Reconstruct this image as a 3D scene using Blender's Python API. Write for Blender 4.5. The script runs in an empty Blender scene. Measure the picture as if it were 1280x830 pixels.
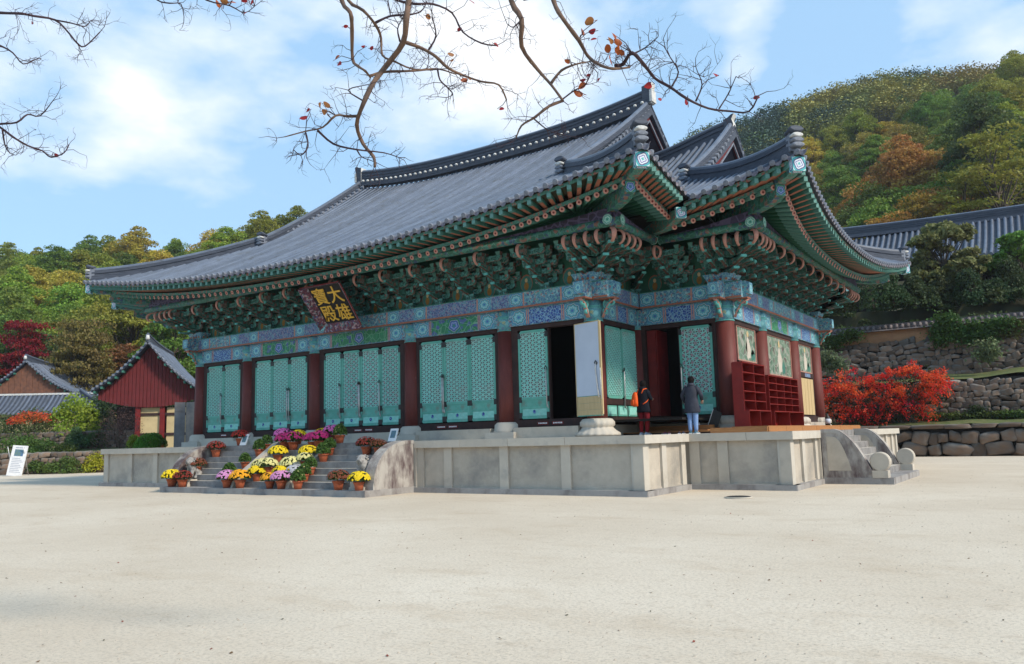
import bpy, math, random
import numpy as np
from mathutils import Matrix, Vector, Euler, noise as mnoise
random.seed(7)
R = math.radians
PI = math.pi
scene = bpy.context.scene
COL = scene.collection

# ------------------------------------------------------------------ camera, sky, sun, exposure
CAMP = Vector((12.789, -23.806, 1.70))
CR = Vector((0.82585783, 0.5632746, -0.02608767))
CU = Vector((0.09520244, -0.0936839, 0.99103977))
CF = Vector((-0.55578354, 0.82094156, 0.1309947))
cd = bpy.data.cameras.new('camera')
cam = bpy.data.objects.new('camera', cd)
COL.objects.link(cam)
cam.matrix_world = Matrix(((CR.x, CU.x, -CF.x, CAMP.x), (CR.y, CU.y, -CF.y, CAMP.y), (CR.z, CU.z, -CF.z, CAMP.z), (0, 0, 0, 1)))
cd.sensor_width = 36
cd.lens = 1006.1 / 1280 * 36
cd.clip_start = 0.1
cd.clip_end = 3000
scene.camera = cam

SUN_EL, SUN_AZ = R(38), R(92)      # azimuth measured from +Y towards +X
sdir = Vector((math.sin(SUN_AZ) * math.cos(SUN_EL), math.cos(SUN_AZ) * math.cos(SUN_EL), math.sin(SUN_EL)))
sl = bpy.data.lights.new('sun', 'SUN')
sl.energy = 3.3
sl.angle = R(7)
sl.color = (1.0, 0.90, 0.76)
so = bpy.data.objects.new('sun', sl)
COL.objects.link(so)
so.rotation_euler = sdir.to_track_quat('Z', 'Y').to_euler()

world = bpy.data.worlds.new('World')
scene.world = world
world.use_nodes = True
wn, wl = world.node_tree.nodes, world.node_tree.links
wn.clear()
wout = wn.new('ShaderNodeOutputWorld')
bg = wn.new('ShaderNodeBackground')
bg.inputs['Strength'].default_value = 0.15
sky = wn.new('ShaderNodeTexSky')
sky.sky_type = 'NISHITA'
sky.sun_disc = False
sky.sun_elevation = SUN_EL
sky.sun_rotation = SUN_AZ
sky.altitude = 200
sky.air_density = 1.0
sky.dust_density = 1.6
sky.ozone_density = 2.0
tc = wn.new('ShaderNodeTexCoord')
nz = wn.new('ShaderNodeTexNoise')
nz.inputs['Scale'].default_value = 3.2
nz.inputs['Detail'].default_value = 7
nz.inputs['Roughness'].default_value = 0.55
mp = wn.new('ShaderNodeMapping')
mp.inputs['Scale'].default_value = (1, 1, 2.2)
mp.inputs['Location'].default_value = (0.35, 0.2, 0.0)
wl.new(tc.outputs['Generated'], mp.inputs['Vector'])
wl.new(mp.outputs['Vector'], nz.inputs['Vector'])


def wmath(op, a, b=None, clamp=False):
    n = wn.new('ShaderNodeMath')
    n.operation = op
    n.use_clamp = clamp
    for i, x in enumerate((a, b)):
        if x is None:
            continue
        if isinstance(x, (int, float)):
            n.inputs[i].default_value = x
        else:
            wl.new(x, n.inputs[i])
    return n.outputs[0]


def raydir(px, py):
    return (CF + (px - 640) / 1006.1 * CR - (py - 415) / 1006.1 * CU).normalized()


cover = None                        # cloud banks: direction, angular width, amount
for px, py, wd, amt in ((215, -15, 0.12, 0.20), (370, 40, 0.10, 0.19), (520, 105, 0.08, 0.13), (660, 30, 0.11, 0.17), (165, 108, 0.045, 0.17),
                        (1210, 10, 0.13, 0.24), (945, 15, 0.05, 0.15), (935, 85, 0.035, 0.13), (560, 20, 0.10, 0.14), (-200, -100, 0.3, 0.2), (1500, 250, 0.3, 0.15), (700, -400, 0.3, 0.2)):
    d = raydir(px, py)
    vm = wn.new('ShaderNodeVectorMath')
    vm.operation = 'DISTANCE'
    nrm = wn.new('ShaderNodeVectorMath')
    nrm.operation = 'NORMALIZE'
    wl.new(tc.outputs['Generated'], nrm.inputs[0])
    wl.new(nrm.outputs[0], vm.inputs[0])
    vm.inputs[1].default_value = d
    q = wmath('DIVIDE', vm.outputs['Value'], wd)
    q = wmath('MULTIPLY', q, q)
    q = wmath('MULTIPLY', q, -1.0)
    e = wmath('EXPONENT', q)
    e = wmath('MULTIPLY', e, amt)
    cover = e if cover is None else wmath('ADD', cover, e)
cl = wmath('ADD', nz.outputs['Fac'], cover)
cl = wmath('SUBTRACT', cl, 0.64)
cl = wmath('MULTIPLY', cl, 4.5, clamp=True)
sm = wmath('MULTIPLY', cl, 0.93)
mx = wn.new('ShaderNodeMix')
mx.data_type = 'RGBA'
wl.new(sm, mx.inputs[0])
veil = wn.new('ShaderNodeMix')          # thin bright haze over the blue
veil.data_type = 'RGBA'
veil.inputs[0].default_value = 0.72
wl.new(sky.outputs[0], veil.inputs[6])
veil.inputs[7].default_value = (2.35, 3.9, 5.6, 1)
wl.new(veil.outputs[2], mx.inputs[6])
mx.inputs[7].default_value = (5.9, 6.0, 6.1, 1)
wl.new(mx.outputs[2], bg.inputs['Color'])
wl.new(bg.outputs[0], wout.inputs['Surface'])

scene.view_settings.view_transform = 'Standard'
scene.view_settings.look = 'None'
scene.view_settings.gamma = 1
scene.view_settings.use_curve_mapping = False
scene.view_settings.exposure = 0.45
scene.render.engine = 'CYCLES'
scene.cycles.max_bounces = 6
scene.cycles.transparent_max_bounces = 6

# ------------------------------------------------------------------ materials
MATS = {}


def nm(name):
    m = bpy.data.materials.new(name)
    m.use_nodes = True
    n = m.node_tree
    b = n.nodes['Principled BSDF']
    MATS[name] = m
    return m, n, b


def N(n, t, **kw):
    x = n.nodes.new(t)
    for k, v in kw.items():
        if k.startswith('i_'):
            x.inputs[k[2:].replace('_', ' ')].default_value = v
        else:
            setattr(x, k, v)
    return x


def mixc(n, fac, a, b):
    m = n.nodes.new('ShaderNodeMix')
    m.data_type = 'RGBA'
    for i, v in ((0, fac), (6, a), (7, b)):
        if isinstance(v, (int, float)):
            m.inputs[i].default_value = v
        elif isinstance(v, tuple):
            m.inputs[i].default_value = (*v, 1)
        else:
            n.links.new(v, m.inputs[i])
    return m.outputs[2]


def fmath(n, op, a, b=None, clamp=False):
    m = n.nodes.new('ShaderNodeMath')
    m.operation = op
    m.use_clamp = clamp
    for i, x in enumerate((a, b)):
        if x is None:
            continue
        if isinstance(x, (int, float)):
            m.inputs[i].default_value = x
        else:
            n.links.new(x, m.inputs[i])
    return m.outputs[0]


def plain(name, c1, c2=None, scale=3.0, rough=0.8, bump=0.0, bscale=20.0, stain=None, stscale=1.2, stlow=0.5, metal=0.0, spec=0.3, jitter=0.0, world=False, stretch=None):
    """two-tone weathered surface: c1/c2 mixed by noise, optional stains, fine bump, per-object brightness jitter"""
    m, n, b = nm(name)
    c2 = c2 or tuple(x * 0.8 for x in c1)
    if world:
        g = N(n, 'ShaderNodeNewGeometry')
        co = g.outputs['Position']
    else:
        t = N(n, 'ShaderNodeTexCoord')
        co = t.outputs['Object']
    if stretch:
        mpn = N(n, 'ShaderNodeMapping')
        mpn.inputs['Scale'].default_value = stretch
        n.links.new(co, mpn.inputs['Vector'])
        co = mpn.outputs['Vector']
    no = N(n, 'ShaderNodeTexNoise', i_Scale=scale, i_Detail=6.0, i_Roughness=0.6)
    n.links.new(co, no.inputs['Vector'])
    r = N(n, 'ShaderNodeMapRange')
    r.inputs[1].default_value, r.inputs[2].default_value = 0.32, 0.68
    n.links.new(no.outputs['Fac'], r.inputs[0])
    col = mixc(n, r.outputs[0], c1, c2)
    if stain:
        ns = N(n, 'ShaderNodeTexNoise', i_Scale=stscale, i_Detail=8.0, i_Roughness=0.65)
        n.links.new(co, ns.inputs['Vector'])
        rs = N(n, 'ShaderNodeMapRange')
        rs.inputs[1].default_value, rs.inputs[2].default_value = stlow, stlow + 0.22
        n.links.new(ns.outputs['Fac'], rs.inputs[0])
        col = mixc(n, rs.outputs[0], col, stain)
    if jitter:
        oi = N(n, 'ShaderNodeObjectInfo')
        v = fmath(n, 'MULTIPLY_ADD', oi.outputs['Random'], 2 * jitter)
        n.nodes[-1].inputs[2].default_value = 1 - jitter
        hs = N(n, 'ShaderNodeHueSaturation')
        n.links.new(col, hs.inputs['Color'])
        n.links.new(v, hs.inputs['Value'])
        col = hs.outputs[0]
    n.links.new(col, b.inputs['Base Color'])
    b.inputs['Roughness'].default_value = rough
    b.inputs['Metallic'].default_value = metal
    b.inputs['Specular IOR Level'].default_value = spec
    if bump:
        nb = N(n, 'ShaderNodeTexNoise', i_Scale=bscale, i_Detail=4.0)
        n.links.new(co, nb.inputs['Vector'])
        bp = N(n, 'ShaderNodeBump', i_Strength=bump, i_Distance=0.02)
        n.links.new(nb.outputs['Fac'], bp.inputs['Height'])
        n.links.new(bp.outputs[0], b.inputs['Normal'])
    return m


def ornate(name, bgc, cols, scale=9.0, rough=0.7, line=(0.5, 0.55, 0.6), lw=0.05):
    """painted ornament (dancheong): cells of colour with pale outlines"""
    m, n, b = nm(name)
    t = N(n, 'ShaderNodeTexCoord')
    v = N(n, 'ShaderNodeTexVoronoi', i_Scale=scale)
    n.links.new(t.outputs['Object'], v.inputs['Vector'])
    cr = N(n, 'ShaderNodeValToRGB')
    cr.color_ramp.interpolation = 'CONSTANT'
    e = cr.color_ramp.elements
    e[0].color = (*bgc, 1)
    e[0].position = 0
    e[1].color = (*cols[0], 1)
    e[1].position = 0.45
    for k, c in enumerate(cols[1:]):
        x = e.new(0.45 + 0.5 * (k + 1) / len(cols))
        x.color = (*c, 1)
    sx = N(n, 'ShaderNodeSeparateColor')
    n.links.new(v.outputs['Color'], sx.inputs[0])
    n.links.new(sx.outputs[0], cr.inputs[0])
    ve = N(n, 'ShaderNodeTexVoronoi', i_Scale=scale * 0.55)
    ve.feature = 'DISTANCE_TO_EDGE'
    n.links.new(t.outputs['Object'], ve.inputs['Vector'])
    f = fmath(n, 'LESS_THAN', ve.outputs['Distance'], lw)
    f = fmath(n, 'MULTIPLY', f, 0.8)
    c = mixc(n, f, cr.outputs[0], line)
    n.links.new(c, b.inputs['Base Color'])
    b.inputs['Roughness'].default_value = rough
    return m


def lotus(name, c0, c1, c2, c3, petals=8):
    """round lotus motif in the unit UV square of its face"""
    m, n, b = nm(name)
    uv = N(n, 'ShaderNodeUVMap')
    s = N(n, 'ShaderNodeSeparateXYZ')
    n.links.new(uv.outputs[0], s.inputs[0])
    x = fmath(n, 'SUBTRACT', s.outputs[0], 0.5)
    y = fmath(n, 'SUBTRACT', s.outputs[1], 0.5)
    r = fmath(n, 'SQRT', fmath(n, 'ADD', fmath(n, 'MULTIPLY', x, x), fmath(n, 'MULTIPLY', y, y)))
    a = fmath(n, 'ARCTAN2', y, x)
    p = fmath(n, 'MULTIPLY', fmath(n, 'SINE', fmath(n, 'MULTIPLY', a, float(petals))), 0.035)
    rr = fmath(n, 'ADD', r, p)
    cr = N(n, 'ShaderNodeValToRGB')
    cr.color_ramp.interpolation = 'CONSTANT'
    e = cr.color_ramp.elements
    e[0].position = 0
    e[0].color = (*c3, 1)
    e[1].position = 0.09
    e[1].color = (*c1, 1)
    for pos, c in ((0.2, c2), (0.26, c1), (0.36, (0.02, 0.03, 0.06)), (0.40, c2), (0.44, c0), (0.58, c1), (0.64, c3)):
        k = e.new(pos)
        k.color = (*c, 1)
    n.links.new(rr, cr.inputs[0])
    n.links.new(cr.outputs[0], b.inputs['Base Color'])
    b.inputs['Roughness'].default_value = 0.7
    return m


def leafmat(name, vary=0.35, trans=0.35):
    """foliage whose colour comes from each object's own colour, varied over the crown"""
    m, n, b = nm(name)
    oi = N(n, 'ShaderNodeObjectInfo')
    g = N(n, 'ShaderNodeTexCoord')
    no = N(n, 'ShaderNodeTexNoise', i_Scale=0.7, i_Detail=3.0)
    n.links.new(g.outputs['Object'], no.inputs['Vector'])
    no2 = N(n, 'ShaderNodeTexWhiteNoise')
    no2.noise_dimensions = '3D'
    sn = N(n, 'ShaderNodeVectorMath', operation='SNAP')
    sn.inputs[1].default_value = (0.35, 0.35, 0.35)
    n.links.new(g.outputs['Object'], sn.inputs[0])
    n.links.new(sn.outputs[0], no2.inputs[0])
    v = fmath(n, 'ADD', fmath(n, 'MULTIPLY', no.outputs['Fac'], 1.6 * vary), fmath(n, 'MULTIPLY', no2.outputs['Value'], vary))
    v = fmath(n, 'ADD', v, 1 - 1.25 * vary)
    h = fmath(n, 'ADD', fmath(n, 'MULTIPLY', no.outputs['Fac'], 0.10), 0.45)
    hs = N(n, 'ShaderNodeHueSaturation')
    n.links.new(oi.outputs['Color'], hs.inputs['Color'])
    n.links.new(v, hs.inputs['Value'])
    n.links.new(h, hs.inputs['Hue'])
    n.links.new(hs.outputs[0], b.inputs['Base Color'])
    b.inputs['Roughness'].default_value = 0.6
    b.inputs['Specular IOR Level'].default_value = 0.25
    tr = N(n, 'ShaderNodeBsdfTranslucent')
    n.links.new(hs.outputs[0], tr.inputs['Color'])
    mxs = N(n, 'ShaderNodeMixShader')
    mxs.inputs[0].default_value = trans
    n.links.new(b.outputs[0], mxs.inputs[1])
    n.links.new(tr.outputs[0], mxs.inputs[2])
    n.links.new(mxs.outputs[0], n.nodes['Material Output'].inputs['Surface'])
    return m


G1, G2 = (0.035, 0.13, 0.10), (0.05, 0.18, 0.145)
plain('tile', (0.085, 0.105, 0.145), (0.12, 0.145, 0.19), 1.8, 0.5, 0.25, 30, stain=(0.075, 0.082, 0.09), stscale=1.6, stlow=0.52, spec=0.35, jitter=0.18)
plain('tile_dark', (0.035, 0.045, 0.065), (0.07, 0.08, 0.105), 2, 0.7, 0.3, 25, stretch=(1, 1, 8))
plain('tile_end', (0.12, 0.135, 0.17), (0.19, 0.21, 0.25), 8, 0.6, 0.4, 40)
plain('tile_face', (0.20, 0.19, 0.21), (0.09, 0.08, 0.11), 14, 0.7, 0.4, 50)
plain('plaster', (0.62, 0.62, 0.60), (0.42, 0.42, 0.40), 6, 0.8, 0.3, 30)
plain('red_column', (0.10, 0.022, 0.018), (0.14, 0.032, 0.026), 2.5, 0.6, 0.15, 30, stain=(0.30, 0.20, 0.17), stscale=5, stlow=0.66, stretch=(3, 3, 0.6))
plain('dark_wood', (0.045, 0.022, 0.018), (0.025, 0.014, 0.014), 4, 0.75, 0.2, 30)
plain('red_wood', (0.17, 0.012, 0.010), (0.11, 0.008, 0.008), 3, 0.55, 0.15, 20)
plain('red_gable', (0.125, 0.014, 0.016), (0.09, 0.011, 0.012), 3, 0.65, 0.15, 20)
plain('shelf_red', (0.21, 0.012, 0.008), (0.15, 0.008, 0.006), 3, 0.5, 0.1, 20)
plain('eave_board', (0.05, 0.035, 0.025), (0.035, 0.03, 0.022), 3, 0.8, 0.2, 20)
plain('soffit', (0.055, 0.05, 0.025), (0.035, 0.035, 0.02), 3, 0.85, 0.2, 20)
plain('green_paint', G1, G2, 10, 0.65, 0.1, 30)
plain('green_dark', (0.018, 0.085, 0.05), (0.022, 0.11, 0.065), 10, 0.65)
plain('teal_light', (0.12, 0.42, 0.38), (0.07, 0.30, 0.29), 15, 0.6)
plain('pink', (0.46, 0.24, 0.19), (0.36, 0.17, 0.13), 12, 0.65)
plain('salmon', (0.33, 0.13, 0.075), (0.24, 0.08, 0.05), 12, 0.65)
plain('stone', (0.51, 0.46, 0.38), (0.43, 0.385, 0.32), 1.6, 0.85, 0.35, 60, stain=(0.28, 0.265, 0.245), stscale=0.9, stlow=0.54, jitter=0.06)
plain('stone_panel', (0.47, 0.42, 0.345), (0.39, 0.345, 0.285), 3.0, 0.9, 0.6, 55, stain=(0.25, 0.235, 0.21), stscale=0.7, stlow=0.50, jitter=0.06)
plain('stone_pale', (0.50, 0.465, 0.40), (0.43, 0.395, 0.34), 2.0, 0.85, 0.3, 60, stain=(0.33, 0.29, 0.23), stscale=1.2, stlow=0.58)
plain('stone_stained', (0.32, 0.31, 0.295), (0.26, 0.245, 0.235), 2.5, 0.85, 0.4, 50, stain=(0.10, 0.08, 0.08), stscale=0.8, stlow=0.50, stretch=(1.2, 1.2, 0.8))
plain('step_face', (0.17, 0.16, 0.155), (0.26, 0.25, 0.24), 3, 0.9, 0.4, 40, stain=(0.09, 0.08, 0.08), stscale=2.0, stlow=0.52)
plain('cheek_stone', (0.40, 0.375, 0.34), (0.31, 0.285, 0.26), 2.2, 0.88, 0.5, 45, stain=(0.10, 0.07, 0.07), stscale=1.1, stlow=0.42, stretch=(1, 1.6, 0.7))
plain('deck_wood', (0.42, 0.20, 0.07), (0.30, 0.12, 0.04), 3, 0.5, 0.15, 20, stretch=(1, 8, 8))
plain('plain_wood', (0.52, 0.40, 0.22), (0.44, 0.33, 0.17), 2, 0.6, 0.15, 20, stretch=(8, 8, 1))
plain('paper', (0.50, 0.56, 0.66), (0.46, 0.52, 0.62), 2, 0.8)
plain('door_green', (0.085, 0.33, 0.265), (0.14, 0.40, 0.335), 5, 0.7, 0.2, 30, stain=(0.17, 0.20, 0.17), stscale=3, stlow=0.54, jitter=0.08)
plain('lattice_green', (0.18, 0.50, 0.44), (0.28, 0.60, 0.54), 10, 0.7, stain=(0.34, 0.32, 0.29), stscale=1.6, stlow=0.54, jitter=0.10)
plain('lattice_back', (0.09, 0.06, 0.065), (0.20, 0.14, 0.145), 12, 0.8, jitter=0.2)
plain('rosette', (0.42, 0.30, 0.33), (0.30, 0.22, 0.26), 20, 0.7)
plain('metal', (0.55, 0.55, 0.55), (0.40, 0.40, 0.40), 10, 0.4, metal=0.6)
plain('iron', (0.03, 0.03, 0.03), None, 10, 0.5)
plain('black', (0.008, 0.008, 0.008), None, 3, 0.6)
plain('black_in', (0.012, 0.010, 0.009), None, 3, 0.9)  # near-black colour standing in for the darkness inside the hall
plain('gold', (0.70, 0.42, 0.05), (0.60, 0.34, 0.04), 6, 0.45)
plain('white_text', (0.75, 0.75, 0.75), None, 5, 0.6)
plain('bark', (0.10, 0.075, 0.055), (0.05, 0.04, 0.03), 4, 0.9, 0.5, 20, world=False)
plain('bark_pale', (0.19, 0.115, 0.075), (0.085, 0.06, 0.05), 9, 0.85, 0.4, 30)
plain('twig', (0.06, 0.035, 0.04), (0.035, 0.022, 0.03), 9, 0.85)
plain('terracotta', (0.40, 0.105, 0.045), (0.32, 0.08, 0.035), 6, 0.75, 0.1, 30)
plain('wall_cream', (0.50, 0.40, 0.22), (0.42, 0.33, 0.18), 1.5, 0.85, stain=(0.30, 0.22, 0.12), stscale=1.5, stlow=0.6)
plain('earth_wall', (0.36, 0.20, 0.10), (0.25, 0.13, 0.07), 1.0, 0.95, 0.6, 12, stain=(0.16, 0.12, 0.08), stscale=1.2, stlow=0.52)
plain('mortar', (0.045, 0.04, 0.035), (0.03, 0.028, 0.024), 3, 0.95, 0.5, 12)
plain('rock', (0.20, 0.18, 0.155), (0.085, 0.078, 0.07), 1.3, 0.9, 0.9, 7, stain=(0.22, 0.125, 0.07), stscale=0.35, stlow=0.50, jitter=0.50)
plain('grass', (0.06, 0.10, 0.025), (0.14, 0.13, 0.05), 2.5, 0.95, 0.8, 12)
plain('blossom_core', (0.45, 0.28, 0.03), None, 5, 0.7)
ornate('paint_blue', (0.06, 0.17, 0.26), ((0.08, 0.27, 0.32), (0.24, 0.38, 0.41), (0.05, 0.09, 0.20), (0.09, 0.27, 0.25), (0.26, 0.14, 0.14)), 15, line=(0.19, 0.38, 0.41), lw=0.05)
ornate('paint_violet', (0.07, 0.10, 0.24), ((0.09, 0.20, 0.32), (0.22, 0.17, 0.24), (0.04, 0.06, 0.17), (0.11, 0.25, 0.31)), 17, line=(0.20, 0.26, 0.34), lw=0.06)
ornate('paint_net', (0.02, 0.05, 0.24), ((0.03, 0.08, 0.32), (0.04, 0.14, 0.36), (0.02, 0.04, 0.16)), 19, line=(0.22, 0.40, 0.50), lw=0.08)
ornate('paint_green', (0.02, 0.16, 0.075), ((0.03, 0.21, 0.10), (0.03, 0.18, 0.09), (0.06, 0.10, 0.25)), 7, line=(0.16, 0.36, 0.24), lw=0.03)
ornate('paint_edge', (0.50, 0.30, 0.30), ((0.10, 0.14, 0.40), (0.55, 0.50, 0.50), (0.36, 0.10, 0.08), (0.10, 0.30, 0.40)), 16, line=(0.5, 0.45, 0.45))
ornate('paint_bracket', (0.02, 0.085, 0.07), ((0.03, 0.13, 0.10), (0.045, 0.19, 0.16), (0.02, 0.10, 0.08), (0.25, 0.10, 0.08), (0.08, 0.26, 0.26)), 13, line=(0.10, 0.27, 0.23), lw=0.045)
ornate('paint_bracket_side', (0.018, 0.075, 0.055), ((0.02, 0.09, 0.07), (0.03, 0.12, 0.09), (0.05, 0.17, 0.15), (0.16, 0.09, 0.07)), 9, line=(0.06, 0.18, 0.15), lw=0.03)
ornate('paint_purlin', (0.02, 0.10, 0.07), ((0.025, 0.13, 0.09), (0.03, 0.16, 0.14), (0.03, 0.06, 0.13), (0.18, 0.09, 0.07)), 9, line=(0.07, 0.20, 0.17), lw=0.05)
ornate('paint_wedge', (0.02, 0.016, 0.035), ((0.03, 0.022, 0.055), (0.04, 0.03, 0.07)), 7, line=(0.085, 0.07, 0.14), lw=0.09)
ornate('paint_fascia', (0.04, 0.145, 0.115), ((0.05, 0.18, 0.14), (0.05, 0.16, 0.13), (0.24, 0.10, 0.08)), 12, line=(0.10, 0.24, 0.20), lw=0.04)
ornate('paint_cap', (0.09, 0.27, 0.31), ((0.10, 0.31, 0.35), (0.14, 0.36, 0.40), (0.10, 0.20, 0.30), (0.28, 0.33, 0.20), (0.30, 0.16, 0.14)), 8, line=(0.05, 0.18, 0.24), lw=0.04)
ornate('mural', (0.10, 0.17, 0.12), ((0.13, 0.20, 0.14), (0.19, 0.22, 0.17), (0.06, 0.12, 0.08), (0.09, 0.07, 0.06), (0.26, 0.26, 0.22)), 5.0, line=(0.24, 0.28, 0.24), lw=0.05)
ornate('board_frame', (0.07, 0.015, 0.03), ((0.24, 0.23, 0.27), (0.05, 0.06, 0.16), (0.16, 0.03, 0.04), (0.05, 0.14, 0.14), (0.30, 0.20, 0.20)), 15, line=(0.14, 0.05, 0.07), lw=0.05)
ornate('shade_board', (0.22, 0.02, 0.10), ((0.25, 0.24, 0.26), (0.10, 0.10, 0.28)), 10)
lotus('lotus_teal', (0.07, 0.22, 0.34), (0.10, 0.36, 0.42), (0.34, 0.50, 0.52), (0.05, 0.14, 0.34))
lotus('lotus_green', (0.02, 0.17, 0.09), (0.05, 0.13, 0.36), (0.30, 0.35, 0.50), (0.03, 0.20, 0.10), 5)
lotus('square_flower', (0.05, 0.35, 0.36), (0.55, 0.60, 0.66), (0.10, 0.09, 0.30), (0.06, 0.38, 0.38), 4)
lotus('disc_flower', (0.05, 0.28, 0.20), (0.10, 0.38, 0.30), (0.45, 0.48, 0.45), (0.03, 0.12, 0.10), 6)
leafmat('foliage')
leafmat('foliage_soft', 0.28, 0.4)
plain('leaf_core', (0.02, 0.03, 0.012), (0.03, 0.035, 0.015), 3, 0.9)
plain('old_plank', (0.20, 0.085, 0.05), (0.10, 0.05, 0.035), 3, 0.85, 0.3, 12)


def m_(*names):
    return [MATS[x] for x in names]


# ------------------------------------------------------------------ mesh builder and object helpers
class MB:
    def __init__(s):
        s.v, s.f, s.m, s.uv, s.smooth = [], [], [], {}, set()

    def vert(s, p):
        s.v.append(tuple(p))
        return len(s.v) - 1

    def face(s, idx, m=0, uv=None, smooth=False):
        s.f.append(tuple(idx))
        s.m.append(m)
        if uv:
            s.uv[len(s.f) - 1] = uv
        if smooth:
            s.smooth.add(len(s.f) - 1)

    def quad(s, pts, m=0, uv=None):
        s.face([s.vert(p) for p in pts], m, uv)

    def box(s, x0, x1, y0, y1, z0, z1, m=0, side=None, M=None, taper=0.0, uvs=None):
        """side: dict of '-x','+x','-y','+y','-z','+z' -> material index; taper shrinks the bottom"""
        side = side or {}
        t = taper
        cx, cy = (x0 + x1) / 2, (y0 + y1) / 2
        P = []
        for z in (z0, z1):
            k = 1 - t if z == z0 else 1
            for (x, y) in ((x0, y0), (x1, y0), (x1, y1), (x0, y1)):
                P.append(Vector((cx + (x - cx) * k, cy + (y - cy) * k, z)))
        if M is not None:
            P = [M @ p for p in P]
        i = [s.vert(p) for p in P]
        U = [(0, 0), (1, 0), (1, 1), (0, 1)]
        for key, fc in (('-z', (3, 2, 1, 0)), ('+z', (4, 5, 6, 7)), ('-y', (0, 1, 5, 4)), ('+x', (1, 2, 6, 5)), ('+y', (2, 3, 7, 6)), ('-x', (3, 0, 4, 7))):
            s.face([i[k] for k in fc], side.get(key, m), U)

    def tube(s, pts, rad, n=8, m=0, caps=True, capm=None, smooth=True):
        """tapered tube through points"""
        pts = [Vector(p) for p in pts]
        if isinstance(rad, (int, float)):
            rad = [rad] * len(pts)
        rings = []
        up = None
        for k, p in enumerate(pts):
            d = (pts[min(k + 1, len(pts) - 1)] - pts[max(k - 1, 0)])
            if d.length < 1e-9:
                d = Vector((0, 0, 1))
            d.normalize()
            if up is None:
                up = Vector((0, 0, 1)) if abs(d.z) < 0.9 else Vector((1, 0, 0))
            a = d.cross(up)
            if a.length < 1e-6:
                a = d.orthogonal()
            a.normalize()
            b = a.cross(d)
            up = b
            rings.append([s.vert(p + (a * math.cos(2 * PI * j / n) + b * math.sin(2 * PI * j / n)) * rad[k]) for j in range(n)])
        for k in range(len(rings) - 1):
            for j in range(n):
                s.face((rings[k][j], rings[k][(j + 1) % n], rings[k + 1][(j + 1) % n], rings[k + 1][j]), m, smooth=smooth)
        if caps:
            cm = m if capm is None else capm
            s.face(rings[0][::-1], cm)
            s.face(rings[-1], cm)

    def lathe(s, prof, n=16, m=0, c=(0, 0, 0), smooth=True, wob=None, ms=None, a0=0, a1=2 * PI):
        """prof: (r, z) from bottom to top"""
        full = abs(a1 - a0 - 2 * PI) < 1e-6
        cnt = n if full else n + 1
        rings = []
        for (r, z) in prof:
            rg = []
            for j in range(cnt):
                a = a0 + (a1 - a0) * j / n
                rr = r * (wob(a, z) if wob else 1)
                rg.append(s.vert((c[0] + rr * math.cos(a), c[1] + rr * math.sin(a), c[2] + z)))
            rings.append(rg)
        for k in range(len(rings) - 1):
            mm = ms[k] if ms else m
            for j in range(n):
                j2 = (j + 1) % cnt
                s.face((rings[k][j], rings[k][j2], rings[k + 1][j2], rings[k + 1][j]), mm, smooth=smooth)
        if full:
            s.face(rings[0][::-1], ms[0] if ms else m)
            s.face(rings[-1], ms[-1] if ms else m)

    def prism(s, poly, a, b, axis='y', m=0, capm=None, M=None):
        """polygon (2-D, ccw) extruded between a and b along an axis; poly in the other two axes"""
        def P(p, t):
            v = {'x': (t, p[0], p[1]), 'y': (p[0], t, p[1]), 'z': (p[0], p[1], t)}[axis]
            return M @ Vector(v) if M is not None else v
        A = [s.vert(P(p, a)) for p in poly]
        B = [s.vert(P(p, b)) for p in poly]
        n = len(poly)
        cm = m if capm is None else capm
        s.face(A[::-1], cm)
        s.face(B, cm)
        for k in range(n):
            s.face((A[k], A[(k + 1) % n], B[(k + 1) % n], B[k]), m)

    def mesh(s, name, mats):
        me = bpy.data.meshes.new(name)
        me.from_pydata(s.v, [], s.f)
        for x in mats:
            me.materials.append(x)
        me.polygons.foreach_set('material_index', s.m)
        if s.smooth:
            sm_ = [False] * len(s.f)
            for k in s.smooth:
                sm_[k] = True
            me.polygons.foreach_set('use_smooth', sm_)
        if s.uv:
            ul = me.uv_layers.new(name='UVMap')
            for fi, uv in s.uv.items():
                ls = me.polygons[fi].loop_start
                for k in range(len(s.f[fi])):
                    ul.data[ls + k].uv = uv[k % len(uv)]
        me.update()
        return me

    def xf(s, M, i0=0):
        for k in range(i0, len(s.v)):
            s.v[k] = tuple(M @ Vector(s.v[k]))
        return s


WM = {}                              # world matrix of each object we made
CH = {}                              # children of each object we made


def link(name, me, parent=None, mat=None, M=None):
    """link a mesh object; M is its WORLD matrix"""
    o = bpy.data.objects.new(name, me)
    COL.objects.link(o)
    M = M if M is not None else Matrix()
    if parent is not None:
        o.parent = parent
        o.matrix_parent_inverse = WM[parent.name].inverted()
        CH.setdefault(parent.name, []).append(o)
    o.matrix_basis = M
    WM[o.name] = M.copy()
    return o


def T(x, y, z, rz=0.0, s=1.0):
    M = Matrix.Translation((x, y, z)) @ Matrix.Rotation(rz, 4, 'Z')
    if s != 1.0:
        M = M @ Matrix.Scale(s, 4)
    return M


def thing(name, label, cat, loc=(0, 0, 0), rz=0.0, group=None):
    o = link(name, None, None, M=T(*loc, rz))
    return tag(o, label, cat, group)


def tag(o, label=None, cat=None, group=None, kind=None):
    if label:
        o['label'] = label
    if cat:
        o['category'] = cat
    if group:
        o['group'] = group
    if kind:
        o['kind'] = kind
    return o


def kids(o):
    return CH.get(o.name, [])


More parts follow.
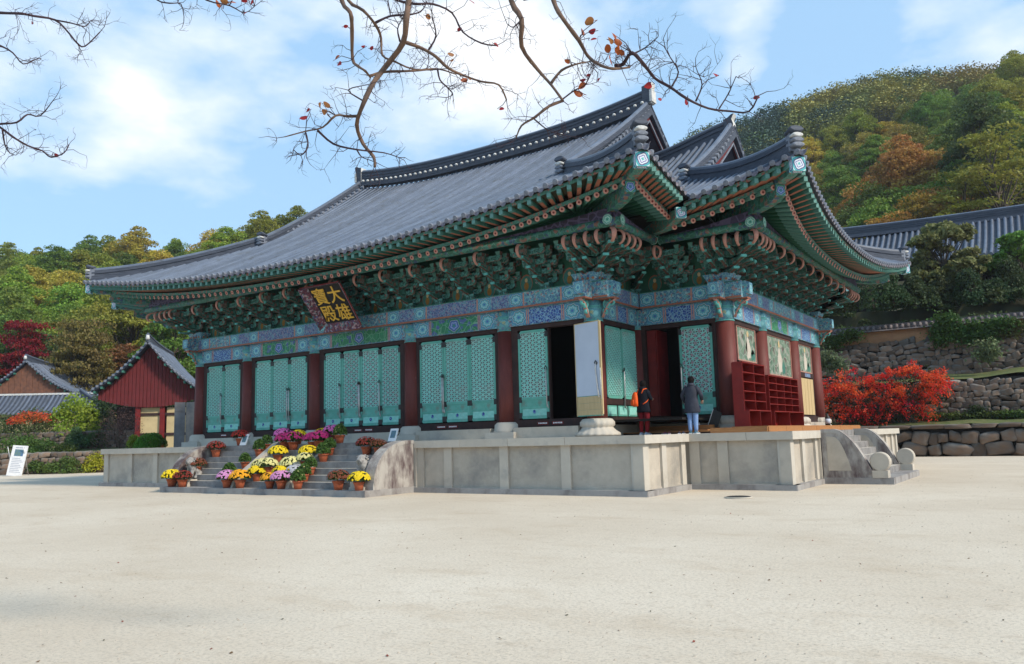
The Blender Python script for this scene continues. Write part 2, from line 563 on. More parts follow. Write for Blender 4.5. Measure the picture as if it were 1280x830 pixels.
def dup(o, M, label=None, group=None, parent=None, color=None):
    """copy a thing with its parts; M = new world matrix of the root"""
    c = o.copy()
    COL.objects.link(c)
    c.parent = parent
    if parent is None:
        c.matrix_basis = M
    WM[c.name] = M.copy()
    if label:
        c['label'] = label
    if group:
        c['group'] = group
    for ch in kids(o):
        _dupc(ch, c, color)
    return c


def _dupc(o, par, color):
    c = o.copy()
    COL.objects.link(c)
    c.parent = par
    if color is not None:
        c.color = color
    for ch in kids(o):
        _dupc(ch, c, color)


def span(name, me, p0, p1, parent, roll_up=Vector((0, 0, 1))):
    """place a unit-length mesh (local +X) between two points"""
    p0, p1 = Vector(p0), Vector(p1)
    d = p1 - p0
    L = d.length
    x = d / L
    y = roll_up.cross(x)
    y.normalize()
    z = x.cross(y)
    M = Matrix(((x.x * L, y.x, z.x, p0.x), (x.y * L, y.y, z.y, p0.y), (x.z * L, y.z, z.z, p0.z), (0, 0, 0, 1)))
    return link(name, me, parent, M=M)


def lerp(a, b, t):
    return a + (b - a) * t

# ------------------------------------------------------------------ ground and hills
def sstep(a, b, x):
    t = min(1, max(0, (x - a) / (b - a)))
    return t * t * (3 - 2 * t)


FH = Vector((CF.x, CF.y)).normalized()
RH = Vector((CR.x, CR.y)).normalized()


def polar(x, y):
    dx, dy = x - CAMP.x, y - CAMP.y
    return dx * FH.x + dy * FH.y, dx * RH.x + dy * RH.y       # forward distance, lateral offset


def xy_of(D, px):
    L = (px - 640) / 1006.1 * D
    return CAMP.x + FH.x * D + RH.x * L, CAMP.y + FH.y * D + RH.y * L


def terrain(x, y):
    D, L = polar(x, y)
    if D < 5:
        return -2.0
    px = 640 + 1006.1 * L / D
    # left hill
    tl = -1.5 + max(0, D - 74) * 0.30 + max(0, D - 96) * 0.10
    tl = min(tl, 31 + 9 * sstep(150, 420, px) + (D - 165) * 0.02)
    tl = tl + 0.10 * max(0, min(D, 165) - 110) * sstep(200, 380, px)
    # right: terrace then steep hill then mountain
    yy = y + 0.02 * x
    slope = lerp(0.40, 0.53, sstep(1050, 1300, px))
    tr = -2.0 + 12.2 * sstep(36.6, 38.6, yy) if yy < 38.6 else 10.2
    if yy >= 62:
        h = min(yy - 62, 43) * slope + max(0, yy - 105) * lerp(0.60, 0.50, sstep(1100, 1300, px))
        top = 87 + 9 * sstep(900, 1060, px) - 4 * sstep(1120, 1280, px)
        if h > top - 8.8:
            h = top - 8.8 + (h - top + 8.8) * 0.02
        tr = 10.2 + h
    # hidden middle joins the two
    w = sstep(640, 900, px)
    tm = lerp(tl, tr, w)
    return tm + 0.8 * mnoise.noise((x * 0.06, y * 0.06, 0)) * sstep(74, 90, D)


def terrain_mesh():
    Ds = [28 + i * 2.0 for i in range(60)] + [148 + i * 8 for i in range(40)]
    pxs = [-700 + i * 22 for i in range(115)]
    vs, fs = [], []
    for D in Ds:
        for px in pxs:
            x, y = xy_of(D, px)
            vs.append((x, y, terrain(x, y) if (px < 470 or px > 880) and -650 < px < 1800 else -2 + max(0, terrain(x, y)) * sstep(75, 95, D)))
    n = len(pxs)
    for i in range(len(Ds) - 1):
        for j in range(n - 1):
            a = i * n + j
            fs.append((a, a + 1, a + n + 1, a + n))
    me = bpy.data.meshes.new('hillside')
    me.from_pydata(vs, [], fs)
    me.polygons.foreach_set('use_smooth', [True] * len(fs))
    return me


plain('forest_floor', (0.055, 0.045, 0.022), (0.035, 0.045, 0.018), 0.35, 0.95, 0.9, 2.5, stain=(0.09, 0.06, 0.03), stscale=0.2, stlow=0.52, world=True)
me = terrain_mesh()
me.materials.append(MATS['forest_floor'])
tag(link('hillside', me), kind='structure')

# sandy court: one sheet to the horizon, brown patches and dark flecks in its material
m, n, b = nm('court_sand')
g = N(n, 'ShaderNodeNewGeometry')
n1 = N(n, 'ShaderNodeTexNoise', i_Scale=0.16, i_Detail=7.0, i_Roughness=0.6)
n2 = N(n, 'ShaderNodeTexNoise', i_Scale=4.5, i_Detail=9.0, i_Roughness=0.8)
n3 = N(n, 'ShaderNodeTexNoise', i_Scale=26.0, i_Detail=4.0, i_Roughness=0.8)
n4 = N(n, 'ShaderNodeTexNoise', i_Scale=0.5, i_Detail=6.0, i_Roughness=0.7)
mpn = N(n, 'ShaderNodeMapping')
mpn.inputs['Scale'].default_value = (0.8, 1.5, 1)
mpn.inputs['Rotation'].default_value = (0, 0, R(-34))
n.links.new(g.outputs['Position'], mpn.inputs['Vector'])
for x in (n1, n2, n3):
    n.links.new(g.outputs['Position'], x.inputs['Vector'])
n.links.new(mpn.outputs[0], n4.inputs['Vector'])


def mr(n, v, a, b_, c=0.0, d=1.0):
    r = N(n, 'ShaderNodeMapRange')
    r.inputs[1].default_value, r.inputs[2].default_value, r.inputs[3].default_value, r.inputs[4].default_value = a, b_, c, d
    n.links.new(v, r.inputs[0])
    return r.outputs[0]


c = mixc(n, mr(n, n1.outputs['Fac'], 0.38, 0.66), (0.555, 0.472, 0.365), (0.645, 0.567, 0.455))
c = mixc(n, mr(n, n4.outputs['Fac'], 0.52, 0.72, 0, 0.55), c, (0.46, 0.36, 0.25))
c = mixc(n, mr(n, n2.outputs['Fac'], 0.53, 0.70, 0, 0.65), c, (0.40, 0.32, 0.235))
c = mixc(n, mr(n, n3.outputs['Fac'], 0.48, 0.68, 0, 0.8), c, (0.34, 0.295, 0.235))
n.links.new(c, b.inputs['Base Color'])
b.inputs['Roughness'].default_value = 0.95
b.inputs['Specular IOR Level'].default_value = 0.1
hsum = fmath(n, 'ADD', fmath(n, 'MULTIPLY', n2.outputs['Fac'], 1.0), fmath(n, 'MULTIPLY', n3.outputs['Fac'], 0.35))
bp = N(n, 'ShaderNodeBump', i_Strength=0.55, i_Distance=0.03)
n.links.new(hsum, bp.inputs['Height'])
n.links.new(bp.outputs[0], b.inputs['Normal'])
mb = MB()
k = 24
for i in range(k):
    for j in range(k):
        s0 = 1800 / k
        x0, y0 = -900 + i * s0, -900 + j * s0
        mb.quad([(x0, y0, 0), (x0 + s0, y0, 0), (x0 + s0, y0 + s0, 0), (x0, y0 + s0, 0)])
tag(link('ground', mb.mesh('ground', m_('court_sand'))), kind='structure')

# scattered pebbles that catch light on the sand
mb = MB()
rg = random.Random(3)
for i in range(1500):
    D = 3.5 + 26 * rg.random() ** 1.4
    x, y = xy_of(D, rg.uniform(-20, 1300))
    if y > -6.5 and x < 7 and y > -3.5 * 0 - 5.6:
        continue
    s_ = rg.uniform(0.004, 0.016) * (1 + D * 0.02)
    a = rg.uniform(0, 6)
    p = [(x + s_ * math.cos(a + t), y + s_ * math.sin(a + t), 0.0) for t in (0, 1.9, 3.3, 4.9)]
    ids = [mb.vert(q_) for q_ in p]
    tp = mb.vert((x, y, s_ * 0.7))
    for j in range(4):
        mb.face((ids[j], ids[(j + 1) % 4], tp))
plain('pebble', (0.48, 0.42, 0.34), (0.32, 0.27, 0.21), 1.3, 0.9, world=True)
tag(link('pebbles', mb.mesh('pebbles', m_('pebble'))), 'loose small pebbles scattered over the sandy court', 'pebbles', kind='stuff')

# fallen leaves and dry crumbs
mb = MB()
rg = random.Random(9)
for i in range(420):
    D = 4 + 26 * rg.random() ** 1.2
    x, y = xy_of(D, rg.uniform(-20, 1300))
    if y > -6.2 and x < 9:
        continue
    s_ = rg.uniform(0.008, 0.026)
    a = rg.uniform(0, 6)
    P_ = [(x + s_ * math.cos(a), y + s_ * math.sin(a), 0.012), (x - s_ * .5 * math.sin(a), y + s_ * .5 * math.cos(a), rg.uniform(.006, .02)), (x - s_ * math.cos(a), y - s_ * math.sin(a), 0.006), (x + s_ * .5 * math.sin(a), y - s_ * .5 * math.cos(a), 0.005)]
    mb.quad(P_, rg.randrange(3))
plain('dry_leaf_brown', (0.16, 0.09, 0.04), None, 3)
plain('dry_leaf_red', (0.22, 0.05, 0.03), None, 3)
plain('dry_leaf_dark', (0.06, 0.06, 0.03), None, 3)
tag(link('fallen_leaves', mb.mesh('fallen_leaves', m_('dry_leaf_brown', 'dry_leaf_red', 'dry_leaf_dark'))), 'small dry leaves and crumbs scattered on the sandy court', 'leaves', kind='stuff')

# round manhole cover set in the sand
t = thing('manhole_cover', 'round grey manhole cover lying flush in the sand right of the corner', 'manhole cover', (5.56, -2.75, 0))
mb = MB()
mb.lathe([(0.36, 0.0), (0.36, 0.03), (0.33, 0.035)], 24, 0, (5.56, -2.75, 0))
link('rim', mb.mesh('rim', m_('stone')), t)
mb = MB()
mb.lathe([(0.315, 0.0), (0.315, 0.036), (0.29, 0.042)], 24, 0, (5.56, -2.75, 0))
link('lid', mb.mesh('lid', m_('iron')), t)

# ------------------------------------------------------------------ stone platform
XW, YD = 3.41, 3.22                 # wing projection and set-back of its front
XL = -21.54
ZP = 1.70
plat = thing('stone_platform', 'long grey granite platform carrying the painted main hall', 'platform', (-10.77, 9, 0))


def plat_face(A, rz, L, posts, cap=True, mats=('stone', 'stone_panel'), ends=(1, 1)):
    """one wall of the platform in local coordinates: x along, -y outward; A = start corner of the cap edge"""
    M = T(A[0], A[1], 0, rz)
    mb = MB()
    mb.box(0.06 - ends[0] * 0.10, L - 0.06 + ends[1] * 0.10, -0.02, 0.6, 0, 0.16)
    link('base_slab', mb.mesh('base_slab', m_('stone_stained')), plat, M=M)
    # cap stones, each its own piece
    x = -0.0
    rg = random.Random(int(L * 100))
    first = True
    while x < L - 0.05:
        w = min(rg.uniform(1.5, 2.2), L - x)
        if L - x - w < 0.7:
            w = L - x
        x1 = x + w
        mb = MB()
        g = 0.006
        o = 0.004 * rg.random()
        mb.box(x + (0 if first else g), x1 - g * (x1 < L), -o, 0.9, ZP - 0.24, ZP)
        link('cap_stone', mb.mesh('cap_stone', m_('stone_pale' if rz else 'stone')), plat, M=M)
        x = x1
        first = False
    for k, px_ in enumerate(posts):
        mb = MB()
        mb.box(px_ - 0.16, px_ + 0.16, 0.115, 0.5, 0.16, ZP - 0.24)
        link('post', mb.mesh('post', m_('stone_pale' if rz else 'stone')), plat, M=M)
        if k + 1 < len(posts):
            mb = MB()
            a_, b_ = px_ + 0.163, posts[k + 1] - 0.163
            mb.box(a_, b_, 0.19, 0.5, 0.16, ZP - 0.24)
            mb.box(a_, b_, 0.16, 0.19, 0.16, 0.20)
            link('wall_panel', mb.mesh('wall_panel', m_('stone_panel')), plat, M=M)


# front edge, left part and right part of the main stairs
YF = -3.14
plat_face((-24.68, YF), 0, 24.68 - 16.2, [0.30 + i * 1.97 for i in range(4)] + [24.68 - 16.37])
plat_face((-5.3, YF), 0, 3.14 + 5.3, [0.165] + [1.35 + i * 2.23 for i in range(4)][:3] + [3.14 + 5.3 - 0.28])
plat_face((3.14, YF), PI / 2, 3.22, [0.29, 1.55, 3.0])
plat_face((3.14, 0.08), 0, 3.15, [0.1, 1.0, 2.87])
plat_face((6.29, 0.08), PI / 2, 3.26, [0.29, 1.55, 3.10])
plat_face((6.29, 9.0), PI / 2, 9.36, [0.3, 1.8, 3.4, 5.0, 6.6, 8.0, 9.1])
mb = MB()
mb.box(-24.5, 2.8, -2.8, 21.0, 0, ZP - 0.01)
mb.box(2.8, 5.9, 0.3, 18.1, 0, ZP - 0.012)
mb.box(-27.7, -24.5, 0.3, 18.1, 0, ZP - 0.012)
mb.box(5.9, 6.26, 3.30, 8.62, 0, ZP - 0.015)
mb.box(-16.25, -5.25, -3.10, -2.8, 0, ZP - 0.015)
link('fill', mb.mesh('fill', m_('stone')), plat)
mb = MB()
mb.box(-24.62, -24.5, -3.0, 21.0, 0, ZP - 0.02)
mb.box(-27.8, -27.7, 0.3, 18.0, 0, ZP - 0.02)
link('wall', mb.mesh('wall', m_('stone_panel')), plat)


def stair(M, W, cheekw, n=7, run=0.30, d_slab=2.31, ramps=(), balls=False, slab_ext=0.0, lab='', ):
    """stairs in local coordinates: x across 0..W, -y outward from the platform edge at y=0"""
    t = thing('stone_stairs', lab, 'stairs', tuple(M @ Vector((W / 2, -d_slab / 2, 0))))
    rise = (ZP - 0.2) / n
    mb = MB()
    mb.box(-0.0, W, -d_slab, 0.05, 0, 0.2, 0)
    link('ground_slab', mb.mesh('ground_slab', m_('stone_stained')), t, M=M)
    for k in range(1, n):
        y0 = -run * (n - k)
        rg = random.Random(k)
        xs = [cheekw] + sorted([c_ for c_ in ramps]) + [W - cheekw]
        cuts = [cheekw, cheekw + (W - 2 * cheekw) * rg.uniform(0.27, 0.4), cheekw + (W - 2 * cheekw) * rg.uniform(0.6, 0.74), W - cheekw]
        for a_, b_ in zip(cuts[:-1], cuts[1:]):
            mb = MB()
            z1 = 0.2 + rise * k
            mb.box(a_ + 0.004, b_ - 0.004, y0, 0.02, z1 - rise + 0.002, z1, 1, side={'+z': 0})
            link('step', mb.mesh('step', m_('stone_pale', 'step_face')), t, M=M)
    mb = MB()
    mb.box(cheekw, W - cheekw, -0.02, 0.9, ZP - rise, ZP, 1, side={'+z': 0})
    link('step', mb.mesh('step', m_('stone_pale', 'step_face')), t, M=M)
    # curved cheeks
    R0 = run * (n - 1) + 0.12
    for cx in (cheekw / 2, W - cheekw / 2):
        poly = [(0.0, 0.2), (0.0, ZP)]
        if balls:
            for i in range(15):          # S-curve ending in a low foot before the drum stone
                q_ = i / 14
                y = -0.35 - (R0 - 0.55) * q_
                z = 0.42 + (ZP - 0.42) * (1 - q_ ** 1.9) if q_ < 1 else 0.42
                poly.append((y, z))
            poly += [(-(R0 - 0.10), 0.42), (-(R0 - 0.10), 0.2)]
        else:
            for i in range(15):
                a = PI / 2 * i / 14
                poly.append((-0.25 - (R0 - 0.25) * math.sin(a), 0.2 + (ZP - 0.2) * math.cos(a) ** 0.85 if i < 14 else 0.2))
        mb = MB()
        mb.prism(poly[::-1], cx - cheekw / 2 + 0.02, cx + cheekw / 2 - 0.02, 'x', 0)
        ch = link('cheek_wall', mb.mesh('cheek_wall', m_('cheek_stone')), t, M=M)
        if balls:
            for sx_, xx_ in ((-1, cx - cheekw / 2 + 0.02), (1, cx + cheekw / 2 - 0.02)):
                pp_ = [(-0.16, 0.42), (-0.16, 1.50)] + [(-0.38 - (R0 - 1.15) * k_ / 8, 0.42 + 1.06 * (1 - (k_ / 8) ** 1.9)) for k_ in range(9)]
                mb = MB()
                mb.prism(pp_[::-1], min(xx_, xx_ + sx_ * 0.014), max(xx_, xx_ + sx_ * 0.014), 'x', 0)
                link('raised_panel', mb.mesh('raised_panel', m_('stone_panel')), t, M=M)
        # raised coping along the curve
        mb = MB()
        cop = poly[1:-1]
        i0 = []
        for (y, z) in cop:
            i0.append([mb.vert((cx - cheekw / 2, y, z + 0.03)), mb.vert((cx + cheekw / 2, y, z + 0.03)), mb.vert((cx + cheekw / 2, y + 0.05, z - 0.09)), mb.vert((cx - cheekw / 2, y + 0.05, z - 0.09))])
        for a_, b_ in zip(i0[:-1], i0[1:]):
            for j in range(4):
                mb.face((a_[j], a_[(j + 1) % 4], b_[(j + 1) % 4], b_[j]))
        link('coping', mb.mesh('coping', m_('cheek_stone')), t, M=M)
        if balls:
            mb = MB()
            mb.box(cx - 0.2, cx + 0.2, -R0 - 0.28, -R0 + 0.17, 0.2, 0.42)
            mb.xf(Matrix())
            i1 = len(mb.v)
            mb.lathe([(0.27, -0.13), (0.30, -0.10), (0.30, 0.10), (0.27, 0.13)], 24, 0, smooth=False)
            mb.xf(Matrix.Translation((cx, -R0 - 0.06, 0.69)) @ Matrix.Rotation(PI / 2, 4, 'Y'), i1)
            link('drum_stone', mb.mesh('drum_stone', m_('stone')), t, M=M)
    for rx in ramps:
        mb = MB()
        a_ = [(-R0 - 0.12, 0.2), (-R0 - 0.02, 0.45), (0.1, ZP + 0.14), (0.35, ZP + 0.14), (0.35, ZP), (0.0, 0.2)]
        mb.prism(a_, rx - 0.14, rx + 0.14, 'x', 0)
        link('ramp_stone', mb.mesh('ramp_stone', m_('stone')), t, M=M)
    return t


stair(T(-16.2, YF, 0, 0), 10.9, 0.42, ramps=(3.9, 6.9), lab='broad front stone stairs between curved cheek walls, crowded with potted chrysanthemums')
stair(T(6.29, 3.34, 0, PI / 2), 5.2, 0.34, n=7, run=0.25, d_slab=2.05, balls=True, lab='stone side stairs with drum stones on the right side of the platform')
# raised moulding and stained panel on the outer cheek of the side stairs

# ------------------------------------------------------------------ main hall
hall = thing('temple_hall', 'large painted Korean temple hall with curved grey tile roofs on the stone platform', 'temple hall', (-10.77, 9.14, ZP))
COLX = [-21.54, -17.965, -13.49, -8.055, -3.577, 0.0]
COLY = [3.22, 6.92, 11.37, 15.06]
CYM = 9.14
MXC = -10.77
ZC, ZB1, ZB2, ZB3 = 5.52, 5.66, 6.26, 6.84     # cap bottom, beam 1, beam 2
CRAD = 0.33


def column_meshes(lotusb):
    mb = MB()
    mb.tube([(0, 0, 2.2), (0, 0, 3.4), (0, 0, ZC)], [CRAD * 1.03, CRAD, CRAD * 0.94], 20, 0)
    shaft = mb.mesh('shaft', m_('red_column'))
    mb = MB()
    mb.tube([(0, 0, ZC), (0, 0, ZB2 - 0.02)], [CRAD * 0.97, CRAD * 0.92], 20, 0)
    for z in (ZC + 0.015, 5.98, 6.03):
        mb.tube([(0, 0, z - 0.014), (0, 0, z + 0.014)], CRAD * 1.0, 20, 1)
    capm = mb.mesh('painted_capital', m_('paint_cap', 'teal_light'))
    mb = MB()
    if lotusb:
        w = lambda a, z: 1 + (0.045 * abs(math.cos(a * 9)) if z > -0.01 else 0)
        mb.lathe([(0.62, -0.30), (0.74, -0.28), (0.72, -0.20), (0.60, -0.12), (0.52, -0.04), (0.50, 0.0), (0.56, 0.04), (0.56, 0.16), (0.48, 0.26), (0.40, 0.28)], 72, 0, (0, 0, 2.0), wob=lambda a, z: 1 + 0.05 * abs(math.cos(a * 9)))
    else:
        mb.box(-0.62, 0.62, -0.62, 0.62, ZP, 1.92, 0)
        mb.lathe([(0.60, -0.10), (0.52, 0.0), (0.50, 0.18), (0.42, 0.26), (0.38, 0.27)], 24, 0, (0, 0, 2.0))
    base = mb.mesh('base_stone', m_('stone_pale'))
    return shaft, capm, base


CM = {k: column_meshes(k) for k in (True, False)}


def column(x, y, lotusb=False, capital=True):
    s, c_, b_ = CM[lotusb]
    o = link('column', s, hall, M=T(x, y, 0))
    if capital:
        link('painted_capital', c_, o, M=T(x, y, 0))
    link('base_stone', b_, o, M=T(x, y, 0, 0.3 * lotusb))
    return o


for x in COLX:
    column(x, 0, x == 0)
    column(x, 18.28)
column(0, 3.22)
column(XW, 3.22, True)
for y in COLY[1:]:
    column(XW, y, True)
for x in (XL, XL - XW):
    column(x, 3.22)
column(XL - XW, 15.06)


def beam(M, x0, x1, center, c='teal'):
    """painted lintel pair between two columns, in facade coordinates (x along, -y outward)"""
    # lower beam: end lotus, stripes, centre panel
    L = x1 - x0
    y = -0.20
    mb = MB()
    mb.box(x0, x1, y, 0.16, ZB1, ZB2 - 0.005, 0)
    o = link('beam', mb.mesh('beam', m_('paint_blue')), hall, M=M)
    h = ZB2 - ZB1
    ew = min(0.62, L * 0.2)
    mb = MB()
    yy = y - 0.004

    def rect(a, b_, z0, z1, m):
        mb.quad([(a, yy, z0), (b_, yy, z0), (b_, yy, z1), (a, yy, z1)], m, [(0, 0), (1, 0), (1, 1), (0, 1)])
    s_, e_ = x0 + CRAD + 0.05, x1 - CRAD - 0.05
    z0, z1 = ZB1 + 0.03, ZB2 - 0.035
    rect(s_, s_ + ew, z0, z1, 0)
    rect(e_ - ew, e_, z0, z1, 0)
    for a in (s_ + ew + 0.005, e_ - ew - 0.125):
        for j, mm in enumerate((1, 2, 1)):
            rect(a + 0.04 * j, a + 0.04 * (j + 1) - 0.004, z0, z1, mm)
    rect(s_ + ew + 0.14, e_ - ew - 0.14, z0, z1, center)
    if center == 4:
        cxm = (s_ + e_) / 2
        yy -= 0.004
        rect(cxm - 0.28, cxm + 0.28, z0 + 0.02, z1 - 0.02, 5)
    link('painted_panel', mb.mesh('painted_panel', m_('lotus_teal', 'pink', 'paint_violet', 'paint_net', 'paint_green', 'lotus_green')), o, M=M)


def upper_beam(M, x0, x1, bays):
    mb = MB()
    mb.box(x0, x1, -0.36, 0.30, ZB2, ZB3, 0)
    mb.box(x0 - 0.002, x1 + 0.002, -0.40, -0.36, ZB2 + 0.0, ZB2 + 0.055, 1)
    mb.box(x0 - 0.002, x1 + 0.002, -0.385, -0.36, ZB3 - 0.03, ZB3, 2)
    o = link('plate_beam', mb.mesh('plate_beam', m_('paint_blue', 'salmon', 'green_paint')), hall, M=M)
    mb = MB()
    yy = -0.364
    z0, z1 = ZB2 + 0.075, ZB3 - 0.05
    for (a, b_) in bays:
        L = b_ - a
        e = min(0.55, L * 0.17)
        for u0, u1, mm in ((a + 0.42, a + 0.42 + e, 0), (b_ - 0.42 - e, b_ - 0.42, 0), (a + 0.44 + e, a + 0.50 + e, 1), (b_ - 0.50 - e, b_ - 0.44 - e, 1), (a + 0.53 + e, b_ - 0.53 - e, 3 if mm_alt() else 2), (a - 0.38, a + 0.38, 2)):
            mb.quad([(u0, yy, z0), (u1, yy, z0), (u1, yy, z1), (u0, yy, z1)], mm, [(0, 0), (1, 0), (1, 1), (0, 1)])
    link('painted_panel', mb.mesh('painted_panel', m_('lotus_teal', 'pink', 'paint_violet', 'paint_blue')), o, M=M)


_alt = [0]


def mm_alt():
    _alt[0] += 1
    return _alt[0] % 2


FRONT = T(0, 0, 0, 0)
RET = T(0, 0, 0, PI / 2)             # x along +Y at X = 0
WF = T(0, 3.22, 0, 0)
WS = T(XW, 3.22, 0, PI / 2)
LS = T(XL - XW, 15.06, 0, -PI / 2)
LR = T(XL, 3.22, 0, -PI / 2)
LWF = T(XL - XW, 3.22, 0, 0)
for i in range(5):
    beam(FRONT, COLX[i] + (0.002 if i else 0), COLX[i + 1], (3, 4, 4, 4, 3)[i])
beam(RET, 0.37, 3.21, 3)
beam(WF, 0.21, XW, 3)
for a, b_, c in ((0.0, 3.70, 3), (3.702, 8.15, 4), (8.152, 11.84, 3)):
    beam(WS, a + (0.37 if a == 0 else 0), b_, c)
upper_beam(FRONT, XL - 0.55, 0.75, list(zip(COLX[:-1], COLX[1:])))
upper_beam(RET, 0.402, 2.84, [(0, 3.22)])
upper_beam(WF, 0.402, XW + 0.75, [(0, XW)])
upper_beam(WS, 0.402, 11.84 + 0.7, [(0, 3.7), (3.7, 8.15), (8.15, 11.84)])
upper_beam(LR, 0.402, 2.8, [(0, 3.22)])
upper_beam(LWF, -0.5, XW - 0.4, [(0, XW)])
beam(LWF, 0.0, XW - 0.21, 3)
# crossing beam ends and scrolls at the outer corners
for (x, y, dirs) in ((0, 0, ((1, 0), (0, -1))), (XW, 3.22, ((1, 0), (0, -1))), (XW, 15.06, ((1, 0), (0, 1))), (XL, 0, ((-1, 0), (0, -1)))):
    mb = MB()
    for dx, dy in dirs:
        a = math.atan2(dy, dx)
        i0 = len(mb.v)
        poly = [(0.2, 0.0), (0.86, 0.0), (0.86, 0.06), (0.98, 0.10), (0.98, 0.50), (0.86, 0.56), (0.2, 0.56)]
        mb.prism([(p[0], p[1] + ZB2 + 0.01) for p in poly], -0.19, 0.19, 'y', 0, capm=0)
        mb.quad([(0.984, 0.15, ZB2 + 0.11), (0.984, -0.15, ZB2 + 0.11), (0.984, -0.15, ZB2 + 0.5), (0.984, 0.15, ZB2 + 0.5)][::-1], 1, [(0, 0), (1, 0), (1, 1), (0, 1)])
        mb.box(0.2, 0.90, -0.205, 0.205, ZB2 - 0.035, ZB2 + 0.008, 2)
        mb.xf(Matrix.Rotation(a, 4, 'Z'), i0)
    link('beam_end', mb.mesh('beam_end', m_('paint_blue', 'lotus_teal', 'salmon')), hall, M=T(x, y, 0))
    for dx, dy in dirs:
        a = math.atan2(dy, dx)
        mb = MB()
        for (r0, cx, cz, tt) in ((0.15, 0.55, ZB2 - 0.20, 0.030), (0.12, 0.74, ZB2 - 0.14, 0.026), (0.10, 0.48, ZB2 - 0.42, 0.026)):
            pts = [(cx + r0 * (1 - 0.05 * k) * math.cos(0.5 * k + 2.0), 0, cz + r0 * (1 - 0.05 * k) * math.sin(0.5 * k + 2.0)) for k in range(13)]
            mb.tube(pts, tt, 6, 0)
        mb.tube([(0.36, 0, ZC + 0.12), (0.45, 0, ZC + 0.3), (0.62, 0, ZB2 - 0.18), (0.88, 0, ZB2 - 0.04)], 0.035, 6, 1)
        for v_i in range(len(mb.v)):
            v_ = mb.v[v_i]
            mb.v[v_i] = (v_[0], v_[1] * 2.2, v_[2])
        link('scroll_bracket', mb.mesh('scroll_bracket', m_('teal_light', 'pink')), hall, M=T(x, y, 0, a))
    mb = MB()
    mb.box(-0.52, 0.52, -0.52, 0.52, ZB3 + 0.003, ZB3 + 0.30, 0, taper=0.28)
    for s_ in range(4):
        i0 = len(mb.v)
        for k in range(4):
            xx = -0.30 + 0.2 * k
            mb.lathe([(0.045, 0), (0.045, 0.02)], 8, 1)
            j0 = len(mb.v) - 16
            mb.xf(Matrix.Translation((xx, -0.455, ZB3 + 0.10)) @ Matrix.Rotation(PI / 2 + 0.45, 4, 'X'), j0)
        mb.xf(Matrix.Rotation(s_ * PI / 2, 4, 'Z'), i0)
    link('capital_block', mb.mesh('capital_block', m_('paint_blue', 'salmon')), hall, M=T(x, y, 0))

# ---------------- walls, thresholds, doors
def wallbox(name, M, x0, x1, y0, y1, z0, z1, mat, parent=None, **kw):
    mb = MB()
    mb.box(x0, x1, y0, y1, z0, z1, 0, **kw)
    return link(name, mb.mesh(name, m_(mat)), parent or hall, M=M)


def facade(M, xs, yoff=0):
    for a, b_ in zip(xs[:-1], xs[1:]):
        a2, b2 = a + CRAD * 0.75, b_ - CRAD * 0.75
        wallbox('threshold', M, a2, b2, -0.13, 0.15, 2.07, 2.33, 'dark_wood')
        wallbox('lintel', M, a2, b2, -0.13, 0.15, 5.50, ZB1 - 0.004, 'dark_wood')
        wallbox('sill_stone', M, a2 + 0.25, b2 - 0.25, -0.45, 0.2, ZP - 0.001, 2.062, 'stone')


facade(FRONT, COLX)
facade(RET, [0, 3.22])
facade(WF, [0, XW])
facade(WS, [0, 3.70, 8.15, 11.84])
facade(LWF, [0, XW])

# closed rear and far walls, dark inside
wallbox('wall', FRONT, XL, 0, 18.2, 18.36, ZP, ZB3, 'dark_wood')
wallbox('wall', FRONT, 0.2, XW, 15.0, 15.12, ZP, ZB3, 'dark_wood')
wallbox('wall', FRONT, XL - XW, XL - 0.2, 15.0, 15.12, ZP, ZB3, 'dark_wood')
wallbox('wall', FRONT, XL - XW - 0.06, XL - XW + 0.06, 3.4, 14.9, ZP, ZB3, 'red_wood')
wallbox('wall', FRONT, -0.06, 0.06, 15.2, 18.2, ZP, ZB3, 'red_wood')
wallbox('wall', FRONT, XL - 0.06, XL + 0.06, 15.2, 18.2, ZP, ZB3, 'red_wood')
wallbox('wall', FRONT, XL - 0.06, XL + 0.06, 0.3, 3.0, 2.33, ZB3, 'dark_wood')
wallbox('interior_dark_sheet', FRONT, XL + 0.2, 2.9, 5.2, 5.3, ZP, 9.6, 'black_in')  # black sheet standing in for the unlit depth behind the doorways
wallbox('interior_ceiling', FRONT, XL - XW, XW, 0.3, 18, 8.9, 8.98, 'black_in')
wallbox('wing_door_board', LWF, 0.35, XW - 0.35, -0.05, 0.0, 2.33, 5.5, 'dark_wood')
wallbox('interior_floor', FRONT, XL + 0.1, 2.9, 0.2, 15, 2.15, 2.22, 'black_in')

LEAFM = {}
mb = MB()
mb.box(0, 0.11, -0.061, -0.035, 0, 0.20)
HPLATE = mb.mesh('hinge_plate', m_('iron'))


